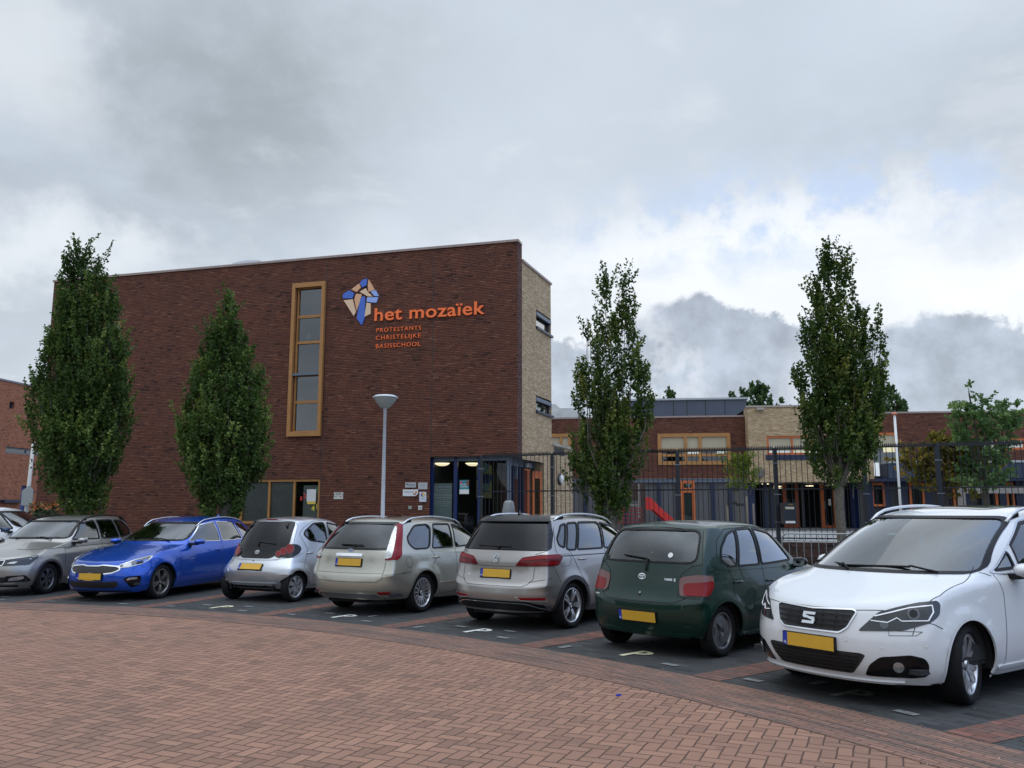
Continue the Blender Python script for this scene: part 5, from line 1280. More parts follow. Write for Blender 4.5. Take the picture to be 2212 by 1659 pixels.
# young trees on the playground
yl = leaf_mat('leaf_young_yellow', (0.06, 0.09, 0.012), (0.15, 0.18, 0.025), (0.30, 0.27, 0.04), .35)
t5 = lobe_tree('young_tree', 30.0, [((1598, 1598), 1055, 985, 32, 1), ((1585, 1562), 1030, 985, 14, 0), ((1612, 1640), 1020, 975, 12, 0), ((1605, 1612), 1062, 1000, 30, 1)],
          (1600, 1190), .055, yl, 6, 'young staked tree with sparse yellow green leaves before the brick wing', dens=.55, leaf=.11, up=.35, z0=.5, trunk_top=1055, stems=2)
stake = mat('stake_wood', (.16, .135, .10), .85)
bpy.context.view_layer.update()
for x in (1571, 1613, 1627):
    mb = MB(); p = at(x, 1088, 29.7); mb.tube([(p.x, 29.7, .5), (p.x, 29.7, p.z + (.25 if x == 1613 else 0))], .035, 8); mb.build('stake', stake, t5)
for (x0, x1, y) in ((1575, 1595, 1057), (1571, 1592, 1087), (1590, 1608, 1090.5)):
    a = at(x0, y, 29.65); b = at(x1, y, 29.65); mb = MB(); mb.box(a.x, b.x, 29.6, 29.66, a.z - .05, a.z + .05); mb.build('tie_band', black_m, t5)
mp = leaf_mat('leaf_maple_turning', (0.07, 0.07, 0.018), (0.19, 0.15, 0.035), (0.38, 0.21, 0.05), .3)
mg = leaf_mat('leaf_soft_green', (0.05, 0.10, 0.04), (0.11, 0.18, 0.075), (0.22, 0.28, 0.11), .3)
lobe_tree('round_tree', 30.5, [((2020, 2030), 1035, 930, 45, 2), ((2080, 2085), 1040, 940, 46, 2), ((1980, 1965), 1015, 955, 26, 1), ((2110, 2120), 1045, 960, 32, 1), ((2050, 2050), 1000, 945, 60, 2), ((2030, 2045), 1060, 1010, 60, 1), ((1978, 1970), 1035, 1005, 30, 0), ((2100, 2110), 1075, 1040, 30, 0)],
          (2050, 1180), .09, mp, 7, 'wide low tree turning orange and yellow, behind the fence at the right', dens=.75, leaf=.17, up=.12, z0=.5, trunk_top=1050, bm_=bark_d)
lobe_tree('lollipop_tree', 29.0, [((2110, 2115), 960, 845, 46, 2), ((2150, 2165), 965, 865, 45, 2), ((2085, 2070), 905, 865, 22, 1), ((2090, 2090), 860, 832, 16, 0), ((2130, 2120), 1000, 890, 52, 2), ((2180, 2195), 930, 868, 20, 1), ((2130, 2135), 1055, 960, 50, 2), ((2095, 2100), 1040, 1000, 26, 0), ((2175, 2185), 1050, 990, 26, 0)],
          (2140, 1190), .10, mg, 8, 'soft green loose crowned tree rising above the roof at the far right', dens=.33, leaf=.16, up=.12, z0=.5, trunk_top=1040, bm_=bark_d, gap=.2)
# trees beyond the roofs
bk = leaf_mat('leaf_far', (0.04, 0.07, 0.03), (0.07, 0.12, 0.05), (0.15, 0.20, 0.085), .3)
bg_ = 'treetops beyond the school roof'
lobe_tree('background_tree', 68.0, [((1448, 1450), 905, 838, 14, 1), ((1470, 1472), 905, 852, 8, 0), ((1440, 1438), 900, 852, 9, 0)], (1450, 1100), .25, bk, 11, 'small treetop above the slate plant room, left of the pale box wing', dens=.22, leaf=.26, up=.9, group=bg_, trunk_top=950, stems=2)
lobe_tree('background_tree', 66.0, [((1620, 1625), 905, 828, 32, 2), ((1655, 1652), 900, 830, 12, 1), ((1590, 1582), 895, 846, 10, 0), ((1605, 1604), 900, 842, 14, 0), ((1640, 1640), 905, 826, 18, 0)], (1625, 1100), .3, bk, 12, 'round treetop above the junction of the plant room and the pale box wing', dens=.26, leaf=.26, up=.9, group=bg_, trunk_top=950, stems=2)
lobe_tree('background_tree', 70.0, [((1925, 1925), 915, 830, 26, 2), ((1945, 1952), 915, 862, 14, 1), ((1952, 1962), 912, 866, 8, 0), ((1905, 1900), 915, 812, 18, 1)], (1925, 1100), .3, bk, 13, 'dark treetop above the right wing, just right of the tall forked tree', dens=.26, leaf=.26, up=.9, group=bg_, trunk_top=950, stems=2)
lobe_tree('background_tree', 72.0, [((1688, 1690), 905, 862, 6, 0), ((1697, 1700), 905, 866, 5, 0)], (1692, 1100), .2, bk, 14, 'thin twiggy treetop peeking over the pale box wing', dens=.3, leaf=.28, up=.9, group=bg_, trunk_top=950, stems=2)
# ================================================================ cars
def paint(name, c, metal=.6, rough=.32, flake=.25, dirt=.12, coat=1.0):
    mt = bpy.data.materials.new(name); mt.use_nodes = True; t = NT(mt.node_tree); p = t.n['Principled BSDF']
    o = t.new('ShaderNodeTexCoord').outputs['Object']
    n = t.noise(o, 900.0, 1.0, .5); g_ = t.noise(o, 2.6, 5.0, .65, .5); z = t.xyz(o)[2]
    base = t.ramp(n, [(.35, tuple(x * (1 - flake) for x in c)), (.65, tuple(min(1, x * (1 + flake)) for x in c))])
    dk = t.m('ADD', t.m('MULTIPLY', t.sstep(g_, .45, .75), dirt * .6), t.m('MULTIPLY', t.m('MULTIPLY', t.sstep(z, .62, .18), g_), dirt * 3.0))
    base = t.mix(dk, base, (.16, .14, .115, 1))
    t.l.new(base, p.inputs['Base Color']); p.inputs['Metallic'].default_value = metal
    t.l.new(t.m('ADD', rough, t.m('MULTIPLY', dk, .5)), p.inputs['Roughness'])
    p.inputs['Coat Weight'].default_value = coat; p.inputs['Specular IOR Level'].default_value = .25
    t.l.new(t.m('ADD', .035, t.m('MULTIPLY', dk, .35)), p.inputs['Coat Roughness'])
    return mt
tyre_m = mat('tyre_rubber', (.009, .009, .010), .85, spec=.25, vary=.25, vscale=12, bump=.15)
black_pl = mat('black_plastic', (.007, .007, .008), .5, vary=.15, spec=.25)
black_gl = mat('black_gloss', (.004, .004, .005), .10, spec=.4)
grey_pl = mat('grey_plastic', (.035, .036, .040), .55, vary=.12)
chrome = mat('chrome', (.78, .79, .81), .08, 1.0)
alu = mat('rim_silver', (.62, .63, .65), .33, .85, vary=.06)
alu_d = mat('rim_dark_grey', (.16, .165, .175), .35, .8)
cap_s = mat('hubcap_silver', (.42, .43, .45), .38, .6, vary=.08)
cap_g = mat('hubcap_grey', (.17, .175, .185), .42, .55)
well_m = mat('wheel_well', (.010, .010, .011), .95)
inner_m = mat('cabin_dark', (.022, .022, .025), .9)
seat_m = mat('seat_cloth', (.06, .062, .07), .85, vary=.2)
lens_r = mat('lens_red', (.20, .004, .006), .16, spec=.35)
lens_dr = mat('lens_dark_red', (.11, .004, .007), .16, spec=.35)
lens_w = mat('lens_clear_pink', (.17, .085, .08), .15, spec=.4)
lens_s = mat('lens_silver', (.50, .50, .49), .16, .75, vary=.3, vscale=30)
lamp_in = mat('lamp_interior', (.11, .115, .125), .18, .8)
lamp_dk = mat('lamp_interior_dark', (.045, .048, .052), .12, .3, spec=.5)
drl = mat('lamp_strip', (.85, .87, .90), .25, emit=(1, 1, 1), es=.08)
plate_y = mat('plate_yellow', (.62, .36, .03), .45, vary=.05)
plate_b = mat('plate_blue', (.01, .04, .35), .45)
gapm = mat('panel_gap', (.006, .006, .007), .9)
car_glass = glass('car_glass', (.36, .41, .40), 1.05, .01)
car_glass_side = glass('car_glass_side', (.30, .36, .38), 2.2, .01)
car_glass_side_d = glass('car_glass_side_privacy', (.035, .04, .045), 2.2, .01)
car_glass_d = glass('car_glass_privacy', (.035, .038, .042), 1.1, .01)
car_glass_c = glass('car_glass_screen', (.46, .54, .52), 1.5, .012)
lamp_cover = glass('lamp_cover', (.85, .88, .9), 1.1, .01)
mirror_m = mat('mirror_glass', (.75, .78, .8), .03, 1.0)

def lag(z0, z1, z2, t): return z0 * (1 - t) * (1 - 2 * t) + 4 * z1 * t * (1 - t) + z2 * t * (2 * t - 1)
def rpoly(pts, r, n=4):
    """round the corners of a closed polygon (lists of Vector)"""
    out = []; N = len(pts)
    for i in range(N):
        p, a, b = pts[i], pts[i - 1], pts[(i + 1) % N]
        da, db = a - p, b - p; la, lb = da.length, db.length
        q = min(r, la * .45, lb * .45)
        A, B = p + da.normalized() * q, p + db.normalized() * q
        for k in range(n + 1):
            t = k / n; out.append(A * (1 - t) ** 2 + p * 2 * t * (1 - t) + B * t * t)
    return out
class Car:
    def __init__(c, name, spec, paint_m, label, cat, loc, rotz, group=None, wheel=None, level=3):
        c.s = spec; c.paint = paint_m; c.WB = spec['wb']; c.tr = spec['tr']
        c.root = empty(name, loc, rotz, label, cat, group); bpy.context.view_layer.update()
        c.gaps = MB(); c._cage(level); c.cuts = []
    def L(c, p):
        z = p[2]; k = c.s.get('lift', 0) * min(1, max(0, (z - .80) / .5)) if z < 1.95 else 0
        g = 1 + (c.s.get('gk', 1.05) - 1) * min(1, max(0, (z - .9) / .4)) if z < 1.95 else 1
        return (p[0], p[1] * g, z + k)
    def _cage(c, level):
        rows = c.s['rows']; NC = 15; V = []; 
        for r in rows:
            xf, zf, xr, zr, w, a, b, d, bf, br, xsf, xsr, wf, wr = r
            w *= 1.012 * c.s.get('wk', 1); br *= c.s.get('brk', 1); ring = []
            for (fx, fy, fs) in ((0, 0, 0), (.07, .33, .08), (.30, .66, .30), (1.0, .925, .7)):
                ring.append((xf - bf * fx, fy * w * wf, zf + (a - zf) * fs))
            for i in range(7):
                t = i / 6; x = xsf + (xsr - xsf) * t
                ww = (1 - (1 - wf) * (1 - 2*t) ** 2.4) if t < .5 else (1 - (1 - wr) * (2*t - 1) ** 2.4)
                ring.append((x, w * ww, lag(a, b, d, t)))
            for (fx, fy, fs) in ((1.0, .94, .7), (.30, .66, .30), (.07, .33, .08), (0, 0, 0)):
                ring.append((xr + br * fx, fy * w * wr, zr + (d - zr) * fs))
            V.append([c.L(q) for q in ring])
        L = rows[-1]; x0, x1, zc = L[0] - .12, L[2] + .12, c.s['h'] + c.s.get('lift', 0); last = []
        for i in range(NC):
            x = V[-1][i][0]; x = min(max(x, x1), x0); last.append((x, 0, V[-1][i][2] + (zc - V[-1][7][2]) * (1 - abs(i - 7) / 9)))
        last = [(V[-1][i][0] * .96 + (x0 + x1) / 2 * .04, 0, p[2]) for i, p in enumerate(last)]
        V.append(last)
        bm = bmesh.new(); G_ = {}
        for sd in (1, -1):
            for r, ring in enumerate(V):
                for i, p in enumerate(ring):
                    if abs(p[1]) < 1e-6 and sd == -1: G_[(r, i, -1)] = G_[(r, i, 1)]; continue
                    G_[(r, i, sd)] = bm.verts.new((p[0], p[1] * sd, p[2]))
        cl = bm.edges.layers.float.new('crease_edge')
        for sd in (1, -1):
            for r in range(len(V) - 1):
                for i in range(NC - 1):
                    q = [G_[(r, i, sd)], G_[(r, i + 1, sd)], G_[(r + 1, i + 1, sd)], G_[(r + 1, i, sd)]]
                    q2 = []
                    for v in q:
                        if v not in q2: q2.append(v)
                    if len(q2) < 3: continue
                    if sd == 1: q2 = q2[::-1]
                    try: bm.faces.new(q2)
                    except ValueError: pass
        for (r, i0, i1, k) in c.s.get('crease', []):
            for sd in (1, -1):
                for i in range(i0, i1):
                    e = bm.edges.get((G_[(r, i, sd)], G_[(r, i + 1, sd)]))
                    if e: e[cl] = k
        for (i, r0, r1, k) in c.s.get('vcrease', []):
            for sd in (1, -1):
                for r in range(r0, r1):
                    e = bm.edges.get((G_[(r, i, sd)], G_[(r + 1, i, sd)]))
                    if e: e[cl] = k
        bmesh.ops.recalc_face_normals(bm, faces=bm.faces)
        if bm.faces and sum(f.normal.z for f in bm.faces if f.calc_center_median().z > c.s['h'] - .1) < 0:
            bmesh.ops.reverse_faces(bm, faces=bm.faces)
        me = bpy.data.meshes.new('cage'); bm.to_mesh(me); bm.free()
        ob = bpy.data.objects.new('cage', me); COL.objects.link(ob); md = ob.modifiers.new('s', 'SUBSURF'); md.levels = level; md.render_levels = level
        dg = bpy.context.evaluated_depsgraph_get(); me2 = bpy.data.meshes.new_from_object(ob.evaluated_get(dg)); bpy.data.objects.remove(ob)
        # flare round the wheel openings
        ra = c.s['ra']; fl = c.s.get('flare', .018)
        for v in me2.vertices:
            for ax in (0, -c.WB):
                d = math.hypot(v.co.x - ax, v.co.z - c.tr)
                if d < ra + .14 and abs(v.co.y) > .6 * c.s['w'] and v.co.z < c.tr + ra + .14:
                    k = 1 - max(0, (d - ra)) / .14; k = k * k * (3 - 2 * k); v.co.y += math.copysign(fl * min(1, k), v.co.y)
        for f in c.s.get('bulge', []):
            # (x0,x1,z0,z1,dir axis,amount): gentle raised band on the tail or nose
            x0, x1, z0, z1, ax_, am = f
            for v in me2.vertices:
                if x0 < v.co.x < x1 and z0 < v.co.z < z1:
                    k = math.sin(math.pi * (v.co.z - z0) / (z1 - z0)); v.co[ax_] += am * k * (1 if ax_ == 0 else math.copysign(1, v.co.y))
        c.me = me2
        bm = bmesh.new(); bm.from_mesh(me2); c.bvh = BVHTree.FromBMesh(bm); bm.free()
    # -- projection onto the body
    def hit(c, p, d):
        d = Vector(d).normalized(); o = Vector(p) - d * 6.0
        loc, nor, idx, dist = c.bvh.ray_cast(o, d)
        if loc is None:
            loc, nor, idx, dist = c.bvh.find_nearest(Vector(p))
        if nor.dot(d) > 0: nor = -nor
        return loc, nor
    def basis(c, d):
        d = Vector(d).normalized(); e1 = d.cross(Vector((0, 0, 1)))
        if e1.length < .1: e1 = Vector((1, 0, 0))
        e1.normalize(); return e1, e1.cross(d).normalized(), d
    def patch(c, name, pts, d, m_, off=.004, r=.02, h=.05, skirt=.012, parent=None, label=None, sm=0):
        pts = [c.L(p) for p in pts]
        e1, e2, d = c.basis(d); P2 = [Vector((Vector(p).dot(e1), Vector(p).dot(e2))) for p in pts]
        if r: P2 = rpoly(P2, r)
        bm = bmesh.new(); vs = [bm.verts.new((p.x, p.y, 0)) for p in P2]
        try: bm.faces.new(vs)
        except Exception: bm.free(); return None
        for ax in (0, 1):
            lo = min(v.co[ax] for v in bm.verts); hi = max(v.co[ax] for v in bm.verts); n = int((hi - lo) / h)
            for k in range(1, n + 1):
                q = lo + (hi - lo) * k / (n + 1); co = Vector((0, 0, 0)); co[ax] = q; no = Vector((0, 0, 0)); no[ax] = 1
                bmesh.ops.bisect_plane(bm, geom=bm.verts[:] + bm.edges[:] + bm.faces[:], plane_co=co, plane_no=no)
        bmesh.ops.triangulate(bm, faces=[f for f in bm.faces if len(f.verts) > 4])
        base = {}
        cen = sum((Vector(p) for p in pts), Vector()) / len(pts)
        for v in bm.verts:
            p3 = e1 * v.co.x + e2 * v.co.y + d * cen.dot(d); loc, nor = c.hit(p3, d); base[v] = (loc, nor)
        if sm:   # a pane is one smooth sheet: fit a quartic through the draped points
            vs_ = list(base); X = np.array([v.co[:] for v in vs_]); c0 = X.mean(0); s0 = np.abs(X - c0).max() + 1e-6; U = (X - c0) / s0
            dep = np.array([base[v][0].dot(d) for v in vs_]); A_ = np.stack([U[:, 0] ** i * U[:, 1] ** j for i in range(5) for j in range(5 - i)], 1)
            co_, *_ = np.linalg.lstsq(A_, dep, rcond=None); fit = A_ @ co_
            for v, q in zip(vs_, fit): base[v] = (e1 * v.co.x + e2 * v.co.y + d * float(q), base[v][1])
        for v, (loc, nor) in base.items(): v.co = loc + (d * -off if sm else nor * off)
        bmesh.ops.recalc_face_normals(bm, faces=bm.faces)
        av = sum((n_ for _, n_ in base.values()), Vector())
        if sum((f.normal * f.calc_area() for f in bm.faces), Vector()).dot(av) < 0: bmesh.ops.reverse_faces(bm, faces=bm.faces)
        if skirt:
            eb = [e for e in bm.edges if e.is_boundary]; old = {v: base[v] for e in eb for v in e.verts}
            ex = bmesh.ops.extrude_edge_only(bm, edges=eb); nv = [g for g in ex['geom'] if isinstance(g, bmesh.types.BMVert)]
            for v in nv:
                best = min(old.items(), key=lambda kv: (kv[0].co - v.co).length_squared); v.co = best[1][0] - best[1][1] * skirt
        me = bpy.data.meshes.new(name); bm.to_mesh(me); bm.free(); smooth(me, 50)
        o = link(name, me, m_, parent or c.root); 
        if label: o['label'] = label
        return o
    def both(c, name, pts, d, m_, **k):
        a = c.patch(name, pts, d, m_, **k); pts2 = [(p[0], -p[1], p[2]) for p in pts]; k2 = dict(k)
        if isinstance(k.get('parent'), tuple): k2['parent'] = k['parent'][1]; 
        return a, c.patch(name, pts2, (d[0], -d[1], d[2]), m_, **k2)
    def ring(c, name, pts, d, m_, wi=.02, wo=.015, off=.003, r=.05, parent=None, closed=True):
        """a band following the polygon outline, draped on the body"""
        pts = [c.L(p) for p in pts]
        e1, e2, d = c.basis(d); P2 = [Vector((Vector(p).dot(e1), Vector(p).dot(e2))) for p in pts]
        if r and closed: P2 = rpoly(P2, r)
        Q = []; N = len(P2)
        for i in range(N if closed else N - 1):
            a, b = P2[i], P2[(i + 1) % N]; n = max(1, int((b - a).length / .05)); Q += [a.lerp(b, k / n) for k in range(n)]
        if not closed: Q.append(P2[-1])
        N = len(Q); ar = sum(Q[i].x * Q[(i+1) % N].y - Q[(i+1) % N].x * Q[i].y for i in range(N)); sg = 1 if ar > 0 else -1
        cen = sum((Vector(p) for p in pts), Vector()) / len(pts); inn, out = [], []
        for i in range(N):
            a, b = Q[i - 1] if (closed or i) else Q[i], Q[(i + 1) % N] if (closed or i < N - 1) else Q[i]
            t = (b - a); t.normalize(); n2 = Vector((-t.y, t.x)) * sg
            for lst, q in ((inn, Q[i] + n2 * wi), (out, Q[i] - n2 * wo)):
                loc, nor = c.hit(e1 * q.x + e2 * q.y + d * cen.dot(d), d); lst.append((loc + nor * off, loc - nor * .012))
        mb = MB(); R_ = range(N) if closed else range(N - 1)
        for i in R_:
            j = (i + 1) % N
            f = [inn[i][0], inn[j][0], out[j][0], out[i][0]]
            nn = (f[1] - f[0]).cross(f[2] - f[0])
            if nn.dot(-d) < 0: f = f[::-1]
            mb.face(f, sm=True); mb.face([inn[i][0], inn[i][1], inn[j][1], inn[j][0]], sm=True)
        me = mb.mesh(name); bm = bmesh.new(); bm.from_mesh(me); bmesh.ops.remove_doubles(bm, verts=bm.verts, dist=1e-5); bm.to_mesh(me); bm.free(); smooth(me, 40)
        return link(name, me, m_, parent or c.root)
    def line(c, pts, d, w=.006, off=.0025, mirror=True):
        """panel gap drawn as a thin draped ribbon"""
        for sg in ((1, -1) if mirror else (1,)):
            dd = Vector((d[0], d[1] * sg, d[2])).normalized(); P = [Vector(c.L((p[0], p[1] * sg, p[2]))) for p in pts]; Q = []
            for a, b in zip(P[:-1], P[1:]):
                n = max(1, int((b - a).length / .04)); Q += [a.lerp(b, k / n) for k in range(n)]
            Q.append(P[-1]); H_ = [c.hit(q, dd) for q in Q]
            for i in range(len(Q) - 1):
                (l0, n0), (l1, n1) = H_[i], H_[i + 1]; t = (l1 - l0)
                if t.length > .3 or t.length < 1e-5: continue
                t.normalize(); s0 = t.cross(n0).normalized() * w / 2; s1 = t.cross(n1).normalized() * w / 2
                c.gaps.face([l0 - s0 + n0 * off, l0 + s0 + n0 * off, l1 + s1 + n1 * off, l1 - s1 + n1 * off][::-1])
    def window(c, name, pts, d, gm, trim=None, tw=(.014, .012), r=.06, shrink=.012, both=True, frit=None, gap=True):
        if both: gm = {car_glass: car_glass_side, car_glass_d: car_glass_side_d}.get(gm, gm)
        for sg in ((1, -1) if both else (1,)):
            P = [(p[0], p[1] * sg, p[2]) for p in pts]; dd = (d[0], d[1] * sg, d[2])
            c.cuts.append(([c.L(p) for p in P], dd, r))
            o = c.patch(name, P, dd, gm, off=-.004, r=r, h=.06, skirt=0, sm=25)
            c.ring('window_trim', P, dd, trim or black_pl, wi=tw[0], wo=tw[1], r=r, off=.006, parent=o)
            if frit: c.ring('window_border', P, dd, black_gl, wi=frit, wo=0, off=-.001, r=r, parent=o)
    def finish(c, wells=True):
        """cut the wheel and window openings out of the shell, then hang the cabin inside"""
        bm = bmesh.new(); bm.from_mesh(c.me); ra = c.s['ra']; dele = set(); tests = []
        for P, dd, r in c.cuts:
            e1, e2, d = c.basis(dd); P2 = rpoly([Vector((Vector(p).dot(e1), Vector(p).dot(e2))) for p in P], r)
            arr = np.array([(p.x, p.y) for p in P2]); tests.append((arr, e1, e2, d, arr.min(0), arr.max(0)))
        def inside(arr, x, y):
            j = len(arr) - 1; ins = False
            for i in range(len(arr)):
                xi, yi = arr[i]; xj, yj = arr[j]
                if (yi > y) != (yj > y) and x < (xj - xi) * (y - yi) / (yj - yi) + xi: ins = not ins
                j = i
            return ins
        fw_ = {}; wl_ = []
        for f in bm.faces:
            ce = f.calc_center_median()
            if ce.z < c.tr + ra and abs(ce.y) > .72 * c.s['w'] and abs(f.normal.y) > .42:
                for ax in (0, -c.WB):
                    if math.hypot(ce.x - ax, ce.z - c.tr) < ra: dele.add(f)
            for arr, e1, e2, d, lo, hi in tests:
                if f.normal.dot(d) > -.12: continue
                x, y = ce.dot(e1), ce.dot(e2)
                if lo[0] < x < hi[0] and lo[1] < y < hi[1] and inside(arr, x, y):
                    dele.add(f); fw_.update((v, len(wl_)) for v in f.verts); wl_.append((arr, e1, e2, d)); break
        bmesh.ops.delete(bm, geom=list(dele), context='FACES')
        for v, wi_ in list(fw_.items()):
            if not v.is_valid or not v.link_faces: continue
            arr, e1, e2, d = wl_[wi_]; q = np.array([v.co.dot(e1), v.co.dot(e2)]); A_, B_ = arr, np.roll(arr, -1, 0); AB = B_ - A_
            t = np.clip(((q - A_) * AB).sum(1) / ((AB ** 2).sum(1) + 1e-12), 0, 1); C_ = A_ + AB * t[:, None]; k = ((C_ - q) ** 2).sum(1).argmin(); n_ = C_[k]
            if np.hypot(*(n_ - q)) > .09: continue
            p = e1 * n_[0] + e2 * n_[1] + d * v.co.dot(d); l_, _ = c.hit(p, d)
            if (l_ - v.co).length < .2: v.co = l_
        for v in bm.verts:
            if abs(v.co.y) > .72 * c.s['w'] and v.co.z < c.tr + ra + .05 and any(e.is_boundary for e in v.link_edges):
                for ax in (0, -c.WB):
                    dx_, dz_ = v.co.x - ax, v.co.z - c.tr; d = math.hypot(dx_, dz_)
                    if ra - .06 < d < ra + .07: v.co.x = ax + dx_ * ra / d; v.co.z = c.tr + dz_ * ra / d
        me = bpy.data.meshes.new('body'); bm.to_mesh(me); bm.free(); smooth(me)
        body = link('body', me, c.paint, c.root)
        lipm = c.s.get('arch_mat') or c.paint; wo = c.s.get('arch_w', .012)
        for ax in (0, -c.WB):
            for sg in (1, -1):
                P = [(ax + ra * math.cos(a), sg * c.s['w'], c.tr + ra * math.sin(a)) for a in np.linspace(-.28, math.pi + .28, 26)]
                e = [(p[0], p[1], max(p[2], c.s.get('sill', .2))) for p in P]
                c.ring('wheel_arch', e, (0, -sg, 0), lipm, wi=.014, wo=wo, off=.006, r=0, closed=False)
                mb = MB(); y0, y1 = sg * (c.s['w'] - .32), sg * (c.s['w'] - .035); N = 20
                A = [(ax + (ra + .004) * math.cos(a), c.tr + (ra + .004) * math.sin(a)) for a in np.linspace(-.18, math.pi + .18, N)]
                Y_ = []
                for a in A:
                    l_, n_ = c.hit((a[0], sg * c.s['w'], max(a[1], .3)), (0, -sg, 0)); Y_.append(sg * max(abs(y0) + .02, min(abs(y1), abs(l_.y) - .015)))
                for i in range(N - 1): mb.face([(A[i][0], y0, A[i][1]), (A[i+1][0], y0, A[i+1][1]), (A[i+1][0], Y_[i+1], A[i+1][1]), (A[i][0], Y_[i], A[i][1])])
                mb.face([(a[0], y0, a[1]) for a in A]); mb.build('wheel_well', well_m, c.root)
        # cabin
        x0, x1 = c.s['cab']; w = c.s['w']; zb = c.s['belt']
        mb = MB(); fx, rx_ = c.s['rows'][2][0], c.s['rows'][2][2]
        mb.box(rx_ + .35, fx - .35, -w + .32, w - .32, .17, .30); mb.box(rx_ + .25, fx - .3, -w + .10, w - .10, .30, .34)
        mb.box(x1 + .1, x0, -w + .09, -w + .12, .34, zb - .10); mb.box(x1 + .1, x0, w - .12, w - .09, .34, zb - .10)
        mb.build('underbody', inner_m, c.root)
        mb = MB(); dzh = zb - .06
        N = 10
        for i in range(N):
            y_0, y_1 = -w + .13 + (2*w - .26) * i / N, -w + .13 + (2*w - .26) * (i + 1) / N
            f = lambda y: x0 + .10 * (1 - (y / w) ** 2)
            mb.face([(x0 - .42, y_0, dzh - .02), (x0 - .42, y_1, dzh - .02), (f(y_1), y_1, dzh), (f(y_0), y_0, dzh)][::-1]); mb.face([(x0 - .42, y_0, .4), (x0 - .42, y_1, .4), (x0 - .42, y_1, dzh - .02), (x0 - .42, y_0, dzh - .02)])
        mb.lathe([(.17, -.01), (.19, 0), (.17, .01)], 18, Matrix.Translation((x0 - .62, .36, dzh - .02)) @ Matrix.Rotation(R(-62), 4, 'Y')); mb.build('dashboard', inner_m, c.root)
        for (sx, sy, wd) in ((c.s['seat'][0], .36, .25), (c.s['seat'][0], -.36, .25), (c.s['seat'][1], .36, .27), (c.s['seat'][1], -.36, .27)):
            mb = MB(); M_ = Matrix.Translation((sx, sy, .34)) @ Matrix.Rotation(R(-14), 4, 'Y')
            prof = [(-.07, .0, wd), (-.08, .35, wd), (-.07, .52, wd * .86), (-.045, .585, wd * .55), (-.04, .62, wd * .34), (-.05, .64, wd * .48), (-.055, .72, wd * .52), (-.045, .79, wd * .42), (0, .81, wd * .3)]
            for i in range(len(prof) - 1):
                a, b = prof[i], prof[i + 1]; k = c.s.get('seath', 1.0)
                A_ = [(a[0], -a[2], a[1]*k), (a[0], a[2], a[1]*k), (-a[0]*.6, a[2]*.95, a[1]*k), (-a[0]*.6, -a[2]*.95, a[1]*k)]; B_ = [(b[0], -b[2], b[1]*k), (b[0], b[2], b[1]*k), (-b[0]*.6, b[2]*.95, b[1]*k), (-b[0]*.6, -b[2]*.95, b[1]*k)]
                for q in range(4): mb.face([M_ @ Vector(A_[q]), M_ @ Vector(A_[(q+1) % 4]), M_ @ Vector(B_[(q+1) % 4]), M_ @ Vector(B_[q])], sm=True)
            mb.box(sx - .02, sx + .48, sy - wd, sy + wd, .40, .52); mb.build('seat', seat_m, c.root)
        if c.gaps.f: c.gaps.build('panel_gaps', gapm, c.root)
        return body
    def wheels(c, style, rr, rim_m, tw=.20, steer=0.0, cap=None):
        rr *= 1.06; r = c.tr; yo = c.s['w'] - .03
        mt_ = MB(); k = tw / 2
        prof = [(rr - .005, k * .80), (rr + .012, k * .92), ((r + rr) / 2, k * 1.02), (r - .022, k * .93), (r - .006, k * .80), (r, k * .60), (r, -k * .60), (r - .006, -k * .8), (r - .022, -k * .93), ((r + rr) / 2, -k * 1.02), (rr - .005, -k * .9)]
        mt_.lathe(prof, 48); tm = mt_.mesh('tyre')
        tm.transform(Matrix.Rotation(R(-90), 4, 'X'))
        b = MB(); b.lathe([(rr, k * .82), (rr - .012, k * .86), (rr - .022, k * .80), (rr - .03, k * .25), (rr - .03, -k * .7)], 40); bd = MB(); bd.lathe([(rr - .02, -k * .2), (.05, -k * .2), (0, -k*.2)], 30)
        bd.lathe([(rr * .62, k * .0), (rr * .62, -k * .1), (.04, k * .02), (0, .0)], 26, mi=0)
        fz = k * .78
        def spoke(a, wi, wo, zi, zo, ri=.055, ro=None, tw_=0.0, mi=0, th=.028):
            ro = ro or rr - .014; n = 5; L_, R_2 = [], []
            for i in range(n + 1):
                t = i / n; q = ri + (ro - ri) * t; aa = a + tw_ * t; w_ = wi + (wo - wi) * t ** 1.3; z = zi + (zo - zi) * t + .012 * math.sin(math.pi * t)
                u_ = Vector((math.cos(aa), math.sin(aa), 0)); s_ = Vector((-u_.y, u_.x, 0)); L_.append(u_ * q + s_ * w_ / 2 + Vector((0, 0, z))); R_2.append(u_ * q - s_ * w_ / 2 + Vector((0, 0, z)))
            for i in range(n):
                b.face([R_2[i], R_2[i+1], L_[i+1], L_[i]], None, mi, True); d_ = Vector((0, 0, th))
                b.face([L_[i], L_[i+1], L_[i+1] - d_, L_[i] - d_], None, mi); b.face([R_2[i+1], R_2[i], R_2[i] - d_, R_2[i+1] - d_], None, mi)
        T2 = 2 * math.pi
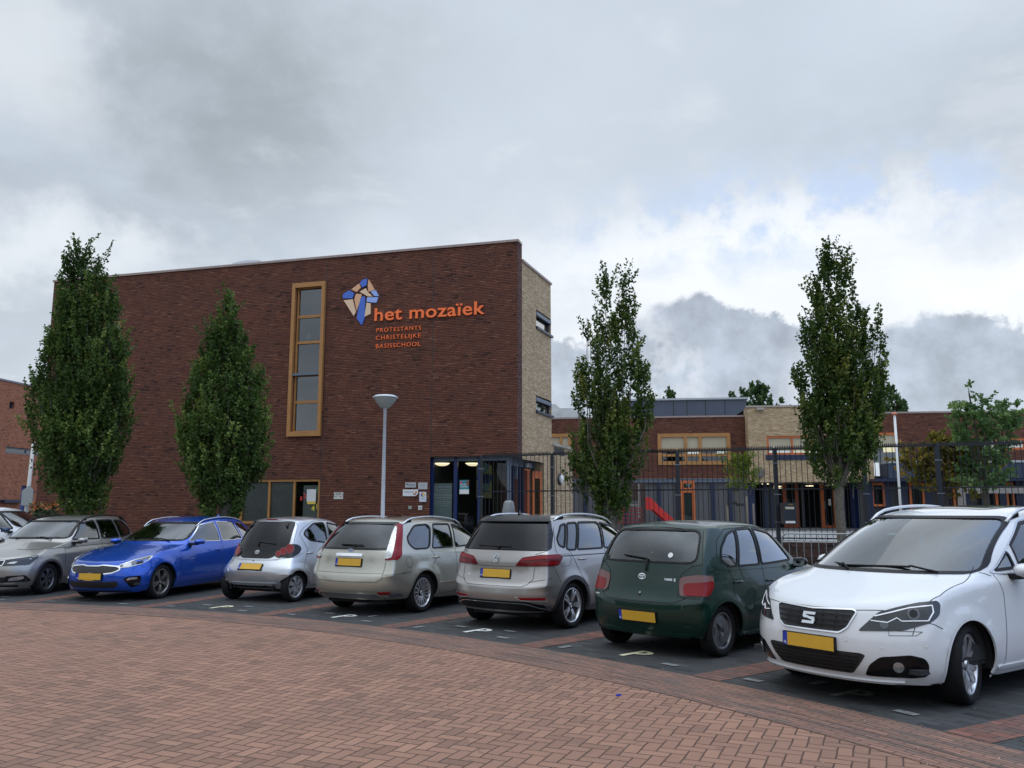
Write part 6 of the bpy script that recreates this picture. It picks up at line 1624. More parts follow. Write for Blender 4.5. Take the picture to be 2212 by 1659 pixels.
        if style == 'double5':
            for i in range(5):
                for s_ in (-1, 1): spoke(T2 * i / 5 + s_ * .10, .030, .030, fz - .012, fz - .004, ro=rr - .012, tw_=s_ * .06)
        elif style == 'split5':
            for i in range(5):
                for s_ in (-1, 1): spoke(T2 * i / 5 + s_ * .16, .040, .036, fz - .02, fz - .004, tw_=s_ * .02)
        elif style == 'multi15':
            for i in range(16): spoke(T2 * i / 16, .020, .034, fz - .035, fz - .004, ri=.06)
        elif style == 'multi10':
            for i in range(5):
                for s_ in (-1, 1): spoke(T2 * i / 5 + s_ * .13, .045, .030, fz - .03, fz, tw_=s_ * .14)
        elif style == 'cap6':
            for i in range(6): spoke(T2 * i / 6, .045, .105, fz - .004, fz - .012, ri=.04, th=.012)
        elif style == 'cap7':
            for i in range(7): spoke(T2 * i / 7, .05, .092, fz - .002, fz - .012, ri=.035, tw_=.10, th=.012)
        elif style == 'capstar':
            b.lathe([(rr - .02, fz - .018), (rr * .72, fz - .008), (rr * .3, fz - .012), (0, fz - .005)], 40)
            for i in range(3): spoke(T2 * i / 3 + .2, .05, .012, fz + .010, fz + .004, ri=.02, ro=rr * .62, tw_=.25, th=.02)
            for i in range(3):
                for q in range(5): spoke(T2 * i / 3 + 1.0 + q * .09, .012, .012, fz - .004, fz - .010, ri=rr * .76, ro=rr * .88, mi=1, th=.002)
        b.lathe([(.036, fz - .03), (.035, fz - .010), (.031, fz - .007), (.030, fz - .008), (0, fz - .008)], 20)
        rm_, bm_ = b.mesh('rim'), bd.mesh('disc')
        for m_ in (rm_, bm_): m_.transform(Matrix.Rotation(R(-90), 4, 'X'))
        tm.materials.append(tyre_m); rm_.materials.append(rim_m); rm_.materials.append(black_pl); bm_.materials.append(well_m)
        for i, ax in enumerate((0, -c.WB)):
            for sg in (1, -1):
                o = bpy.data.objects.new('wheel', bm_); COL.objects.link(o); o.parent = c.root
                o.location = (ax, sg * (yo - tw / 2), r); o.rotation_euler = (0, 0, (0 if sg == 1 else math.pi) + (steer if i == 0 else 0))
                for nm, m_ in (('tyre', tm), ('rim', rm_)):
                    q = bpy.data.objects.new(nm, m_); COL.objects.link(q); q.parent = o; q.rotation_euler = (0, random.random() * .9, 0) if nm == 'rim' else (0, 0, 0)
    def plate(c, front, z, y=0.0, w=.52, h=.112, push=.012, tilt=None, two=False):
        d = (-1, 0, 0) if front else (1, 0, 0); loc, nor = c.hit((0, y, z), d); sx = 1 if front else -1
        nn = Vector((nor.x, 0, nor.z)).normalized(); X = Vector((0, 1 if front else -1, 0)); Z = X.cross(nn) * -1 
        Z = nn.cross(X); 
        if Z.z < 0: Z = -Z
        M_ = Matrix.Identity(4); o_ = loc + nn * push
        for i in range(3): M_[i][0] = X[i]; M_[i][1] = Z[i]; M_[i][2] = nn[i]; M_[i][3] = o_[i]
        mb = MB(); e = .008; mb.box(-w/2 - e, w/2 + e, -h/2 - e*1.8, h/2 + e*.8, -.03, .001, M_); pr = mb.build_local('license_plate', black_pl, c.root)
        mb = MB(); mb.box(-w/2 + .045, w/2, -h/2, h/2, .001, .004, M_); mb.build_local('plate_face', plate_y, pr)
        mb = MB(); mb.box(-w/2, -w/2 + .0445, -h/2, h/2, .001, .004, M_); mb.build_local('plate_band', plate_b, pr)
        me = text_mesh('NL', 1.0, .0, .01); fit_text(me, -w/2 + .008, -h/2 + .012, -w/2 + .038, -h/2 + .036); me.transform(M_ @ Matrix.Translation((0, 0, .0045))); link('plate_letters', me, white_m, pr)
        return pr
    def text(c, txt, p, d, w, h, m_, name='badge', ex=.003, off=.003, bold=.01):
        loc, nor = c.hit(c.L(p), d); nn = nor.normalized(); X = Vector((0, 0, 1)).cross(nn).normalized(); Z = nn.cross(X)
        me = text_mesh(txt, 1.0, 0, bold); fit_text(me, -w/2, -h/2, w/2, h/2)
        M_ = Matrix.Identity(4)
        for i in range(3): M_[i][0] = X[i]; M_[i][1] = Z[i]; M_[i][2] = nn[i]; M_[i][3] = (loc + nn * off)[i]
        me.transform(M_); return link(name, me, m_, c.root)
    def badge(c, p, d, shapes, m_, name='badge', off=.006, m2=None, push=0.0):
        """shapes: list of ('ring',cx,cy,rx,ry,width) ('disc',cx,cy,rx,ry) ('bar',x0,y0,x1,y1,width) ('poly',pts)"""
        loc, nor = c.hit(c.L(p), d); nn = Vector(nor).normalized(); X = Vector((0, 0, 1)).cross(nn).normalized(); Z = nn.cross(X); loc = loc + nn * push
        def W(x, y, z=0): return loc + X * x + Z * y + nn * (off + z)
        mb = MB()
        for i, s_ in enumerate(shapes):
            zz = i * .0006; mi = 0
            if s_[0] == 'ring':
                _, cx_, cy_, rx, ry, wd = s_; n = 24
                for k in range(n):
                    t0, t1 = 2*math.pi*k/n, 2*math.pi*(k+1)/n
                    mb.face([W(cx_+(rx-wd)*math.cos(t0), cy_+(ry-wd)*math.sin(t0), zz), W(cx_+rx*math.cos(t0), cy_+ry*math.sin(t0), zz), W(cx_+rx*math.cos(t1), cy_+ry*math.sin(t1), zz), W(cx_+(rx-wd)*math.cos(t1), cy_+(ry-wd)*math.sin(t1), zz)])
            elif s_[0] == 'disc':
                _, cx_, cy_, rx, ry = s_[:5]; mi = 1 if len(s_) > 5 else 0
                mb.face([W(cx_+rx*math.cos(t), cy_+ry*math.sin(t), zz) for t in np.linspace(0, 2*math.pi, 25)[:-1]], None, mi)
            elif s_[0] == 'bar':
                _, x0, y0, x1, y1, wd = s_; v = Vector((x1-x0, y1-y0)).normalized(); n_ = Vector((-v.y, v.x)) * wd / 2
                mb.face([W(x0-n_.x, y0-n_.y, zz), W(x1-n_.x, y1-n_.y, zz), W(x1+n_.x, y1+n_.y, zz), W(x0+n_.x, y0+n_.y, zz)])
            else: mb.face([W(x, y, zz) for x, y in s_[1]])
        return mb.build_local(name, [m_, m2 or m_], c.root)
    def mirror(c, x, y, z, sx=.10, sy=.115, sz=.085, shell=None, low=None):
        for sg in (1, -1):
            bm = bmesh.new(); bmesh.ops.create_cube(bm, size=2.0)
            for v in bm.verts:
                if v.co.x > 0: v.co.y *= .72; v.co.z *= .72
                v.co.x *= sx; v.co.y *= sy; v.co.z *= sz
                if v.co.y * sg > 0: v.co.z *= .85
            me = bpy.data.meshes.new('c'); bm.to_mesh(me); bm.free(); ob = bpy.data.objects.new('c', me); COL.objects.link(ob)
            md = ob.modifiers.new('s', 'SUBSURF'); md.levels = 3; md.render_levels = 3
            me2 = bpy.data.meshes.new_from_object(ob.evaluated_get(bpy.context.evaluated_depsgraph_get())); bpy.data.objects.remove(ob)
            me2.transform(Matrix.Translation((x, sg * y, z)) @ Matrix.Rotation(sg * -.12, 4, 'Z')); smooth(me2)
            o = link('wing_mirror', me2, shell or c.paint, c.root)
            mb = MB(); xx = x - sx * .74; pts = rpoly([Vector((-.78, -.62)), Vector((.78, -.62)), Vector((.72, .62)), Vector((-.72, .62))], .45)
            mb.face([(xx - .004, sg * (y + p.x * sy * .9), z + p.y * sz * 1.02) for p in (pts if sg > 0 else pts[::-1])]); mb.build_local('mirror_glass', mirror_m, o)
            mb = MB(); mb.box(x - .05, x + .06, min(sg*(y - sy*1.7), sg*(y - sy*.2)), max(sg*(y - sy*1.7), sg*(y - sy*.2)), z - sz * .85, z - sz * .35); mb.build_local('mirror_arm', low or black_pl, o)
    def handle(c, x, z, m_=None, w=.17):
        for sg in (1, -1):
            loc, nor = c.hit((x, sg * c.s['w'], z), (0, -sg, 0)); n = nor
            mb = MB(); mb.tube([loc + Vector((-w/2, 0, 0)) - n*.01, loc + Vector((-w/2 + .02, 0, 0)) + n*.022, loc + Vector((w/2 - .03, 0, 0)) + n*.024, loc + Vector((w/2, 0, 0)) - n*.01], [.012, .013, .014, .012], 8)
            h_ = mb.build_local('door_handle', m_ or c.paint, c.root)
    def rails(c, x0, x1, y, m_, hgt=.055, r=.014, flat=1.6):
        for sg in (1, -1):
            pts = []; n = 14
            for i in range(n + 1):
                t = i / n; x = x0 + (x1 - x0) * t; loc, nor = c.hit((x, sg * y * c.s.get('gk', 1.05), 2.0), (0, 0, -1)); e = min(t, 1 - t)
                pts.append(loc + Vector((0, 0, hgt * min(1, (e / .13)) ** .6 + .001)))
            mb = MB(); mb.tube(pts, r, 8); o = mb.build_local('roof_rail', m_, c.root)
            mb = MB()
            for t in (.04, .96):
                a, b = pts[max(0, int(t * n) - 0)], pts[min(n, int(t * n) + 2)] if t < .5 else pts[-3]
                a = pts[0] if t < .5 else pts[-1]; b = pts[2] if t < .5 else pts[-3]; g0 = c.hit((b.x, b.y, 2), (0, 0, -1))[0]
                mb.face([a, b, g0]); mb.face([a, g0, b])
            mb.build_local('rail_foot', black_pl, o)
    def wiper(c, p0, p1, p2, d, r=.008):
        """arm from p0 to p1 and a blade p1..p2 lying on the glass"""
        mb = MB(); A = [c.hit(c.L(p), d) for p in (p0, p1, p2)]
        mb.tube([A[0][0] + A[0][1] * .02, A[1][0] + A[1][1] * .03], r, 6); mb.tube([A[1][0] + A[1][1] * .018, A[2][0] + A[2][1] * .018], r * 1.1, 6); return mb.build_local('wiper', black_pl, c.root)
def _bl(s, name, mats, parent=None, **k):      # mesh already in the parent's own frame
    return _build(s, name, mats, parent, **k)
MB.build_local = _bl
# parts made through Car are in the car's frame, so bypass the world-keeping builder there
def _b2(s, name, mats, parent=None, **k):
    o = _build(s, name, mats, parent, **k)
    if parent is not None and not IN_CAR[0]:
        bpy.context.view_layer.update(); o.matrix_parent_inverse = parent.matrix_world.inverted()
    return o
IN_CAR = [False]
MB.build = _b2
# ---------------------------------------------------------------- the parked cars
IN_CAR[0] = True
def rot(h): return R(90 - h)
def place(contact, h, half, wb, rear_view):
    """contact: outer foot of the near right-hand tyre on the ground; h: heading away from the road"""
    f = Vector((math.sin(R(h)), math.cos(R(h)), 0)); r_ = Vector((math.cos(R(h)), -math.sin(R(h)), 0))
    c_ = Vector((contact[0], contact[1], .008)) - r_ * half
    return (c_ + f * wb, rot(h)) if rear_view else (c_, rot(h + 180))
def doors(c, xA, xB, xC, zt, zb=.27, arch=True, fr=.0):
    """door gaps: front edge, pillar, rear edge running down over the wheel arch"""
    W = c.s['w']; rx = -c.WB
    c.line([(xA, W, zt[0]), (xA + .03, W, .7), (xA + .02, W, zb)], (0, -1, 0)); c.line([(xB, W, zt[1]), (xB - .01, W, .6), (xB, W, zb)], (0, -1, 0))
    ra = c.s['ra'] + .055
    P = [(xC, W, zt[2])] + [(xC + .10, W, zt[2] - .17), (rx + ra * math.cos(R(62)), W, c.tr + ra * math.sin(R(62)) + .02), (rx + ra * math.cos(R(35)), W, c.tr + ra * math.sin(R(35))), (rx + ra * 1.0, W, c.tr + .02), (rx + ra * 1.02, W, zb)]
    c.line(P, (0, -1, 0)); c.line([(xA + .02, W, zb), (rx + ra * 1.02, W, zb)], (0, -1, 0))
G_ = 'cars parked side by side in the curved row of bays'

# --- dark green hatchback
S_ = dict(lift=.03, wk=1.035, gk=1.07, brk=.78, wb=2.37, tr=.288, ra=.345, w=.83, h=1.495, rows=[
 (.60,.20,-2.84,.22,.77,.20,.19,.22,.22,.16,.30,-2.62,.93,.94), (.68,.34,-2.905,.36,.815,.33,.30,.36,.22,.17,.36,-2.64,.95,.95),
 (.70,.50,-2.93,.48,.83,.50,.46,.48,.24,.19,.36,-2.62,.95,.95), (.69,.63,-2.915,.60,.832,.64,.64,.62,.25,.18,.34,-2.61,.94,.95),
 (.62,.77,-2.83,.72,.825,.79,.80,.78,.30,.15,.22,-2.60,.91,.95), (.28,.93,-2.805,.90,.80,.90,.90,.92,.20,.15,-.02,-2.58,.90,.94),
 (-.18,1.03,-2.775,1.02,.77,.965,.975,1.02,.26,.16,-.50,-2.58,.93,.945), (-.52,1.24,-2.66,1.24,.70,1.20,1.21,1.25,.18,.17,-.80,-2.46,.93,.945),
 (-.88,1.405,-2.50,1.415,.612,1.385,1.405,1.41,.12,.15,-1.05,-2.30,.92,.945), (-1.0,1.45,-2.42,1.45,.53,1.435,1.46,1.445,.10,.14,-1.15,-2.18,.93,.93),
 (-1.15,1.48,-2.3,1.472,.27,1.47,1.49,1.47,.08,.10,-1.25,-2.1,.96,.96)],
 crease=[(3, 10, 14, .85), (8, 9, 14, .7), (6, 10, 14, .4), (5, 3, 11, .45), (0, 0, 14, .6)], vcrease=[(11, 3, 9, .45), (4, 6, 9, .4)], cab=(-.22, -2.6), belt=.98, seat=(-1.25, -2.08), sill=.19)
loc, rz = place((2.40, 9.80), 45.5, .79, 2.37, True)
c = Car('green_hatchback', S_, paint('paint_dark_green', (.001, .020, .013), .0, .35, .1, .0, coat=.6), 'dark green older hatchback seen from behind with a white round window sticker', 'car', loc, rz, G_)
c.window('rear_window', [(-2.7,-.66,1.03), (-2.7,.66,1.03), (-2.5,.56,1.385), (-2.5,-.56,1.385)], (1,0,0), car_glass_c, r=.12, both=False, tw=(.012,.010))
c.window('side_window', [(-.66,.7,1.005), (-1.02,.62,1.335), (-1.42,.62,1.40), (-1.475,.7,.985)], (0,-1,0), car_glass, r=.05)
c.window('side_window', [(-1.525,.7,.985), (-1.48,.62,1.40), (-1.84,.62,1.39), (-2.01,.7,.985)], (0,-1,0), car_glass, r=.04)
c.window('side_window', [(-2.04,.7,.985), (-1.87,.62,1.385), (-2.09,.62,1.33), (-2.29,.66,1.19), (-2.35,.7,1.06), (-2.20,.7,.985)], (0,-1,0), car_glass, r=.06)
c.window('windscreen', [(-.3,-.66,1.06), (-.3,.66,1.06), (-.9,.52,1.38), (-.9,-.52,1.38)], (-1,0,0), car_glass_c, r=.1, both=False)
for sd in ((1, -.8, 0),):
    a, b = c.both('tail_lamp', [(-2.86,.555,.685), (-2.85,.57,.885), (-2.74,.74,.915), (-2.57,.82,.90), (-2.575,.82,.80), (-2.66,.82,.69)], sd, lens_w, off=.010, r=.05)
    c.both('red_lens', [(-2.85,.61,.69), (-2.85,.62,.82), (-2.70,.76,.84), (-2.58,.82,.85), (-2.585,.82,.79), (-2.665,.82,.695)], sd, lens_r, off=.016, r=.04, parent=None)
c.both('head_lamp', [(.70,.42,.66), (.60,.50,.80), (.40,.76,.83), (.50,.78,.68)], (-1,-.5,0), lamp_in, off=.006, r=.05)
c.patch('grille', [(.7,-.3,.64), (.7,.3,.64), (.66,.33,.72), (.66,-.33,.72)], (-1,0,0), black_pl, off=.004)
c.line([(-2.9,0,.60), (-2.9,.46,.605), (-2.88,.55,.64), (-2.8,.6,.665)], (1,0,0)); c.line([(-2.86,.60,.665), (-2.66,.84,.665), (-2.6,.84,.66)], (1,-.8,0)); c.line([(-2.66,.84,.665), (-2.55,.84,.66), (-2.48,.84,.60)], (0,-1,0))
c.line([(-2.8,.62,.665), (-2.8,.50,.68), (-2.8,.515,.92), (-2.75,.62,1.0)], (1,0,0)); c.line([(-2.75,.62,1.0), (-2.6,.70,1.02), (-2.5,.60,1.38)], (1,-.35,0)); c.line([(-2.5,0,1.42), (-2.5,.50,1.405)], (1,0,-.6), .008)
c.line([(-2.62,.84,.93), (-2.4,.84,.955), (-1.8,.84,.94), (-.5,.84,.93)], (0,-1,0), .004)
doors(c, -.40, -1.49, -2.28, (.98, .98, 1.05)); c.line([(-2.34,.7,1.02), (-2.41,.7,1.12), (-2.33,.66,1.27), (-2.09,.62,1.39), (-1.49,.60,1.42), (-1.0,.6,1.37), (-.45,.7,1.0)], (0,-1,0)); c.line([(-1.49,.7,.98), (-1.46,.6,1.42)], (0,-1,0))
for sg in (1,): c.both('side_moulding', [(-.42,.84,.50), (-1.98,.84,.50), (-1.95,.84,.545), (-.42,.84,.545)], (0,-1,0), c.paint, off=.014, r=.01)
c.both('sill_trim', [(-.3,.84,.20), (-1.98,.84,.20), (-1.98,.84,.235), (-.3,.84,.235)], (0,-1,0), c.paint, off=.012, r=.0)
c.patch('bumper_ledge', [(-2.9,-.60,.235), (-2.9,.60,.235), (-2.9,.66,.275), (-2.9,-.66,.275)], (1,0,0), c.paint, off=.016, r=.02)
c.handle(-1.36, .80); c.handle(-2.08, .82)
c.plate(False, .435, -.0)
c.badge((-2.85,0,.875), (1,0,0), [('ring',0,0,.052,.036,.007), ('ring',0,.0,.018,.033,.006), ('ring',0,.014,.040,.016,.006)], chrome)
c.text('YARIS', (-2.85,-.36,.855), (1,0,0), .105, .026, chrome); c.badge((-2.85,-.445,.852), (1,0,0), [('bar',-.012,.012,.012,.012,.005), ('bar',-.012,-.012,.012,-.012,.005), ('bar',-.012,.012,.004,0,.005), ('bar',.004,0,-.012,-.012,.005)], chrome)
c.badge((-2.85,0,.695), (1,0,0), [('disc',0,-.012,.016,.028,1), ('ring',0,0,.012,.012,.004)], chrome, 'boot_lock', m2=black_pl)
c.badge((-2.7,-.33,1.11), (1,0,0), [('disc',0,0,.032,.032)], white_m, 'window_sticker', off=.004)
c.wiper((-2.8,-.06,.93), (-2.75,-.05,1.06), (-2.72,.30,1.09), (1,0,0), .009)
c.mirror(-.62, .90, .995, shell=black_gl)
c.badge((-2.90,.72,.64), (1,-.4,0), [('poly',[(-.045,-.008),(.045,-.008),(.045,.008),(-.045,.008)])], mat('dealer_strip', (.4,.4,.36), .5), 'dealer_sticker')
c.wheels('capstar', .195, cap_g, .175); c.finish()

# --- grey compact MPV with black spoiler
S_ = dict(lift=.01, brk=.75, wb=2.685, tr=.318, ra=.375, w=.905, h=1.578, arch_mat=grey_pl, arch_w=.045, rows=[
 (.80,.20,-3.38,.24,.82,.20,.18,.26,.25,.25,.42,-3.05,.93,.92), (.87,.34,-3.44,.32,.885,.33,.28,.34,.28,.24,.45,-3.08,.95,.94),
 (.885,.50,-3.465,.48,.905,.50,.46,.50,.30,.23,.46,-3.10,.95,.95), (.87,.66,-3.45,.585,.905,.66,.66,.62,.32,.21,.44,-3.10,.94,.95),
 (.78,.82,-3.36,.66,.90,.84,.86,.80,.36,.18,.34,-3.08,.91,.94), (.30,.97,-3.345,.95,.88,.96,.97,.99,.30,.18,0,-3.05,.90,.93),
 (-.30,1.08,-3.29,1.08,.845,1.02,1.05,1.09,.36,.20,-.72,-2.98,.92,.905), (-.72,1.32,-3.17,1.32,.76,1.27,1.30,1.33,.25,.20,-1.05,-2.84,.92,.90),
 (-1.12,1.49,-3.06,1.505,.665,1.46,1.49,1.49,.16,.18,-1.35,-2.74,.92,.91), (-1.3,1.535,-2.95,1.545,.58,1.515,1.55,1.535,.14,.16,-1.45,-2.66,.93,.93),
 (-1.45,1.565,-2.8,1.565,.3,1.555,1.575,1.56,.10,.12,-1.55,-2.6,.96,.96)],
 crease=[(3,10,14,.85), (8,9,14,.85), (2,9,14,.45), (5,3,14,.4), (0,0,14,.6)], vcrease=[(11,3,9,.4), (4,6,9,.4)], cab=(-.36,-3.0), belt=1.05, seat=(-1.35,-2.28), seath=1.05, sill=.2)
loc, rz = place((.86, 12.13), 36.5, .865, 2.685, True)
c = Car('grey_compact_car', S_, paint('paint_warm_grey', (.36, .34, .32), .75, .30, .15, .07), 'warm grey tall compact car with black rear spoiler, red wide tail lamps and silver rails', 'car', loc, rz, G_)
c.patch('tailgate_frame', [(-3.2,-.75,1.085), (-3.2,.75,1.085), (-3.1,.675,1.30), (-3.0,.585,1.50), (-3.0,-.585,1.50), (-3.1,-.675,1.30)], (1,0,0), black_gl, off=.012, r=.03, skirt=.014, h=.025)
c.window('rear_window', [(-3.2,-.70,1.10), (-3.2,.70,1.10), (-3.05,.555,1.43), (-3.05,-.555,1.43)], (1,0,0), glass('rear_glass_tinted', (.10,.12,.12), .9, .01), trim=black_gl, r=.05, both=False, tw=(.012,.022))
c.patch('rear_spoiler', [(-3.0,-.60,1.455), (-3.0,.60,1.455), (-2.95,.56,1.515), (-2.95,-.56,1.515)], (1,0,0), black_gl, off=.045, r=.02, skirt=.02)
c.window('side_window', [(-.78,.8,1.09), (-1.22,.7,1.39), (-1.65,.7,1.455), (-1.775,.8,1.08)], (0,-1,0), car_glass, r=.04)
c.window('side_window', [(-1.825,.8,1.08), (-1.70,.7,1.46), (-2.29,.7,1.46), (-2.51,.8,1.08)], (0,-1,0), car_glass_d, r=.04)
c.window('side_window', [(-2.545,.8,1.08), (-2.325,.7,1.46), (-2.56,.7,1.45), (-2.76,.8,1.10), (-2.70,.8,1.08)], (0,-1,0), car_glass_d, r=.04)
c.window('side_window', [(-2.80,.8,1.11), (-2.60,.7,1.445), (-2.72,.7,1.42), (-2.90,.8,1.24), (-2.90,.8,1.15)], (0,-1,0), car_glass_d, r=.03)
c.window('windscreen', [(-.5,-.74,1.12), (-.5,.74,1.12), (-1.2,.58,1.45), (-1.2,-.58,1.45)], (-1,0,0), car_glass_c, r=.1, both=False)
TL = [(-3.40,.37,.875), (-3.38,.47,.985), (-3.30,.72,1.025), (-3.08,.88,1.03), (-3.02,.90,.985), (-3.12,.90,.885), (-3.30,.80,.875)]
c.both('tail_lamp', TL, (1,-.55,0), lens_dr, off=.012, r=.025)
c.both('red_lens', [(-3.40,.43,.945), (-3.38,.48,.972), (-3.30,.70,1.01), (-3.08,.87,1.015), (-3.06,.88,.985), (-3.30,.72,.965)], (1,-.55,0), lens_r, off=.017, r=.01)
c.both('red_lens', [(-3.32,.58,.895), (-3.30,.60,.925), (-3.20,.85,.93), (-3.12,.89,.92), (-3.14,.89,.90)], (1,-.55,0), lens_r, off=.017, r=.01)
c.both('reflector', [(-3.45,.48,.425), (-3.45,.42,.455), (-3.3,.80,.465), (-3.3,.80,.43)], (1,-.3,0), lens_r, off=.010, r=.01)
c.both('reflector_trim', [(-3.45,.50,.412), (-3.45,.40,.462), (-3.45,.425,.462), (-3.45,.50,.425), (-3.3,.82,.425), (-3.3,.82,.412)], (1,-.3,0), alu, off=.012, r=0)
c.patch('rear_diffuser', [(-3.4,-.74,.24), (-3.4,.74,.24), (-3.4,.77,.36), (-3.4,.55,.405), (-3.4,-.55,.405), (-3.4,-.77,.36)], (1,0,0), black_pl, off=.012, r=.03)
c.ring('diffuser_trim', [(-3.4,.76,.31), (-3.4,.60,.365), (-3.4,.50,.38), (-3.4,-.50,.38), (-3.4,-.60,.365), (-3.4,-.76,.31)], (1,0,0), chrome, wi=.005, wo=.005, off=.018, r=0, closed=False)
c.both('head_lamp', [(.86,.45,.68), (.80,.50,.80), (.45,.84,.88), (.55,.86,.74)], (-1,-.5,0), lamp_in, off=.006, r=.04)
c.patch('grille', [(.9,-.4,.70), (.9,.4,.70), (.86,.42,.76), (.86,-.42,.76)], (-1,0,0), black_pl, off=.004)
c.line([(-3.4,0,.60), (-3.4,.48,.60), (-3.4,.56,.635), (-3.4,.62,.70), (-3.4,.625,.87)], (1,0,0)); c.line([(-3.35,.62,1.03), (-3.3,.76,1.08)], (1,-.2,0))
c.line([(-3.4,0,.86), (-3.4,.60,.87)], (1,0,0), .005); c.line([(-3.2,.86,.72), (-3.3,.80,.70), (-3.4,.60,.66)], (1,-.6,0)); c.line([(-3.12,.9,.885), (-3.02,.91,.72), (-3.0,.91,.66)], (0,-1,0))
c.line([(-2.9,.7,1.40), (-3.02,.84,1.10), (-3.02,.9,1.03)], (.3,-1,0))
doors(c, -.62, -1.78, -2.72, (1.05,1.07,1.09)); c.both('belt_moulding', [(-.4,.9,.992), (-3.0,.9,.998), (-3.0,.9,1.012), (-.4,.9,1.004)], (0,-1,0), grey_pl, off=.004, r=0)  # dark line moulding along the side, below the windows
c.line([(-2.70,.9,.96), (-2.74,.9,1.03), (-2.90,.9,1.03), (-2.98,.9,.98), (-2.94,.9,.87), (-2.76,.9,.87), (-2.70,.9,.96)], (0,-1,0), .005)
c.handle(-1.62, .93); c.handle(-2.44, .95)
c.plate(False, .765)
pk = mat('plate_recess', (.30, .285, .27), .5, .5)
c.badge((-3.36,0,.965), (1,0,0), [('disc',0,0,.052,.052,1), ('ring',0,0,.055,.055,.007), ('bar',-.020,.042,0,.006,.008), ('bar',.020,.042,0,.006,.008), ('bar',-.036,.030,-.014,-.040,.008), ('bar',-.014,-.040,0,-.006,.008), ('bar',0,-.006,.014,-.040,.008), ('bar',.014,-.040,.036,.030,.008)], chrome, m2=grey_pl)
c.text('GOLF', (-3.36,.50,.735), (1,0,0), .075, .018, chrome)
c.wiper((-3.29,0,1.09), (-3.27,-.02,1.125), (-3.24,.36,1.13), (1,0,0), .011); c.wiper((-3.29,0,1.09), (-3.27,-.02,1.125), (-3.24,-.2,1.125), (1,0,0), .010)
mb = MB(); p_ = c.hit((-2.72,0,2), (0,0,-1))[0]; mb.face([p_ + Vector(q) for q in ((-.08,-.02,0), (.05,-.02,0), (.0,0,.03), (-.06,0,.075))]); mb.face([p_ + Vector(q) for q in ((.05,.02,0), (-.08,.02,0), (-.06,0,.075), (.0,0,.03))]); mb.build('antenna_fin', black_gl, c.root)
c.rails(-1.05, -2.80, .60, mat('rail_bright', (.62,.63,.65), .22, .9)); c.mirror(-.72, .98, 1.09)
c.wheels('double5', .228, alu, .215); c.finish()

# --- beige estate
S_ = dict(lift=.05, brk=.8, wb=2.64, tr=.316, ra=.375, w=.92, h=1.492, flare=.028, rows=[
 (.78,.20,-3.50,.25,.83,.20,.18,.25,.25,.24,.42,-3.10,.93,.92), (.86,.33,-3.575,.35,.90,.32,.28,.36,.28,.24,.44,-3.12,.95,.94),
 (.88,.48,-3.60,.49,.92,.48,.45,.50,.30,.22,.45,-3.14,.95,.95), (.86,.62,-3.57,.61,.92,.63,.64,.63,.32,.19,.44,-3.16,.94,.95),
 (.76,.78,-3.48,.73,.91,.80,.82,.80,.36,.15,.34,-3.16,.91,.95), (.30,.92,-3.47,.93,.885,.91,.92,.95,.30,.15,0,-3.14,.90,.94),
 (-.26,1.02,-3.43,1.02,.845,.965,.975,1.02,.36,.17,-.66,-3.08,.92,.915), (-.66,1.22,-3.27,1.24,.765,1.18,1.19,1.24,.25,.18,-.98,-2.90,.92,.90),
 (-1.05,1.385,-3.08,1.405,.665,1.35,1.39,1.39,.16,.17,-1.28,-2.74,.92,.90), (-1.22,1.43,-2.98,1.45,.58,1.41,1.45,1.44,.14,.16,-1.4,-2.66,.93,.92),
 (-1.4,1.47,-2.85,1.475,.3,1.46,1.485,1.47,.10,.12,-1.5,-2.6,.96,.96)],
 crease=[(3,10,14,.85), (8,9,14,.7), (6,10,14,.4), (5,3,11,.4), (0,0,14,.6)], vcrease=[(11,3,9,.4), (4,6,9,.4)], cab=(-.32,-3.0), belt=.98, seat=(-1.32,-2.22), sill=.2)
loc, rz = place((-1.46, 14.02), 29.5, .875, 2.64, True)
c = Car('beige_estate_car', S_, paint('paint_champagne', (.43, .415, .345), .7, .32, .12, .08), 'champagne beige estate car with tall red and white tail lamps and arched silver roof rails', 'car', loc, rz, G_)
c.window('rear_window', [(-3.4,-.665,1.015), (-3.4,.665,1.015), (-3.1,.565,1.385), (-3.1,-.565,1.385)], (1,0,0), car_glass_d, r=.05, both=False, tw=(.012,.02), trim=black_gl)
c.window('side_window', [(-.74,.8,1.02), (-1.15,.7,1.29), (-1.56,.7,1.355), (-1.66,.8,1.0)], (0,-1,0), car_glass, r=.04)
c.window('side_window', [(-1.74,.8,1.0), (-1.65,.7,1.36), (-2.16,.7,1.365), (-2.36,.8,1.0)], (0,-1,0), car_glass_d, r=.04)
c.window('side_window', [(-2.44,.8,1.0), (-2.26,.7,1.365), (-2.66,.7,1.35), (-2.92,.8,1.18), (-2.94,.8,1.09), (-2.84,.8,1.0)], (0,-1,0), car_glass_d, r=.10)
c.window('windscreen', [(-.5,-.74,1.06), (-.5,.74,1.06), (-1.1,.58,1.36), (-1.1,-.58,1.36)], (-1,0,0), car_glass_c, r=.1, both=False)
c.both('tail_lamp', [(-3.46,.71,.855), (-3.42,.72,1.02), (-3.24,.645,1.23), (-3.08,.61,1.375), (-2.98,.66,1.375), (-3.08,.74,1.23), (-3.18,.82,1.02), (-3.22,.87,.93), (-3.30,.86,.865)], (1,-.8,0), lens_r, off=.012, r=.04)
c.both('white_lens', [(-3.47,.715,.875), (-3.42,.725,1.02), (-3.24,.652,1.23), (-3.12,.62,1.34), (-3.10,.64,1.32), (-3.20,.70,1.20), (-3.34,.78,1.0), (-3.38,.79,.895)], (1,-.8,0), lens_s, off=.017, r=.03)
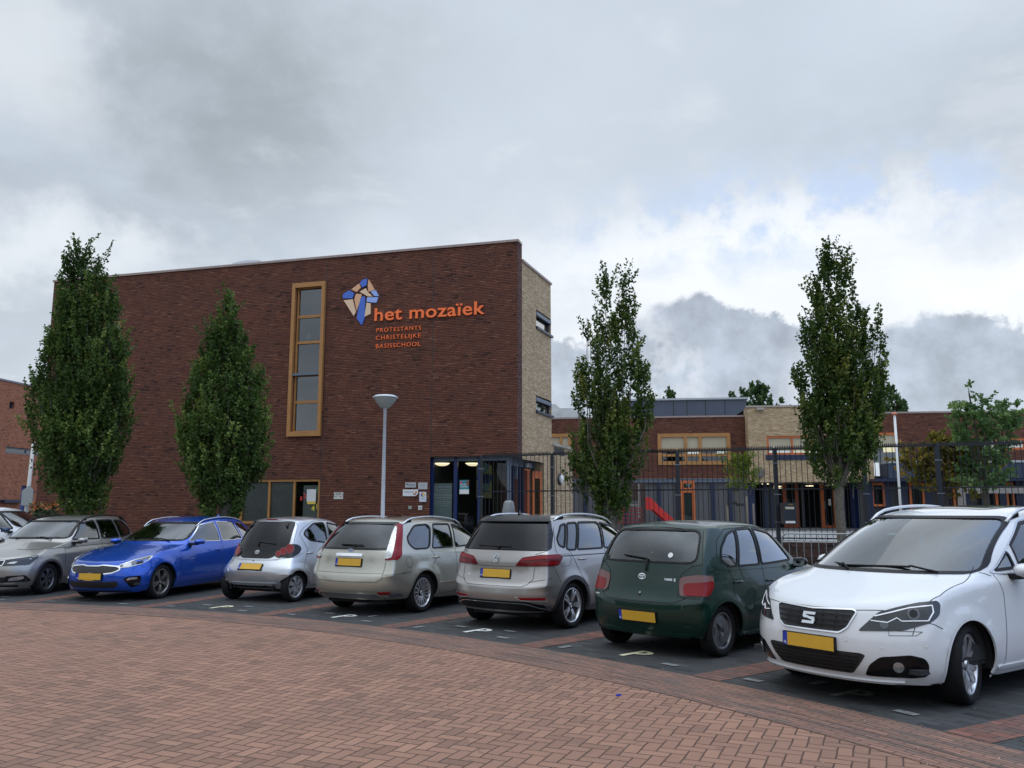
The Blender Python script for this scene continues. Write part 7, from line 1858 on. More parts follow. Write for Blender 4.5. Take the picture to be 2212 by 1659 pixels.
c.patch('chrome_strip', [(-3.5,-.27,.905), (-3.5,.27,.905), (-3.5,.265,.945), (-3.5,-.265,.945)], (1,0,0), chrome, off=.022, r=.015)
c.patch('bumper_insert', [(-3.5,-.64,.27), (-3.5,.64,.27), (-3.5,.56,.345), (-3.5,-.56,.345)], (1,0,0), mat('insert_grey', (.10,.10,.10), .5), off=.008, r=.05)
c.ring('insert_frame', [(-3.5,.70,.26), (-3.5,.58,.36), (-3.5,-.58,.36), (-3.5,-.70,.26)], (1,0,0), c.paint, wi=.014, wo=.014, off=.018, r=0, closed=False)
c.both('reflector', [(-3.5,.60,.335), (-3.5,.60,.375), (-3.4,.78,.38), (-3.4,.76,.34)], (1,-.3,0), lens_r, off=.008, r=.01)
c.both('head_lamp', [(.86,.42,.66), (.80,.46,.78), (.45,.84,.84), (.55,.86,.70)], (-1,-.5,0), lamp_in, off=.006, r=.04)
c.patch('grille', [(.9,-.4,.62), (.9,.4,.62), (.86,.42,.72), (.86,-.42,.72)], (-1,0,0), black_pl, off=.004)
c.line([(-3.4,0,.52), (-3.4,.60,.53), (-3.4,.68,.58), (-3.4,.69,.86)], (1,0,0)); c.line([(-3.5,0,.655), (-3.5,.68,.66)], (1,0,0), .004); c.line([(-3.45,.69,.64), (-3.2,.9,.655), (-3.16,.92,.66)], (1,-.7,0)); c.line([(-3.2,.92,.66), (-2.98,.92,.665)], (0,-1,0))
c.line([(-3.1,.0,1.405), (-3.1,.56,1.39)], (1,0,-.6))
doors(c, -.55, -1.70, -2.42, (.98,.98,1.0)); c.line([(-2.42,.8,1.0), (-2.22,.7,1.39), (-1.7,.7,1.405), (-1.2,.7,1.34)], (0,-1,0))
cf = [(-3.02 + .075*math.cos(t), .92, .82 + .085*math.sin(t)) for t in np.linspace(0, 2*math.pi, 18)]; c.line(cf, (0,-1,0), .004)
c.both('side_moulding', [(-.40,.92,.455), (-2.18,.92,.43), (-2.18,.92,.455), (-.40,.92,.48)], (0,-1,0), c.paint, off=.012, r=.005)
c.handle(-1.50, .85); c.handle(-2.30, .87)
c.plate(False, .82, push=.016)
c.badge((-3.46,0,.985), (1,0,0), [('disc',0,0,.062,.027), ('disc',0,0,.055,.021,1)], chrome, m2=mat('badge_blue', (.015,.04,.16), .2)); c.text('Ford', (-3.46,0,.985), (1,0,0), .070, .022, chrome, off=.009, bold=.0)
c.text('Focus', (-3.46,.58,.93), (1,0,0), .12, .024, chrome, bold=0.0)
c.wiper((-3.43,-.05,1.03), (-3.40,-.05,1.06), (-3.37,.22,1.062), (1,0,0), .010); c.wiper((-3.43,-.05,1.03), (-3.40,-.05,1.06), (-3.37,-.22,1.058), (1,0,0), .009)
c.rails(-1.10, -2.92, .60, mat('rail_bright', (.62,.63,.65), .22, .9), hgt=.06); c.mirror(-.66, .98, 1.02)
c.wheels('multi15', .222, alu, .21); c.finish()

# --- small silver hatchback
S_ = dict(lift=.07, wb=2.34, tr=.272, ra=.308, w=.8075, h=1.462, flare=.03, rows=[
 (.62,.20,-2.62,.24,.75,.20,.19,.24,.22,.15,.32,-2.46,.93,.93), (.68,.34,-2.70,.34,.79,.33,.30,.34,.24,.16,.36,-2.48,.95,.95),
 (.70,.48,-2.745,.48,.805,.48,.45,.48,.26,.18,.36,-2.50,.95,.965), (.68,.61,-2.735,.61,.805,.62,.62,.62,.27,.18,.34,-2.48,.94,.965),
 (.60,.74,-2.62,.745,.79,.76,.78,.78,.28,.20,.24,-2.36,.91,.93), (.25,.89,-2.53,.87,.755,.88,.89,.94,.24,.17,-.02,-2.30,.90,.90),
 (-.15,.99,-2.49,.98,.725,.94,.96,1.06,.26,.18,-.46,-2.24,.92,.89), (-.48,1.2,-2.38,1.18,.66,1.17,1.18,1.22,.18,.17,-.76,-2.12,.92,.90),
 (-.84,1.37,-2.24,1.375,.575,1.35,1.37,1.365,.12,.15,-1.0,-2.0,.92,.91), (-.98,1.415,-2.15,1.415,.49,1.40,1.425,1.41,.10,.13,-1.1,-1.92,.93,.93),
 (-1.15,1.445,-2.0,1.44,.25,1.435,1.455,1.435,.08,.10,-1.2,-1.8,.96,.96)],
 crease=[(8,9,14,.6), (4,10,14,.3), (0,0,14,.6)], vcrease=[(11,5,9,.3), (4,6,9,.4)], cab=(-.2,-2.3), belt=.96, seat=(-1.2,-1.95), sill=.2)
loc, rz = place((-3.93, 15.55), 25.0, .77, 2.34, True)
c = Car('silver_hatchback', S_, paint('paint_silver', (.50, .51, .53), .7, .30, .12, .06), 'small rounded silver city hatchback with a black glass tailgate, seen from behind', 'car', loc, rz, G_)
c.patch('tailgate_panel', [(-2.6,-.34,.775), (-2.6,.34,.775), (-2.5,.47,.86), (-2.5,.585,.99), (-2.3,.53,1.22), (-2.2,.49,1.37), (-2.2,-.49,1.37), (-2.3,-.53,1.22), (-2.5,-.585,.99), (-2.5,-.47,.86)], (1,0,0), black_gl, off=.004, r=.07, skirt=.008)
c.window('rear_window', [(-2.5,-.55,.985), (-2.5,.55,.985), (-2.3,.505,1.22), (-2.2,.465,1.345), (-2.2,-.465,1.345), (-2.3,-.505,1.22)], (1,0,0), car_glass, r=.07, both=False, tw=(.010,.012), trim=black_gl)
c.window('side_window', [(-.62,.7,.99), (-.95,.6,1.29), (-1.30,.6,1.345), (-1.34,.7,.985)], (0,-1,0), car_glass, r=.04)
c.window('side_window', [(-1.42,.7,1.0), (-1.40,.6,1.345), (-1.72,.6,1.33), (-1.98,.65,1.21), (-2.04,.66,1.15), (-1.90,.7,1.05)], (0,-1,0), car_glass, r=.05)
c.window('windscreen', [(-.3,-.62,1.02), (-.3,.62,1.02), (-.85,.48,1.34), (-.85,-.48,1.34)], (-1,0,0), car_glass_c, r=.1, both=False)
TL = [(-2.58,.44,.80), (-2.54,.45,.90), (-2.44,.56,1.0), (-2.28,.70,1.0), (-2.20,.745,.94), (-2.26,.75,.85), (-2.42,.72,.79)]
c.both('tail_lamp', TL, (1,-.75,0), black_gl, off=.010, r=.07)
def circ(cx_, cy_, cz_, r_, n=10):  # discs on the slanted lamp
    e = Vector((1,-.75,0)).normalized().cross(Vector((0,0,1))).normalized()
    return [tuple(Vector((cx_,cy_,cz_)) + e * r_ * math.cos(t) + Vector((0,0,1)) * r_ * math.sin(t)) for t in np.linspace(0, 2*math.pi, n + 1)[:-1]]
for i_, (x_, y_, z_, r_) in enumerate(((-2.38,.62,.925,.070), (-2.46,.55,.885,.058), (-2.52,.49,.845,.042))):
    c.both('lamp_ring', circ(x_, y_, z_, r_ + .008), (1,-.75,0), lens_w, off=.015 + i_*.008, r=.0, h=.05); c.both('red_lens', circ(x_, y_, z_, r_), (1,-.75,0), lens_r, off=.019 + i_*.008, r=.0, h=.05)
c.patch('brake_light', [(-2.2,-.13,1.40), (-2.2,.13,1.40), (-2.2,.125,1.425), (-2.2,-.125,1.425)], (1,0,-.5), lens_r, off=.008, r=.008)
for y_ in (.42, -.42):
    p_ = c.hit((-2.2, y_, 1.365), (1,0,0))[0]; mb = MB(); mb.tube([p_ + Vector((.02,0,.05)), p_ + Vector((-.02,0,.0)), p_ + Vector((-.03,y_*.06,-.05))], [.02,.026,.018], 8); mb.build('hinge_cover', black_gl, c.root)
c.both('reflector', [(-2.66,.58,.50), (-2.66,.56,.54), (-2.6,.62,.585), (-2.5,.76,.59), (-2.45,.80,.55), (-2.5,.79,.50)], (1,-.7,0), c.paint, off=.012, r=.05)
c.patch('bumper_ledge', [(-2.7,-.52,.315), (-2.7,.52,.315), (-2.7,.56,.355), (-2.7,-.56,.355)], (1,0,0), c.paint, off=.018, r=.02)
c.patch('rear_valance', [(-2.6,-.46,.22), (-2.6,.46,.22), (-2.6,.44,.29), (-2.6,-.44,.29)], (1,0,0), black_pl, off=.006, r=.04)
c.both('head_lamp', [(.68,.38,.62), (.60,.42,.76), (.30,.72,.84), (.42,.76,.66)], (-1,-.5,0), lamp_in, off=.006, r=.06)
c.line([(-2.58,.0,.745), (-2.58,.40,.75), (-2.5,.60,.78), (-2.35,.74,.80), (-2.22,.78,.86)], (1,-.5,0)); c.line([(-2.2,0,1.39), (-2.2,.50,1.38), (-2.25,.58,1.32), (-2.4,.66,1.02)], (1,-.25,-.2))
doors(c, -.36, -1.38, -2.10, (.96,.98,1.08)); c.line([(-2.10,.7,1.08), (-2.14,.68,1.17), (-1.98,.65,1.27), (-1.72,.6,1.37), (-1.3,.6,1.385), (-.9,.6,1.33)], (0,-1,0)); c.line([(-1.38,.7,.98), (-1.35,.6,1.38)], (0,-1,0))
c.handle(-1.22, .80); c.handle(-1.96, .86)
c.plate(False, .63)
c.badge((-2.55,0,.875), (1,0,0), [('ring',0,0,.052,.036,.007), ('ring',0,0,.018,.033,.006), ('ring',0,.014,.040,.016,.006)], chrome); c.badge((-2.6,0,.735), (1,0,0), [('disc',0,0,.014,.014)], black_pl, 'boot_lock')
c.text('AYGO', (-2.6,-.44,.755), (1,-.1,0), .12, .02, alu_d, bold=.0); c.text('Now', (-2.6,.50,.79), (1,0,0), .06, .02, alu_d, bold=.0)
c.wiper((-2.49,-.0,.96), (-2.46,.03,1.03), (-2.43,-.34,1.0), (1,0,0), .010)
c.mirror(-.58, .87, 1.0); c.wheels('cap7', .185, cap_s, .16); c.finish()

# --- royal blue estate, nose towards the road
S_ = dict(lift=.085, wb=2.65, tr=.318, ra=.37, w=.90, h=1.445, rows=[
 (.78,.17,-3.62,.25,.83,.17,.18,.26,.26,.25,.42,-3.15,.93,.92), (.87,.27,-3.70,.36,.885,.27,.27,.36,.34,.26,.43,-3.2,.955,.94),
 (.90,.42,-3.72,.52,.90,.43,.44,.52,.38,.26,.42,-3.2,.96,.95), (.885,.56,-3.70,.68,.90,.58,.62,.68,.40,.24,.42,-3.2,.95,.95),
 (.80,.70,-3.62,.84,.893,.755,.81,.88,.40,.2,.36,-3.18,.93,.95), (.30,.855,-3.58,.96,.865,.875,.895,.98,.30,.2,0,-3.15,.915,.93),
 (-.30,.97,-3.52,1.02,.83,.94,.965,1.05,.36,.22,-.74,-3.05,.93,.91), (-.80,1.18,-3.32,1.2,.755,1.14,1.17,1.22,.25,.2,-1.10,-2.85,.93,.90),
 (-1.26,1.335,-3.05,1.36,.665,1.305,1.345,1.34,.16,.18,-1.45,-2.7,.93,.90), (-1.45,1.38,-2.92,1.40,.58,1.365,1.40,1.39,.12,.16,-1.6,-2.6,.94,.93),
 (-1.65,1.415,-2.7,1.42,.3,1.41,1.435,1.415,.10,.12,-1.75,-2.5,.96,.96)],
 crease=[(4,0,5,.6), (6,0,4,.5), (5,3,12,.5), (0,0,14,.6), (8,0,5,.4)], vcrease=[(4,6,9,.5)], cab=(-.36,-3.0), belt=.965, seat=(-1.45,-2.3), seath=.93, sill=.18)
loc, rz = place((-6.62, 16.14), 15.5, .865, 2.65, False)
c = Car('blue_estate_car', S_, paint('paint_royal_blue', (.006, .075, .45), .5, .26, .2, .03), 'royal blue estate car facing the road with a chrome edged grille and silver roof rails', 'car', loc, rz, G_)
c.window('windscreen', [(-.5,-.73,1.02), (-.5,.73,1.02), (-1.25,.585,1.315), (-1.25,-.585,1.315)], (-1,0,0), car_glass_c, r=.09, both=False, frit=.03)
c.window('side_window', [(-.86,.8,1.0), (-1.34,.7,1.27), (-1.74,.68,1.318), (-1.80,.8,.99)], (0,-1,0), car_glass, r=.03, trim=chrome, tw=(.001,.007))
c.window('side_window', [(-1.88,.8,.99), (-1.83,.68,1.32), (-2.40,.68,1.315), (-2.62,.8,1.0)], (0,-1,0), car_glass_d, r=.04, trim=chrome, tw=(.001,.007))
c.window('side_window', [(-2.70,.8,1.01), (-2.50,.7,1.31), (-2.75,.7,1.29), (-3.0,.8,1.14), (-2.98,.8,1.05)], (0,-1,0), car_glass_d, r=.05, trim=chrome, tw=(.001,.007))
c.window('rear_window', [(-3.4,-.6,1.05), (-3.4,.6,1.05), (-3.1,.5,1.33), (-3.1,-.5,1.33)], (1,0,0), car_glass_d, r=.05, both=False)
GR = [(.9,.0,.515), (.9,.20,.50), (.9,.42,.525), (.9,.52,.575), (.88,.50,.625), (.88,.22,.648), (.88,.12,.632), (.88,-.12,.632), (.88,-.22,.648), (.88,-.50,.625), (.9,-.52,.575), (.9,-.42,.525), (.9,-.20,.50)]
mesh_m = mat('grille_mesh', (.012,.012,.013), .35, bump=1.0, bscale=90)
c.patch('grille', GR, (-1,0,0), mesh_m, off=.004, r=.02); c.ring('grille_surround', GR, (-1,0,0), chrome, wi=.004, wo=.016, off=.012, r=.02)
c.patch('lower_grille', [(.9,-.46,.25), (.9,.46,.25), (.9,.54,.32), (.9,.50,.375), (.9,.34,.36), (.9,-.34,.36), (.9,-.50,.375), (.9,-.54,.32)], (-1,0,0), mesh_m, off=.004, r=.03)
HL = [(.84,.505,.605), (.82,.56,.665), (.66,.74,.745), (.44,.86,.800), (.36,.89,.800), (.46,.885,.730), (.62,.84,.665), (.76,.70,.615)]
a, b = c.both('head_lamp', HL, (-1,-.55,0), lamp_in, off=.006, r=.03)
for o_, sg in ((a, 1), (b, -1)):
    F_ = lambda P: [(p[0], p[1] * sg, p[2]) for p in P]; dd = (-1, -.55 * sg, 0)
    c.ring('lamp_chrome', F_(HL), dd, lens_s, wi=.014, wo=.002, off=.010, r=.03, parent=o_)
    c.patch('reflector_bowl', F_([(.80,.60,.625), (.78,.60,.675), (.70,.70,.70), (.70,.72,.63)]), dd, lens_s, off=.011, r=.03, parent=o_); c.patch('projector', F_([(.64,.76,.655), (.64,.76,.71), (.56,.83,.73), (.54,.84,.685)]), dd, black_gl, off=.012, r=.03, parent=o_)
c.both('fog_housing', [(.74,.76,.25), (.80,.70,.36), (.84,.66,.41), (.80,.71,.45), (.62,.85,.465), (.60,.87,.42), (.64,.85,.30)], (-1,-.6,0), black_gl, off=.005, r=.04)
c.both('fog_lamp', [(.80,.70,.385), (.78,.72,.43), (.67,.82,.445), (.66,.83,.41)], (-1,-.6,0), lens_s, off=.010, r=.02)
c.patch('front_lip', [(.86,-.62,.185), (.86,.62,.185), (.86,.70,.205), (.86,-.70,.205)], (-1,0,0), black_pl, off=.01, r=.01)
c.line([(.82,0,.685), (.80,.50,.70), (.70,.66,.74)], (-1,0,0)); c.line([(.70,.66,2), (.30,.80,2), (-.10,.80,2), (-.45,.76,2)], (0,0,-1)); c.line([(.52,.92,.68), (.44,.92,.60)], (0,-1,0))
for y_ in (.30, .46): c.line([(.62,y_*.9,2), (.2,y_,2), (-.2,y_*1.08,2)], (0,0,-1), .004, .001)
doors(c, -.52, -1.84, -2.66, (.95,.97,1.0)); c.handle(-1.66, .84, w=.2); c.handle(-2.48, .87, w=.2)
c.plate(True, .455, push=.02); c.text('KIA', (.85,0,.72), (-1,0,0), .085, .030, chrome, bold=.015)
c.patch('plate_bracket', [(.9,-.14,.385), (.9,.14,.385), (.9,.14,.40), (.9,-.14,.40)], (-1,0,0), plate_y, off=.03, r=0)
c.rails(-1.25, -2.95, .60, mat('rail_bright', (.62,.63,.65), .22, .9), hgt=.038, r=.012); c.mirror(-.86, 1.0, 1.03, .11, .12, .08)
mb = MB(); p_ = c.hit((-2.85,0,2), (0,0,-1))[0]; mb.face([p_ + Vector(q) for q in ((-.10,-.02,0), (.08,-.02,0), (-.08,0,.075))]); mb.face([p_ + Vector(q) for q in ((.08,.02,0), (-.10,.02,0), (-.08,0,.075))]); mb.build('antenna_fin', c.paint, c.root)
c.wiper((-.32,.55,1.0), (-.40,.35,1.04), (-.36,-.20,1.02), (-1,0,0), .009); c.wiper((-.32,-.1,1.0), (-.40,-.25,1.04), (-.42,-.62,1.03), (-1,0,0), .009)
c.wheels('double5', .222, mat('rim_bronze_grey', (.27,.26,.25), .35, .8), .21); c.finish()

# --- warm grey estate at the left edge, nose towards the road
S_ = dict(lift=.10, wb=2.47, tr=.302, ra=.355, w=.866, h=1.448, arch_mat=grey_pl, arch_w=.028, rows=[
 (.74,.19,-3.30,.25,.80,.19,.19,.26,.24,.24,.40,-2.9,.93,.92), (.81,.30,-3.38,.36,.855,.30,.28,.36,.28,.24,.42,-2.95,.955,.94),
 (.83,.45,-3.40,.50,.866,.45,.45,.50,.32,.24,.42,-2.95,.96,.95), (.82,.58,-3.38,.66,.866,.60,.63,.66,.33,.22,.40,-2.95,.95,.95),
 (.76,.72,-3.32,.82,.86,.76,.80,.86,.34,.2,.34,-2.93,.93,.95), (.30,.87,-3.30,.95,.835,.875,.90,.96,.28,.2,0,-2.9,.91,.93),
 (-.26,.985,-3.24,1.02,.80,.95,.975,1.03,.34,.2,-.66,-2.85,.93,.91), (-.68,1.19,-3.08,1.2,.73,1.16,1.18,1.22,.23,.2,-.98,-2.68,.93,.90),
 (-1.06,1.345,-2.92,1.37,.645,1.315,1.355,1.36,.15,.18,-1.25,-2.55,.93,.91), (-1.22,1.39,-2.82,1.41,.56,1.375,1.41,1.40,.12,.16,-1.38,-2.48,.94,.93),
 (-1.42,1.425,-2.65,1.43,.3,1.42,1.44,1.425,.10,.12,-1.5,-2.4,.96,.96)],
 crease=[(4,0,6,.6), (6,0,4,.5), (5,3,12,.7), (0,0,14,.6), (8,0,5,.4)], vcrease=[(4,6,9,.5)], cab=(-.32,-2.8), belt=.975, seat=(-1.3,-2.1), seath=.95, sill=.19)
loc, rz = place((-9.26, 17.02), 8.5, .83, 2.47, False)
c = Car('grey_estate_car', S_, paint('paint_beige_grey', (.34, .325, .30), .7, .33, .15, .08), 'warm grey estate car with black roof rails, nose towards the road at the left edge', 'car', loc, rz, G_)
c.window('windscreen', [(-.45,-.70,1.03), (-.45,.70,1.03), (-1.05,.565,1.325), (-1.05,-.565,1.325)], (-1,0,0), car_glass_c, r=.08, both=False, frit=.03)
c.window('side_window', [(-.76,.8,1.0), (-1.14,.7,1.28), (-1.52,.66,1.33), (-1.58,.8,1.0)], (0,-1,0), car_glass, r=.03)
c.window('side_window', [(-1.66,.8,1.0), (-1.60,.66,1.335), (-2.12,.66,1.335), (-2.28,.8,1.01)], (0,-1,0), car_glass_d, r=.03)
c.window('side_window', [(-2.36,.8,1.01), (-2.20,.66,1.33), (-2.55,.68,1.31), (-2.80,.8,1.16), (-2.80,.8,1.06)], (0,-1,0), car_glass_d, r=.04)
c.window('rear_window', [(-3.1,-.6,1.05), (-3.1,.6,1.05), (-2.9,.5,1.33), (-2.9,-.5,1.33)], (1,0,0), car_glass_d, r=.05, both=False)
HL = [(.80,.42,.585), (.78,.46,.70), (.50,.78,.755), (.36,.85,.775), (.40,.86,.72), (.56,.82,.60)]
a, b = c.both('head_lamp', HL, (-1,-.6,0), lamp_dk, off=.006, r=.015)
for o_, sg in ((a, 1), (b, -1)):
    F_ = lambda P: [(p[0], p[1] * sg, p[2]) for p in P]; dd = (-1, -.6 * sg, 0)
    c.patch('reflector_bowl', F_([(.78,.50,.63), (.74,.56,.66), (.66,.66,.665), (.70,.60,.625)]), dd, lens_s, off=.011, r=.02, parent=o_); c.patch('side_bulb', F_([(.53,.78,.70), (.51,.80,.72), (.49,.81,.70)]), dd, lens_s, off=.011, r=.01, parent=o_)
c.patch('grille', [(.83,-.40,.60), (.83,.40,.60), (.80,.42,.69), (.80,-.42,.69)], (-1,0,0), mesh_m, off=.004, r=.02); c.ring('grille_surround', [(.83,-.40,.60), (.83,.40,.60), (.80,.42,.69), (.80,-.42,.69)], (-1,0,0), chrome, wi=.004, wo=.012, off=.010, r=.02)
c.patch('lower_grille', [(.83,-.46,.27), (.83,.46,.27), (.83,.52,.38), (.83,-.52,.38)], (-1,0,0), mesh_m, off=.004, r=.02)
c.both('fog_housing', [(.80,.50,.285), (.80,.52,.40), (.62,.80,.41), (.50,.85,.30), (.56,.82,.285)], (-1,-.6,0), black_pl, off=.005, r=.03)
c.both('fog_lamp', [(.78,.56,.31), (.76,.58,.36), (.66,.70,.385), (.60,.76,.385), (.60,.76,.34), (.68,.68,.31)], (-1,-.6,0), lens_s, off=.010, r=.02)
c.patch('front_lip', [(.8,-.6,.235), (.8,.6,.235), (.8,.62,.262), (.8,-.62,.262)], (-1,0,0), c.paint, off=.02, r=.01); c.patch('front_valance', [(.8,-.62,.17), (.8,.62,.17), (.8,.64,.225), (.8,-.64,.225)], (-1,0,0), black_pl, off=.010, r=.01)
c.line([(.62,.70,2), (.30,.76,2), (-.05,.77,2), (-.40,.72,2)], (0,0,-1)); c.line([(.80,.0,.725), (.78,.44,.72)], (-1,0,-.2)); c.both('shoulder_line', [(.25,.87,.862), (-2.9,.87,.915), (-2.9,.87,.935), (.25,.87,.866)], (0,-1,0), grey_pl, off=.003, r=0)
doors(c, -.46, -1.62, -2.32, (.95,.98,1.0)); c.handle(-1.45, .83); c.handle(-2.15, .85)
c.plate(True, .47); c.rails(-1.12, -2.75, .59, black_pl, hgt=.05); c.mirror(-.76, .97, 1.03, shell=None)
c.wiper((-.3,.5,1.0), (-.36,.3,1.04), (-.34,-.25,1.02), (-1,0,0), .009)
paper_m = mat('paper_on_dash', (.55,.66,.62), .7)
mb = MB(); mb.face([(-.62,-.34,.985), (-.62,-.05,.985), (-.50,-.05,.97), (-.50,-.34,.97)][::-1]); mb.build('dashboard_paper', paper_m, c.root)
c.wheels('cap6', .195, alu_d, .19, steer=-.0); c.finish()

# --- white minivan at the right, nose towards the road
S_ = dict(gk=1.10, wb=2.92, tr=.332, ra=.39, w=.952, h=1.705, flare=.02, rows=[
 (.83,.20,-3.80,.25,.88,.20,.20,.25,.30,.25,.46,-3.4,.94,.92), (.93,.30,-3.88,.36,.935,.30,.30,.36,.36,.26,.48,-3.42,.955,.94),
 (.955,.46,-3.90,.52,.952,.48,.48,.52,.38,.26,.48,-3.42,.96,.95), (.94,.62,-3.88,.70,.952,.66,.68,.70,.40,.24,.47,-3.42,.955,.95),
 (.86,.825,-3.82,.90,.945,.90,.92,.96,.42,.2,.38,-3.4,.93,.95), (.56,.94,-3.80,1.04,.92,1.00,1.03,1.06,.34,.2,.12,-3.38,.925,.93),
 (.20,1.05,-3.75,1.14,.90,1.03,1.075,1.14,.44,.22,-.34,-3.3,.935,.91), (-.43,1.345,-3.6,1.40,.815,1.30,1.375,1.42,.28,.2,-.80,-3.15,.93,.90),
 (-1.08,1.60,-3.45,1.60,.705,1.565,1.60,1.59,.18,.18,-1.36,-3.05,.93,.91), (-1.34,1.645,-3.35,1.65,.62,1.63,1.66,1.64,.14,.16,-1.55,-2.98,.94,.93),
 (-1.55,1.68,-3.15,1.68,.33,1.675,1.695,1.675,.10,.12,-1.7,-2.9,.96,.96)],
 crease=[(4,0,5,.3), (6,0,4,.3)], cab=(-.02,-3.4), belt=1.06, seat=(-1.45,-2.35), seath=1.08, sill=.21)
loc, rz = place((3.93, 7.43), 55.5, .915, 2.92, False)
c = Car('white_minivan', S_, paint('paint_white', (.66, .67, .68), .0, .35, .02, .05), 'large white minivan facing the road at the right with slatted grille and yellow plate', 'car', loc, rz, G_)
c.window('windscreen', [(-.1,-.83,1.085), (-.1,.83,1.085), (-1.15,.645,1.575), (-1.15,-.645,1.575)], (-1,0,0), car_glass_c, r=.09, both=False, frit=.018, tw=(.012,.012))
silv = mat('window_strip_silver', (.60,.60,.62), .25, .8)
c.window('side_window', [(-.60,.9,1.10), (-.92,.86,1.265), (-.94,.9,1.115)], (0,-1,0), car_glass, r=.04, trim=black_pl)
c.window('side_window', [(-1.02,.9,1.12), (-1.02,.85,1.32), (-1.42,.78,1.52), (-1.86,.74,1.575), (-1.90,.9,1.115)], (0,-1,0), car_glass_c, r=.03, trim=black_pl)
c.window('side_window', [(-1.98,.9,1.115), (-1.94,.74,1.58), (-2.78,.74,1.575), (-2.82,.9,1.12)], (0,-1,0), car_glass_d, r=.03, trim=black_pl)
c.window('side_window', [(-2.90,.9,1.12), (-2.88,.74,1.57), (-3.10,.76,1.56), (-3.40,.85,1.25), (-3.38,.9,1.15)], (0,-1,0), car_glass_d, r=.03, trim=black_pl)
c.window('rear_window', [(-3.7,-.7,1.15), (-3.7,.7,1.15), (-3.5,.6,1.56), (-3.5,-.6,1.56)], (1,0,0), car_glass_d, r=.05, both=False)
WS = [(-.50,.9,1.085), (-.66,.9,1.14), (-.98,.84,1.32), (-1.42,.78,1.55), (-1.85,.74,1.605), (-3.0,.74,1.60), (-3.2,.78,1.56), (-3.48,.86,1.24), (-3.44,.9,1.12), (-2.0,.9,1.08), (-.72,.9,1.06)]
for sg in (1, -1): c.ring('window_surround', [(p[0], p[1]*sg, p[2]) for p in WS], (0,-sg,0), silv, wi=.011, wo=.0, off=.006, r=.06)
GR = [(.95,-.28,.605), (.95,.28,.605), (.93,.345,.65), (.90,.40,.775), (.90,.37,.79), (.90,0,.775), (.90,-.37,.79), (.90,-.40,.775), (.93,-.345,.65)]
c.patch('grille', GR, (-1,0,0), mesh_m, off=.003, r=.02); c.ring('grille_surround', GR, (-1,0,0), chrome, wi=.002, wo=.010, off=.012, r=.02)
for z_, hw in ((.650,.33), (.692,.35), (.735,.37)): c.patch('grille_slat', [(.95,-hw,z_-.006), (.95,hw,z_-.006), (.95,hw,z_+.010), (.95,-hw,z_+.010)], (-1,0,0), black_pl, off=.020, r=0, skirt=.0)
for y_ in (-.24,-.12,.12,.24): c.patch('grille_rib', [(.95,y_-.004,.62), (.95,y_+.004,.62), (.95,y_+.004,.765), (.95,y_-.004,.765)], (-1,0,0), black_pl, off=.012, r=0, skirt=0)
S1 = [('poly',[(-.062,.050),(.062,.050),(.058,.030),(-.030,.030),(-.028,.020),(-.060,.018)]), ('poly',[(-.060,.012),(-.052,-.004),(.020,-.022),(.060,.0),(.060,.006),(.024,-.008),(-.03,.014)]), ('poly',[(.060,-.006),(.062,-.050),(-.062,-.050),(-.060,-.030),(.026,-.030),(.026,-.020)])]
c.badge((.93,0,.692), (-1,0,0), [('poly',[(-.060,.052),(.066,.052),(.060,.028),(-.034,.028),(-.034,.016),(-.064,.012)][::-1]), ('poly',[(-.064,.010),(-.05,-.004),(.036,-.004),(.064,.004),(.05,.010)][::-1]), ('poly',[(.064,.000),(.066,-.020),(.058,-.052),(-.066,-.052),(-.060,-.028),(.034,-.028),(.034,-.014)][::-1]), ('bar',-.058,.018,.058,-.014,.020)], chrome, off=.034)
c.patch('lower_grille', [(.95,-.36,.27), (.95,.36,.27), (.95,.44,.36), (.95,.49,.435), (.95,.45,.45), (.95,-.45,.45), (.95,-.49,.435), (.95,-.44,.36)], (-1,0,0), mesh_m, off=.003, r=.03)
for z_, hw in ((.295,.36), (.325,.385), (.355,.41), (.385,.43), (.415,.44)): c.patch('grille_slat', [(.95,-hw,z_-.004), (.95,hw,z_-.004), (.95,hw,z_+.006), (.95,-hw,z_+.006)], (-1,0,0), black_pl, off=.016, r=0, skirt=0)
c.patch('front_lip', [(.93,-.62,.215), (.93,.62,.215), (.93,.70,.235), (.93,-.70,.235)], (-1,0,0), c.paint, off=.022, r=.01)
HL = [(.90,.46,.63), (.88,.49,.665), (.80,.60,.79), (.56,.83,.87), (.44,.915,.885), (.42,.93,.855), (.46,.935,.765), (.56,.91,.71), (.74,.76,.645)]
a, b = c.both('head_lamp', HL, (-1,-.62,0), lamp_dk, off=.006, r=.03)
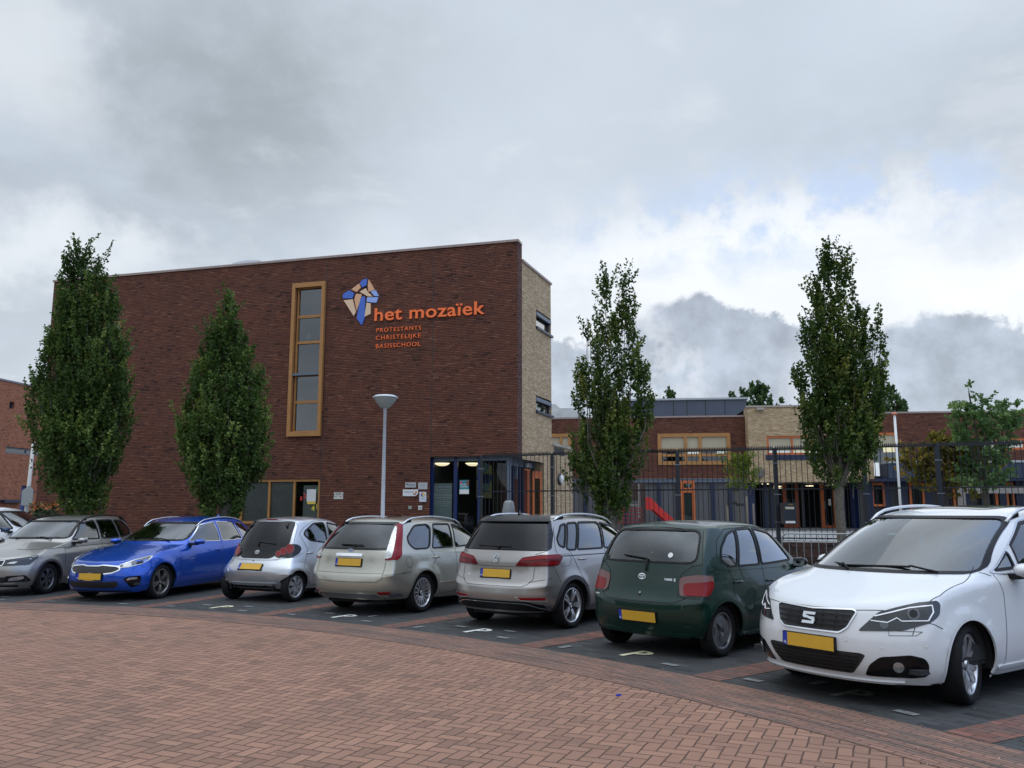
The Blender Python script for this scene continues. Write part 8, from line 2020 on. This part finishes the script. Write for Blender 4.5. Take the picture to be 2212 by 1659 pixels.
for o_, sg in ((a, 1), (b, -1)):
    F_ = lambda P: [(p[0], p[1] * sg, p[2]) for p in P]; dd = (-1, -.62 * sg, 0)
    c.ring('lamp_strip', F_([(.84,.585,.755), (.64,.78,.827), (.49,.895,.848), (.49,.90,.795), (.54,.88,.727)]), dd, drl, wi=.005, wo=.004, off=.012, r=0, closed=False, parent=o_)
    c.ring('lamp_strip', F_([(.54,.88,.727), (.70,.74,.720), (.72,.71,.745), (.78,.66,.707), (.86,.56,.717)]), dd, drl, wi=.004, wo=.003, off=.012, r=0, closed=False, parent=o_)
    for (x_, y_, z_, r_, m_) in ((.62,.80,.78,.050,lamp_in), (.62,.80,.78,.032,black_gl), (.80,.64,.69,.034,lamp_in)):
        e_ = Vector(dd).normalized().cross(Vector((0,0,1))).normalized(); P = [tuple(Vector((x_, y_*sg, z_)) + e_ * r_ * math.cos(t) + Vector((0,0,1)) * r_ * math.sin(t)) for t in np.linspace(0, 2*math.pi, 15)[:-1]]
        c.patch('projector', P, dd, m_, off=.010 + (.003 if m_ == black_gl else 0), r=0, h=.04, parent=o_)
FH = [(.90,.50,.265), (.90,.545,.36), (.86,.62,.43), (.70,.80,.455), (.62,.88,.43), (.60,.90,.37), (.62,.89,.28), (.70,.82,.265)]
c.both('fog_housing', FH, (-1,-.62,0), black_gl, off=.004, r=.03)
for sg in (1, -1):
    e_ = Vector((-1,-.62*sg,0)).normalized().cross(Vector((0,0,1))).normalized()
    for r_, m_, of_ in ((.062, black_pl, .009), (.042, lens_s, .014)):
        P = [tuple(Vector((.76,.72*sg,.355)) + e_ * r_ * math.cos(t) + Vector((0,0,1)) * r_ * math.sin(t)) for t in np.linspace(0, 2*math.pi, 15)[:-1]]
        c.patch('fog_lamp', P, (-1,-.62*sg,0), m_, off=of_, r=0, h=.04)
sens = mat('sensor_grey', (.45,.46,.47), .5)
for p_, d_ in (((.95,-.34,.55), (-1,0,0)), ((.95,.34,.55), (-1,0,0)), ((.88,.64,.51), (-1,-.4,0)), ((.88,-.64,.51), (-1,.4,0)), ((.60,.90,.53), (-1,-1,0)), ((.60,-.90,.53), (-1,1,0))): c.badge(p_, d_, [('disc',0,0,.014,.014,1), ('ring',0,0,.015,.015,.002)], sens, 'parking_sensor', m2=white_m, off=.003)
c.line([(.82,.69,.64), (.82,.69,.605), (.66,.84,.61), (.62,.87,.64), (.80,.70,.645)], (-1,-.6,0), .004)
c.line([(.90,0,.805), (.89,.38,.815), (.80,.60,.83), (.60,.78,.91)], (-1,0,-.3)); c.line([(.62,.78,2), (.30,.86,2), (-.10,.86,2), (-.42,.80,2)], (0,0,-1)); c.line([(.55,.95,.72), (.46,.96,.70), (.38,.96,.66)], (0,-1,0))
c.line([(-.56,.95,1.07), (-.62,.95,.90), (-.60,.95,.60), (-.56,.95,.26)], (0,-1,0)); c.line([(-1.95,.95,1.10), (-1.95,.95,.26)], (0,-1,0)); c.line([(-.40,.82,1.10), (-.52,.88,1.10)], (0,-.6,-1)) 
c.handle(-1.75, .98, w=.2); c.handle(-2.75, .98, w=.2)
c.both('sill_moulding', [(-.44,.95,.255), (-2.48,.95,.255), (-2.48,.95,.285), (-.44,.95,.285)], (0,-1,0), c.paint, off=.015, r=.01)
c.plate(True, .50, push=.02)
c.patch('glass_roof', [(-1.45,-.44,2), (-1.45,.44,2), (-2.55,.44,2), (-2.55,-.44,2)], (0,0,-1), black_gl, off=.003, r=.12, skirt=0)
c.rails(-1.25, -3.20, .655, mat('rail_white_metal', (.62,.63,.64), .3, .5), hgt=.065, r=.017)
c.mirror(-.84, 1.04, 1.10, .115, .125, .095, shell=None)
c.wiper((0,.62,1.075), (0,.40,1.115), (0,-.24,1.10), (-1,0,0), .010); c.wiper((0,-.1,1.075), (0,-.2,1.11), (0,-.72,1.11), (-1,0,0), .010)
mb = MB(); mb.lathe([(0,-.045), (.05,-.03), (.06,0), (.05,.03), (0,.045)], 10, Matrix.Translation((-1.06,0,1.48)) @ Matrix.Rotation(R(90), 4, 'Y') @ Matrix.Scale(2.2, 4, (0,1,0))); mb.build('inner_mirror', black_pl, c.root)
mb = MB(); mb.box(-1.00,-.99,-.03,.03,1.28,1.38); mb.box(-1.001,-.989,-.018,.018,1.38,1.42); mb.build('air_freshener', mat('freshener_blue', (.06,.32,.62), .6), c.root)
c.badge((-.8,-.10,1.42), (-1,0,0), [('poly',[(-.05,-.02),(.04,-.02),(.05,.02),(-.04,.02)])], mat('toll_tag', (.45,.65,.62), .5), 'toll_tag', off=-.012)
c.wheels('multi10', .240, alu, .225, steer=.22); c.finish()

# --- white car far left behind the row
S_ = dict(lift=.12, wb=2.5, tr=.30, ra=.35, w=.86, h=1.45, rows=[(r[0]*.95, r[1], r[2]*.97, r[3], *r[4:]) for r in [
 (.74,.19,-3.0,.25,.80,.19,.19,.26,.24,.24,.40,-2.75,.93,.92), (.81,.30,-3.1,.36,.855,.30,.28,.36,.28,.24,.42,-2.78,.955,.94),
 (.83,.45,-3.15,.50,.866,.45,.45,.50,.32,.24,.42,-2.8,.96,.95), (.82,.58,-3.13,.66,.866,.60,.63,.66,.33,.22,.40,-2.8,.95,.95),
 (.72,.72,-3.05,.82,.86,.76,.80,.86,.34,.2,.34,-2.78,.93,.95), (.30,.87,-3.0,.95,.835,.875,.90,.96,.28,.2,0,-2.75,.91,.93),
 (-.26,.985,-2.92,1.02,.80,.95,.975,1.03,.34,.2,-.66,-2.62,.93,.91), (-.68,1.19,-2.7,1.2,.73,1.16,1.18,1.2,.23,.2,-.98,-2.45,.93,.90),
 (-1.06,1.345,-2.4,1.35,.645,1.315,1.355,1.34,.15,.18,-1.25,-2.2,.93,.91), (-1.22,1.39,-2.25,1.39,.56,1.375,1.41,1.39,.12,.16,-1.38,-2.1,.94,.93),
 (-1.42,1.425,-2.1,1.42,.3,1.42,1.44,1.42,.10,.12,-1.5,-2.0,.96,.96)]], cab=(-.3,-2.6), belt=.975, seat=(-1.25,-2.0), sill=.19)
c = Car('white_car', S_, paint('paint_white_plain', (.66,.67,.69), .0, .35, .02, .05), 'white car at the left edge, mostly hidden behind the warm grey estate car', 'car', (-12.3, 23.0, .008), rot(86), None); c.root.scale = (1.12, 1.12, 1.12)
c.window('windscreen', [(-.45,-.68,1.03), (-.45,.68,1.03), (-1.05,.55,1.325), (-1.05,-.55,1.325)], (-1,0,0), car_glass_c, r=.08, both=False)
c.window('side_window', [(-.72,.8,1.0), (-1.10,.7,1.28), (-1.46,.66,1.32), (-1.52,.8,1.0)], (0,-1,0), car_glass, r=.03); c.window('side_window', [(-1.60,.8,1.0), (-1.54,.66,1.325), (-1.95,.66,1.31), (-2.3,.8,1.05), (-2.2,.8,1.0)], (0,-1,0), car_glass, r=.04)
doors(c, -.46, -1.56, -2.32, (.95,.98,1.0)); c.mirror(-.76, .97, 1.03, shell=mat('mirror_shell_blue', (.03,.06,.13), .3)); c.both('head_lamp', [(.76,.42,.585), (.74,.46,.70), (.36,.84,.755), (.46,.84,.60)], (-1,-.6,0), lamp_in, off=.006)
c.wheels('cap7', .20, cap_s, .19); c.finish()
IN_CAR[0] = False
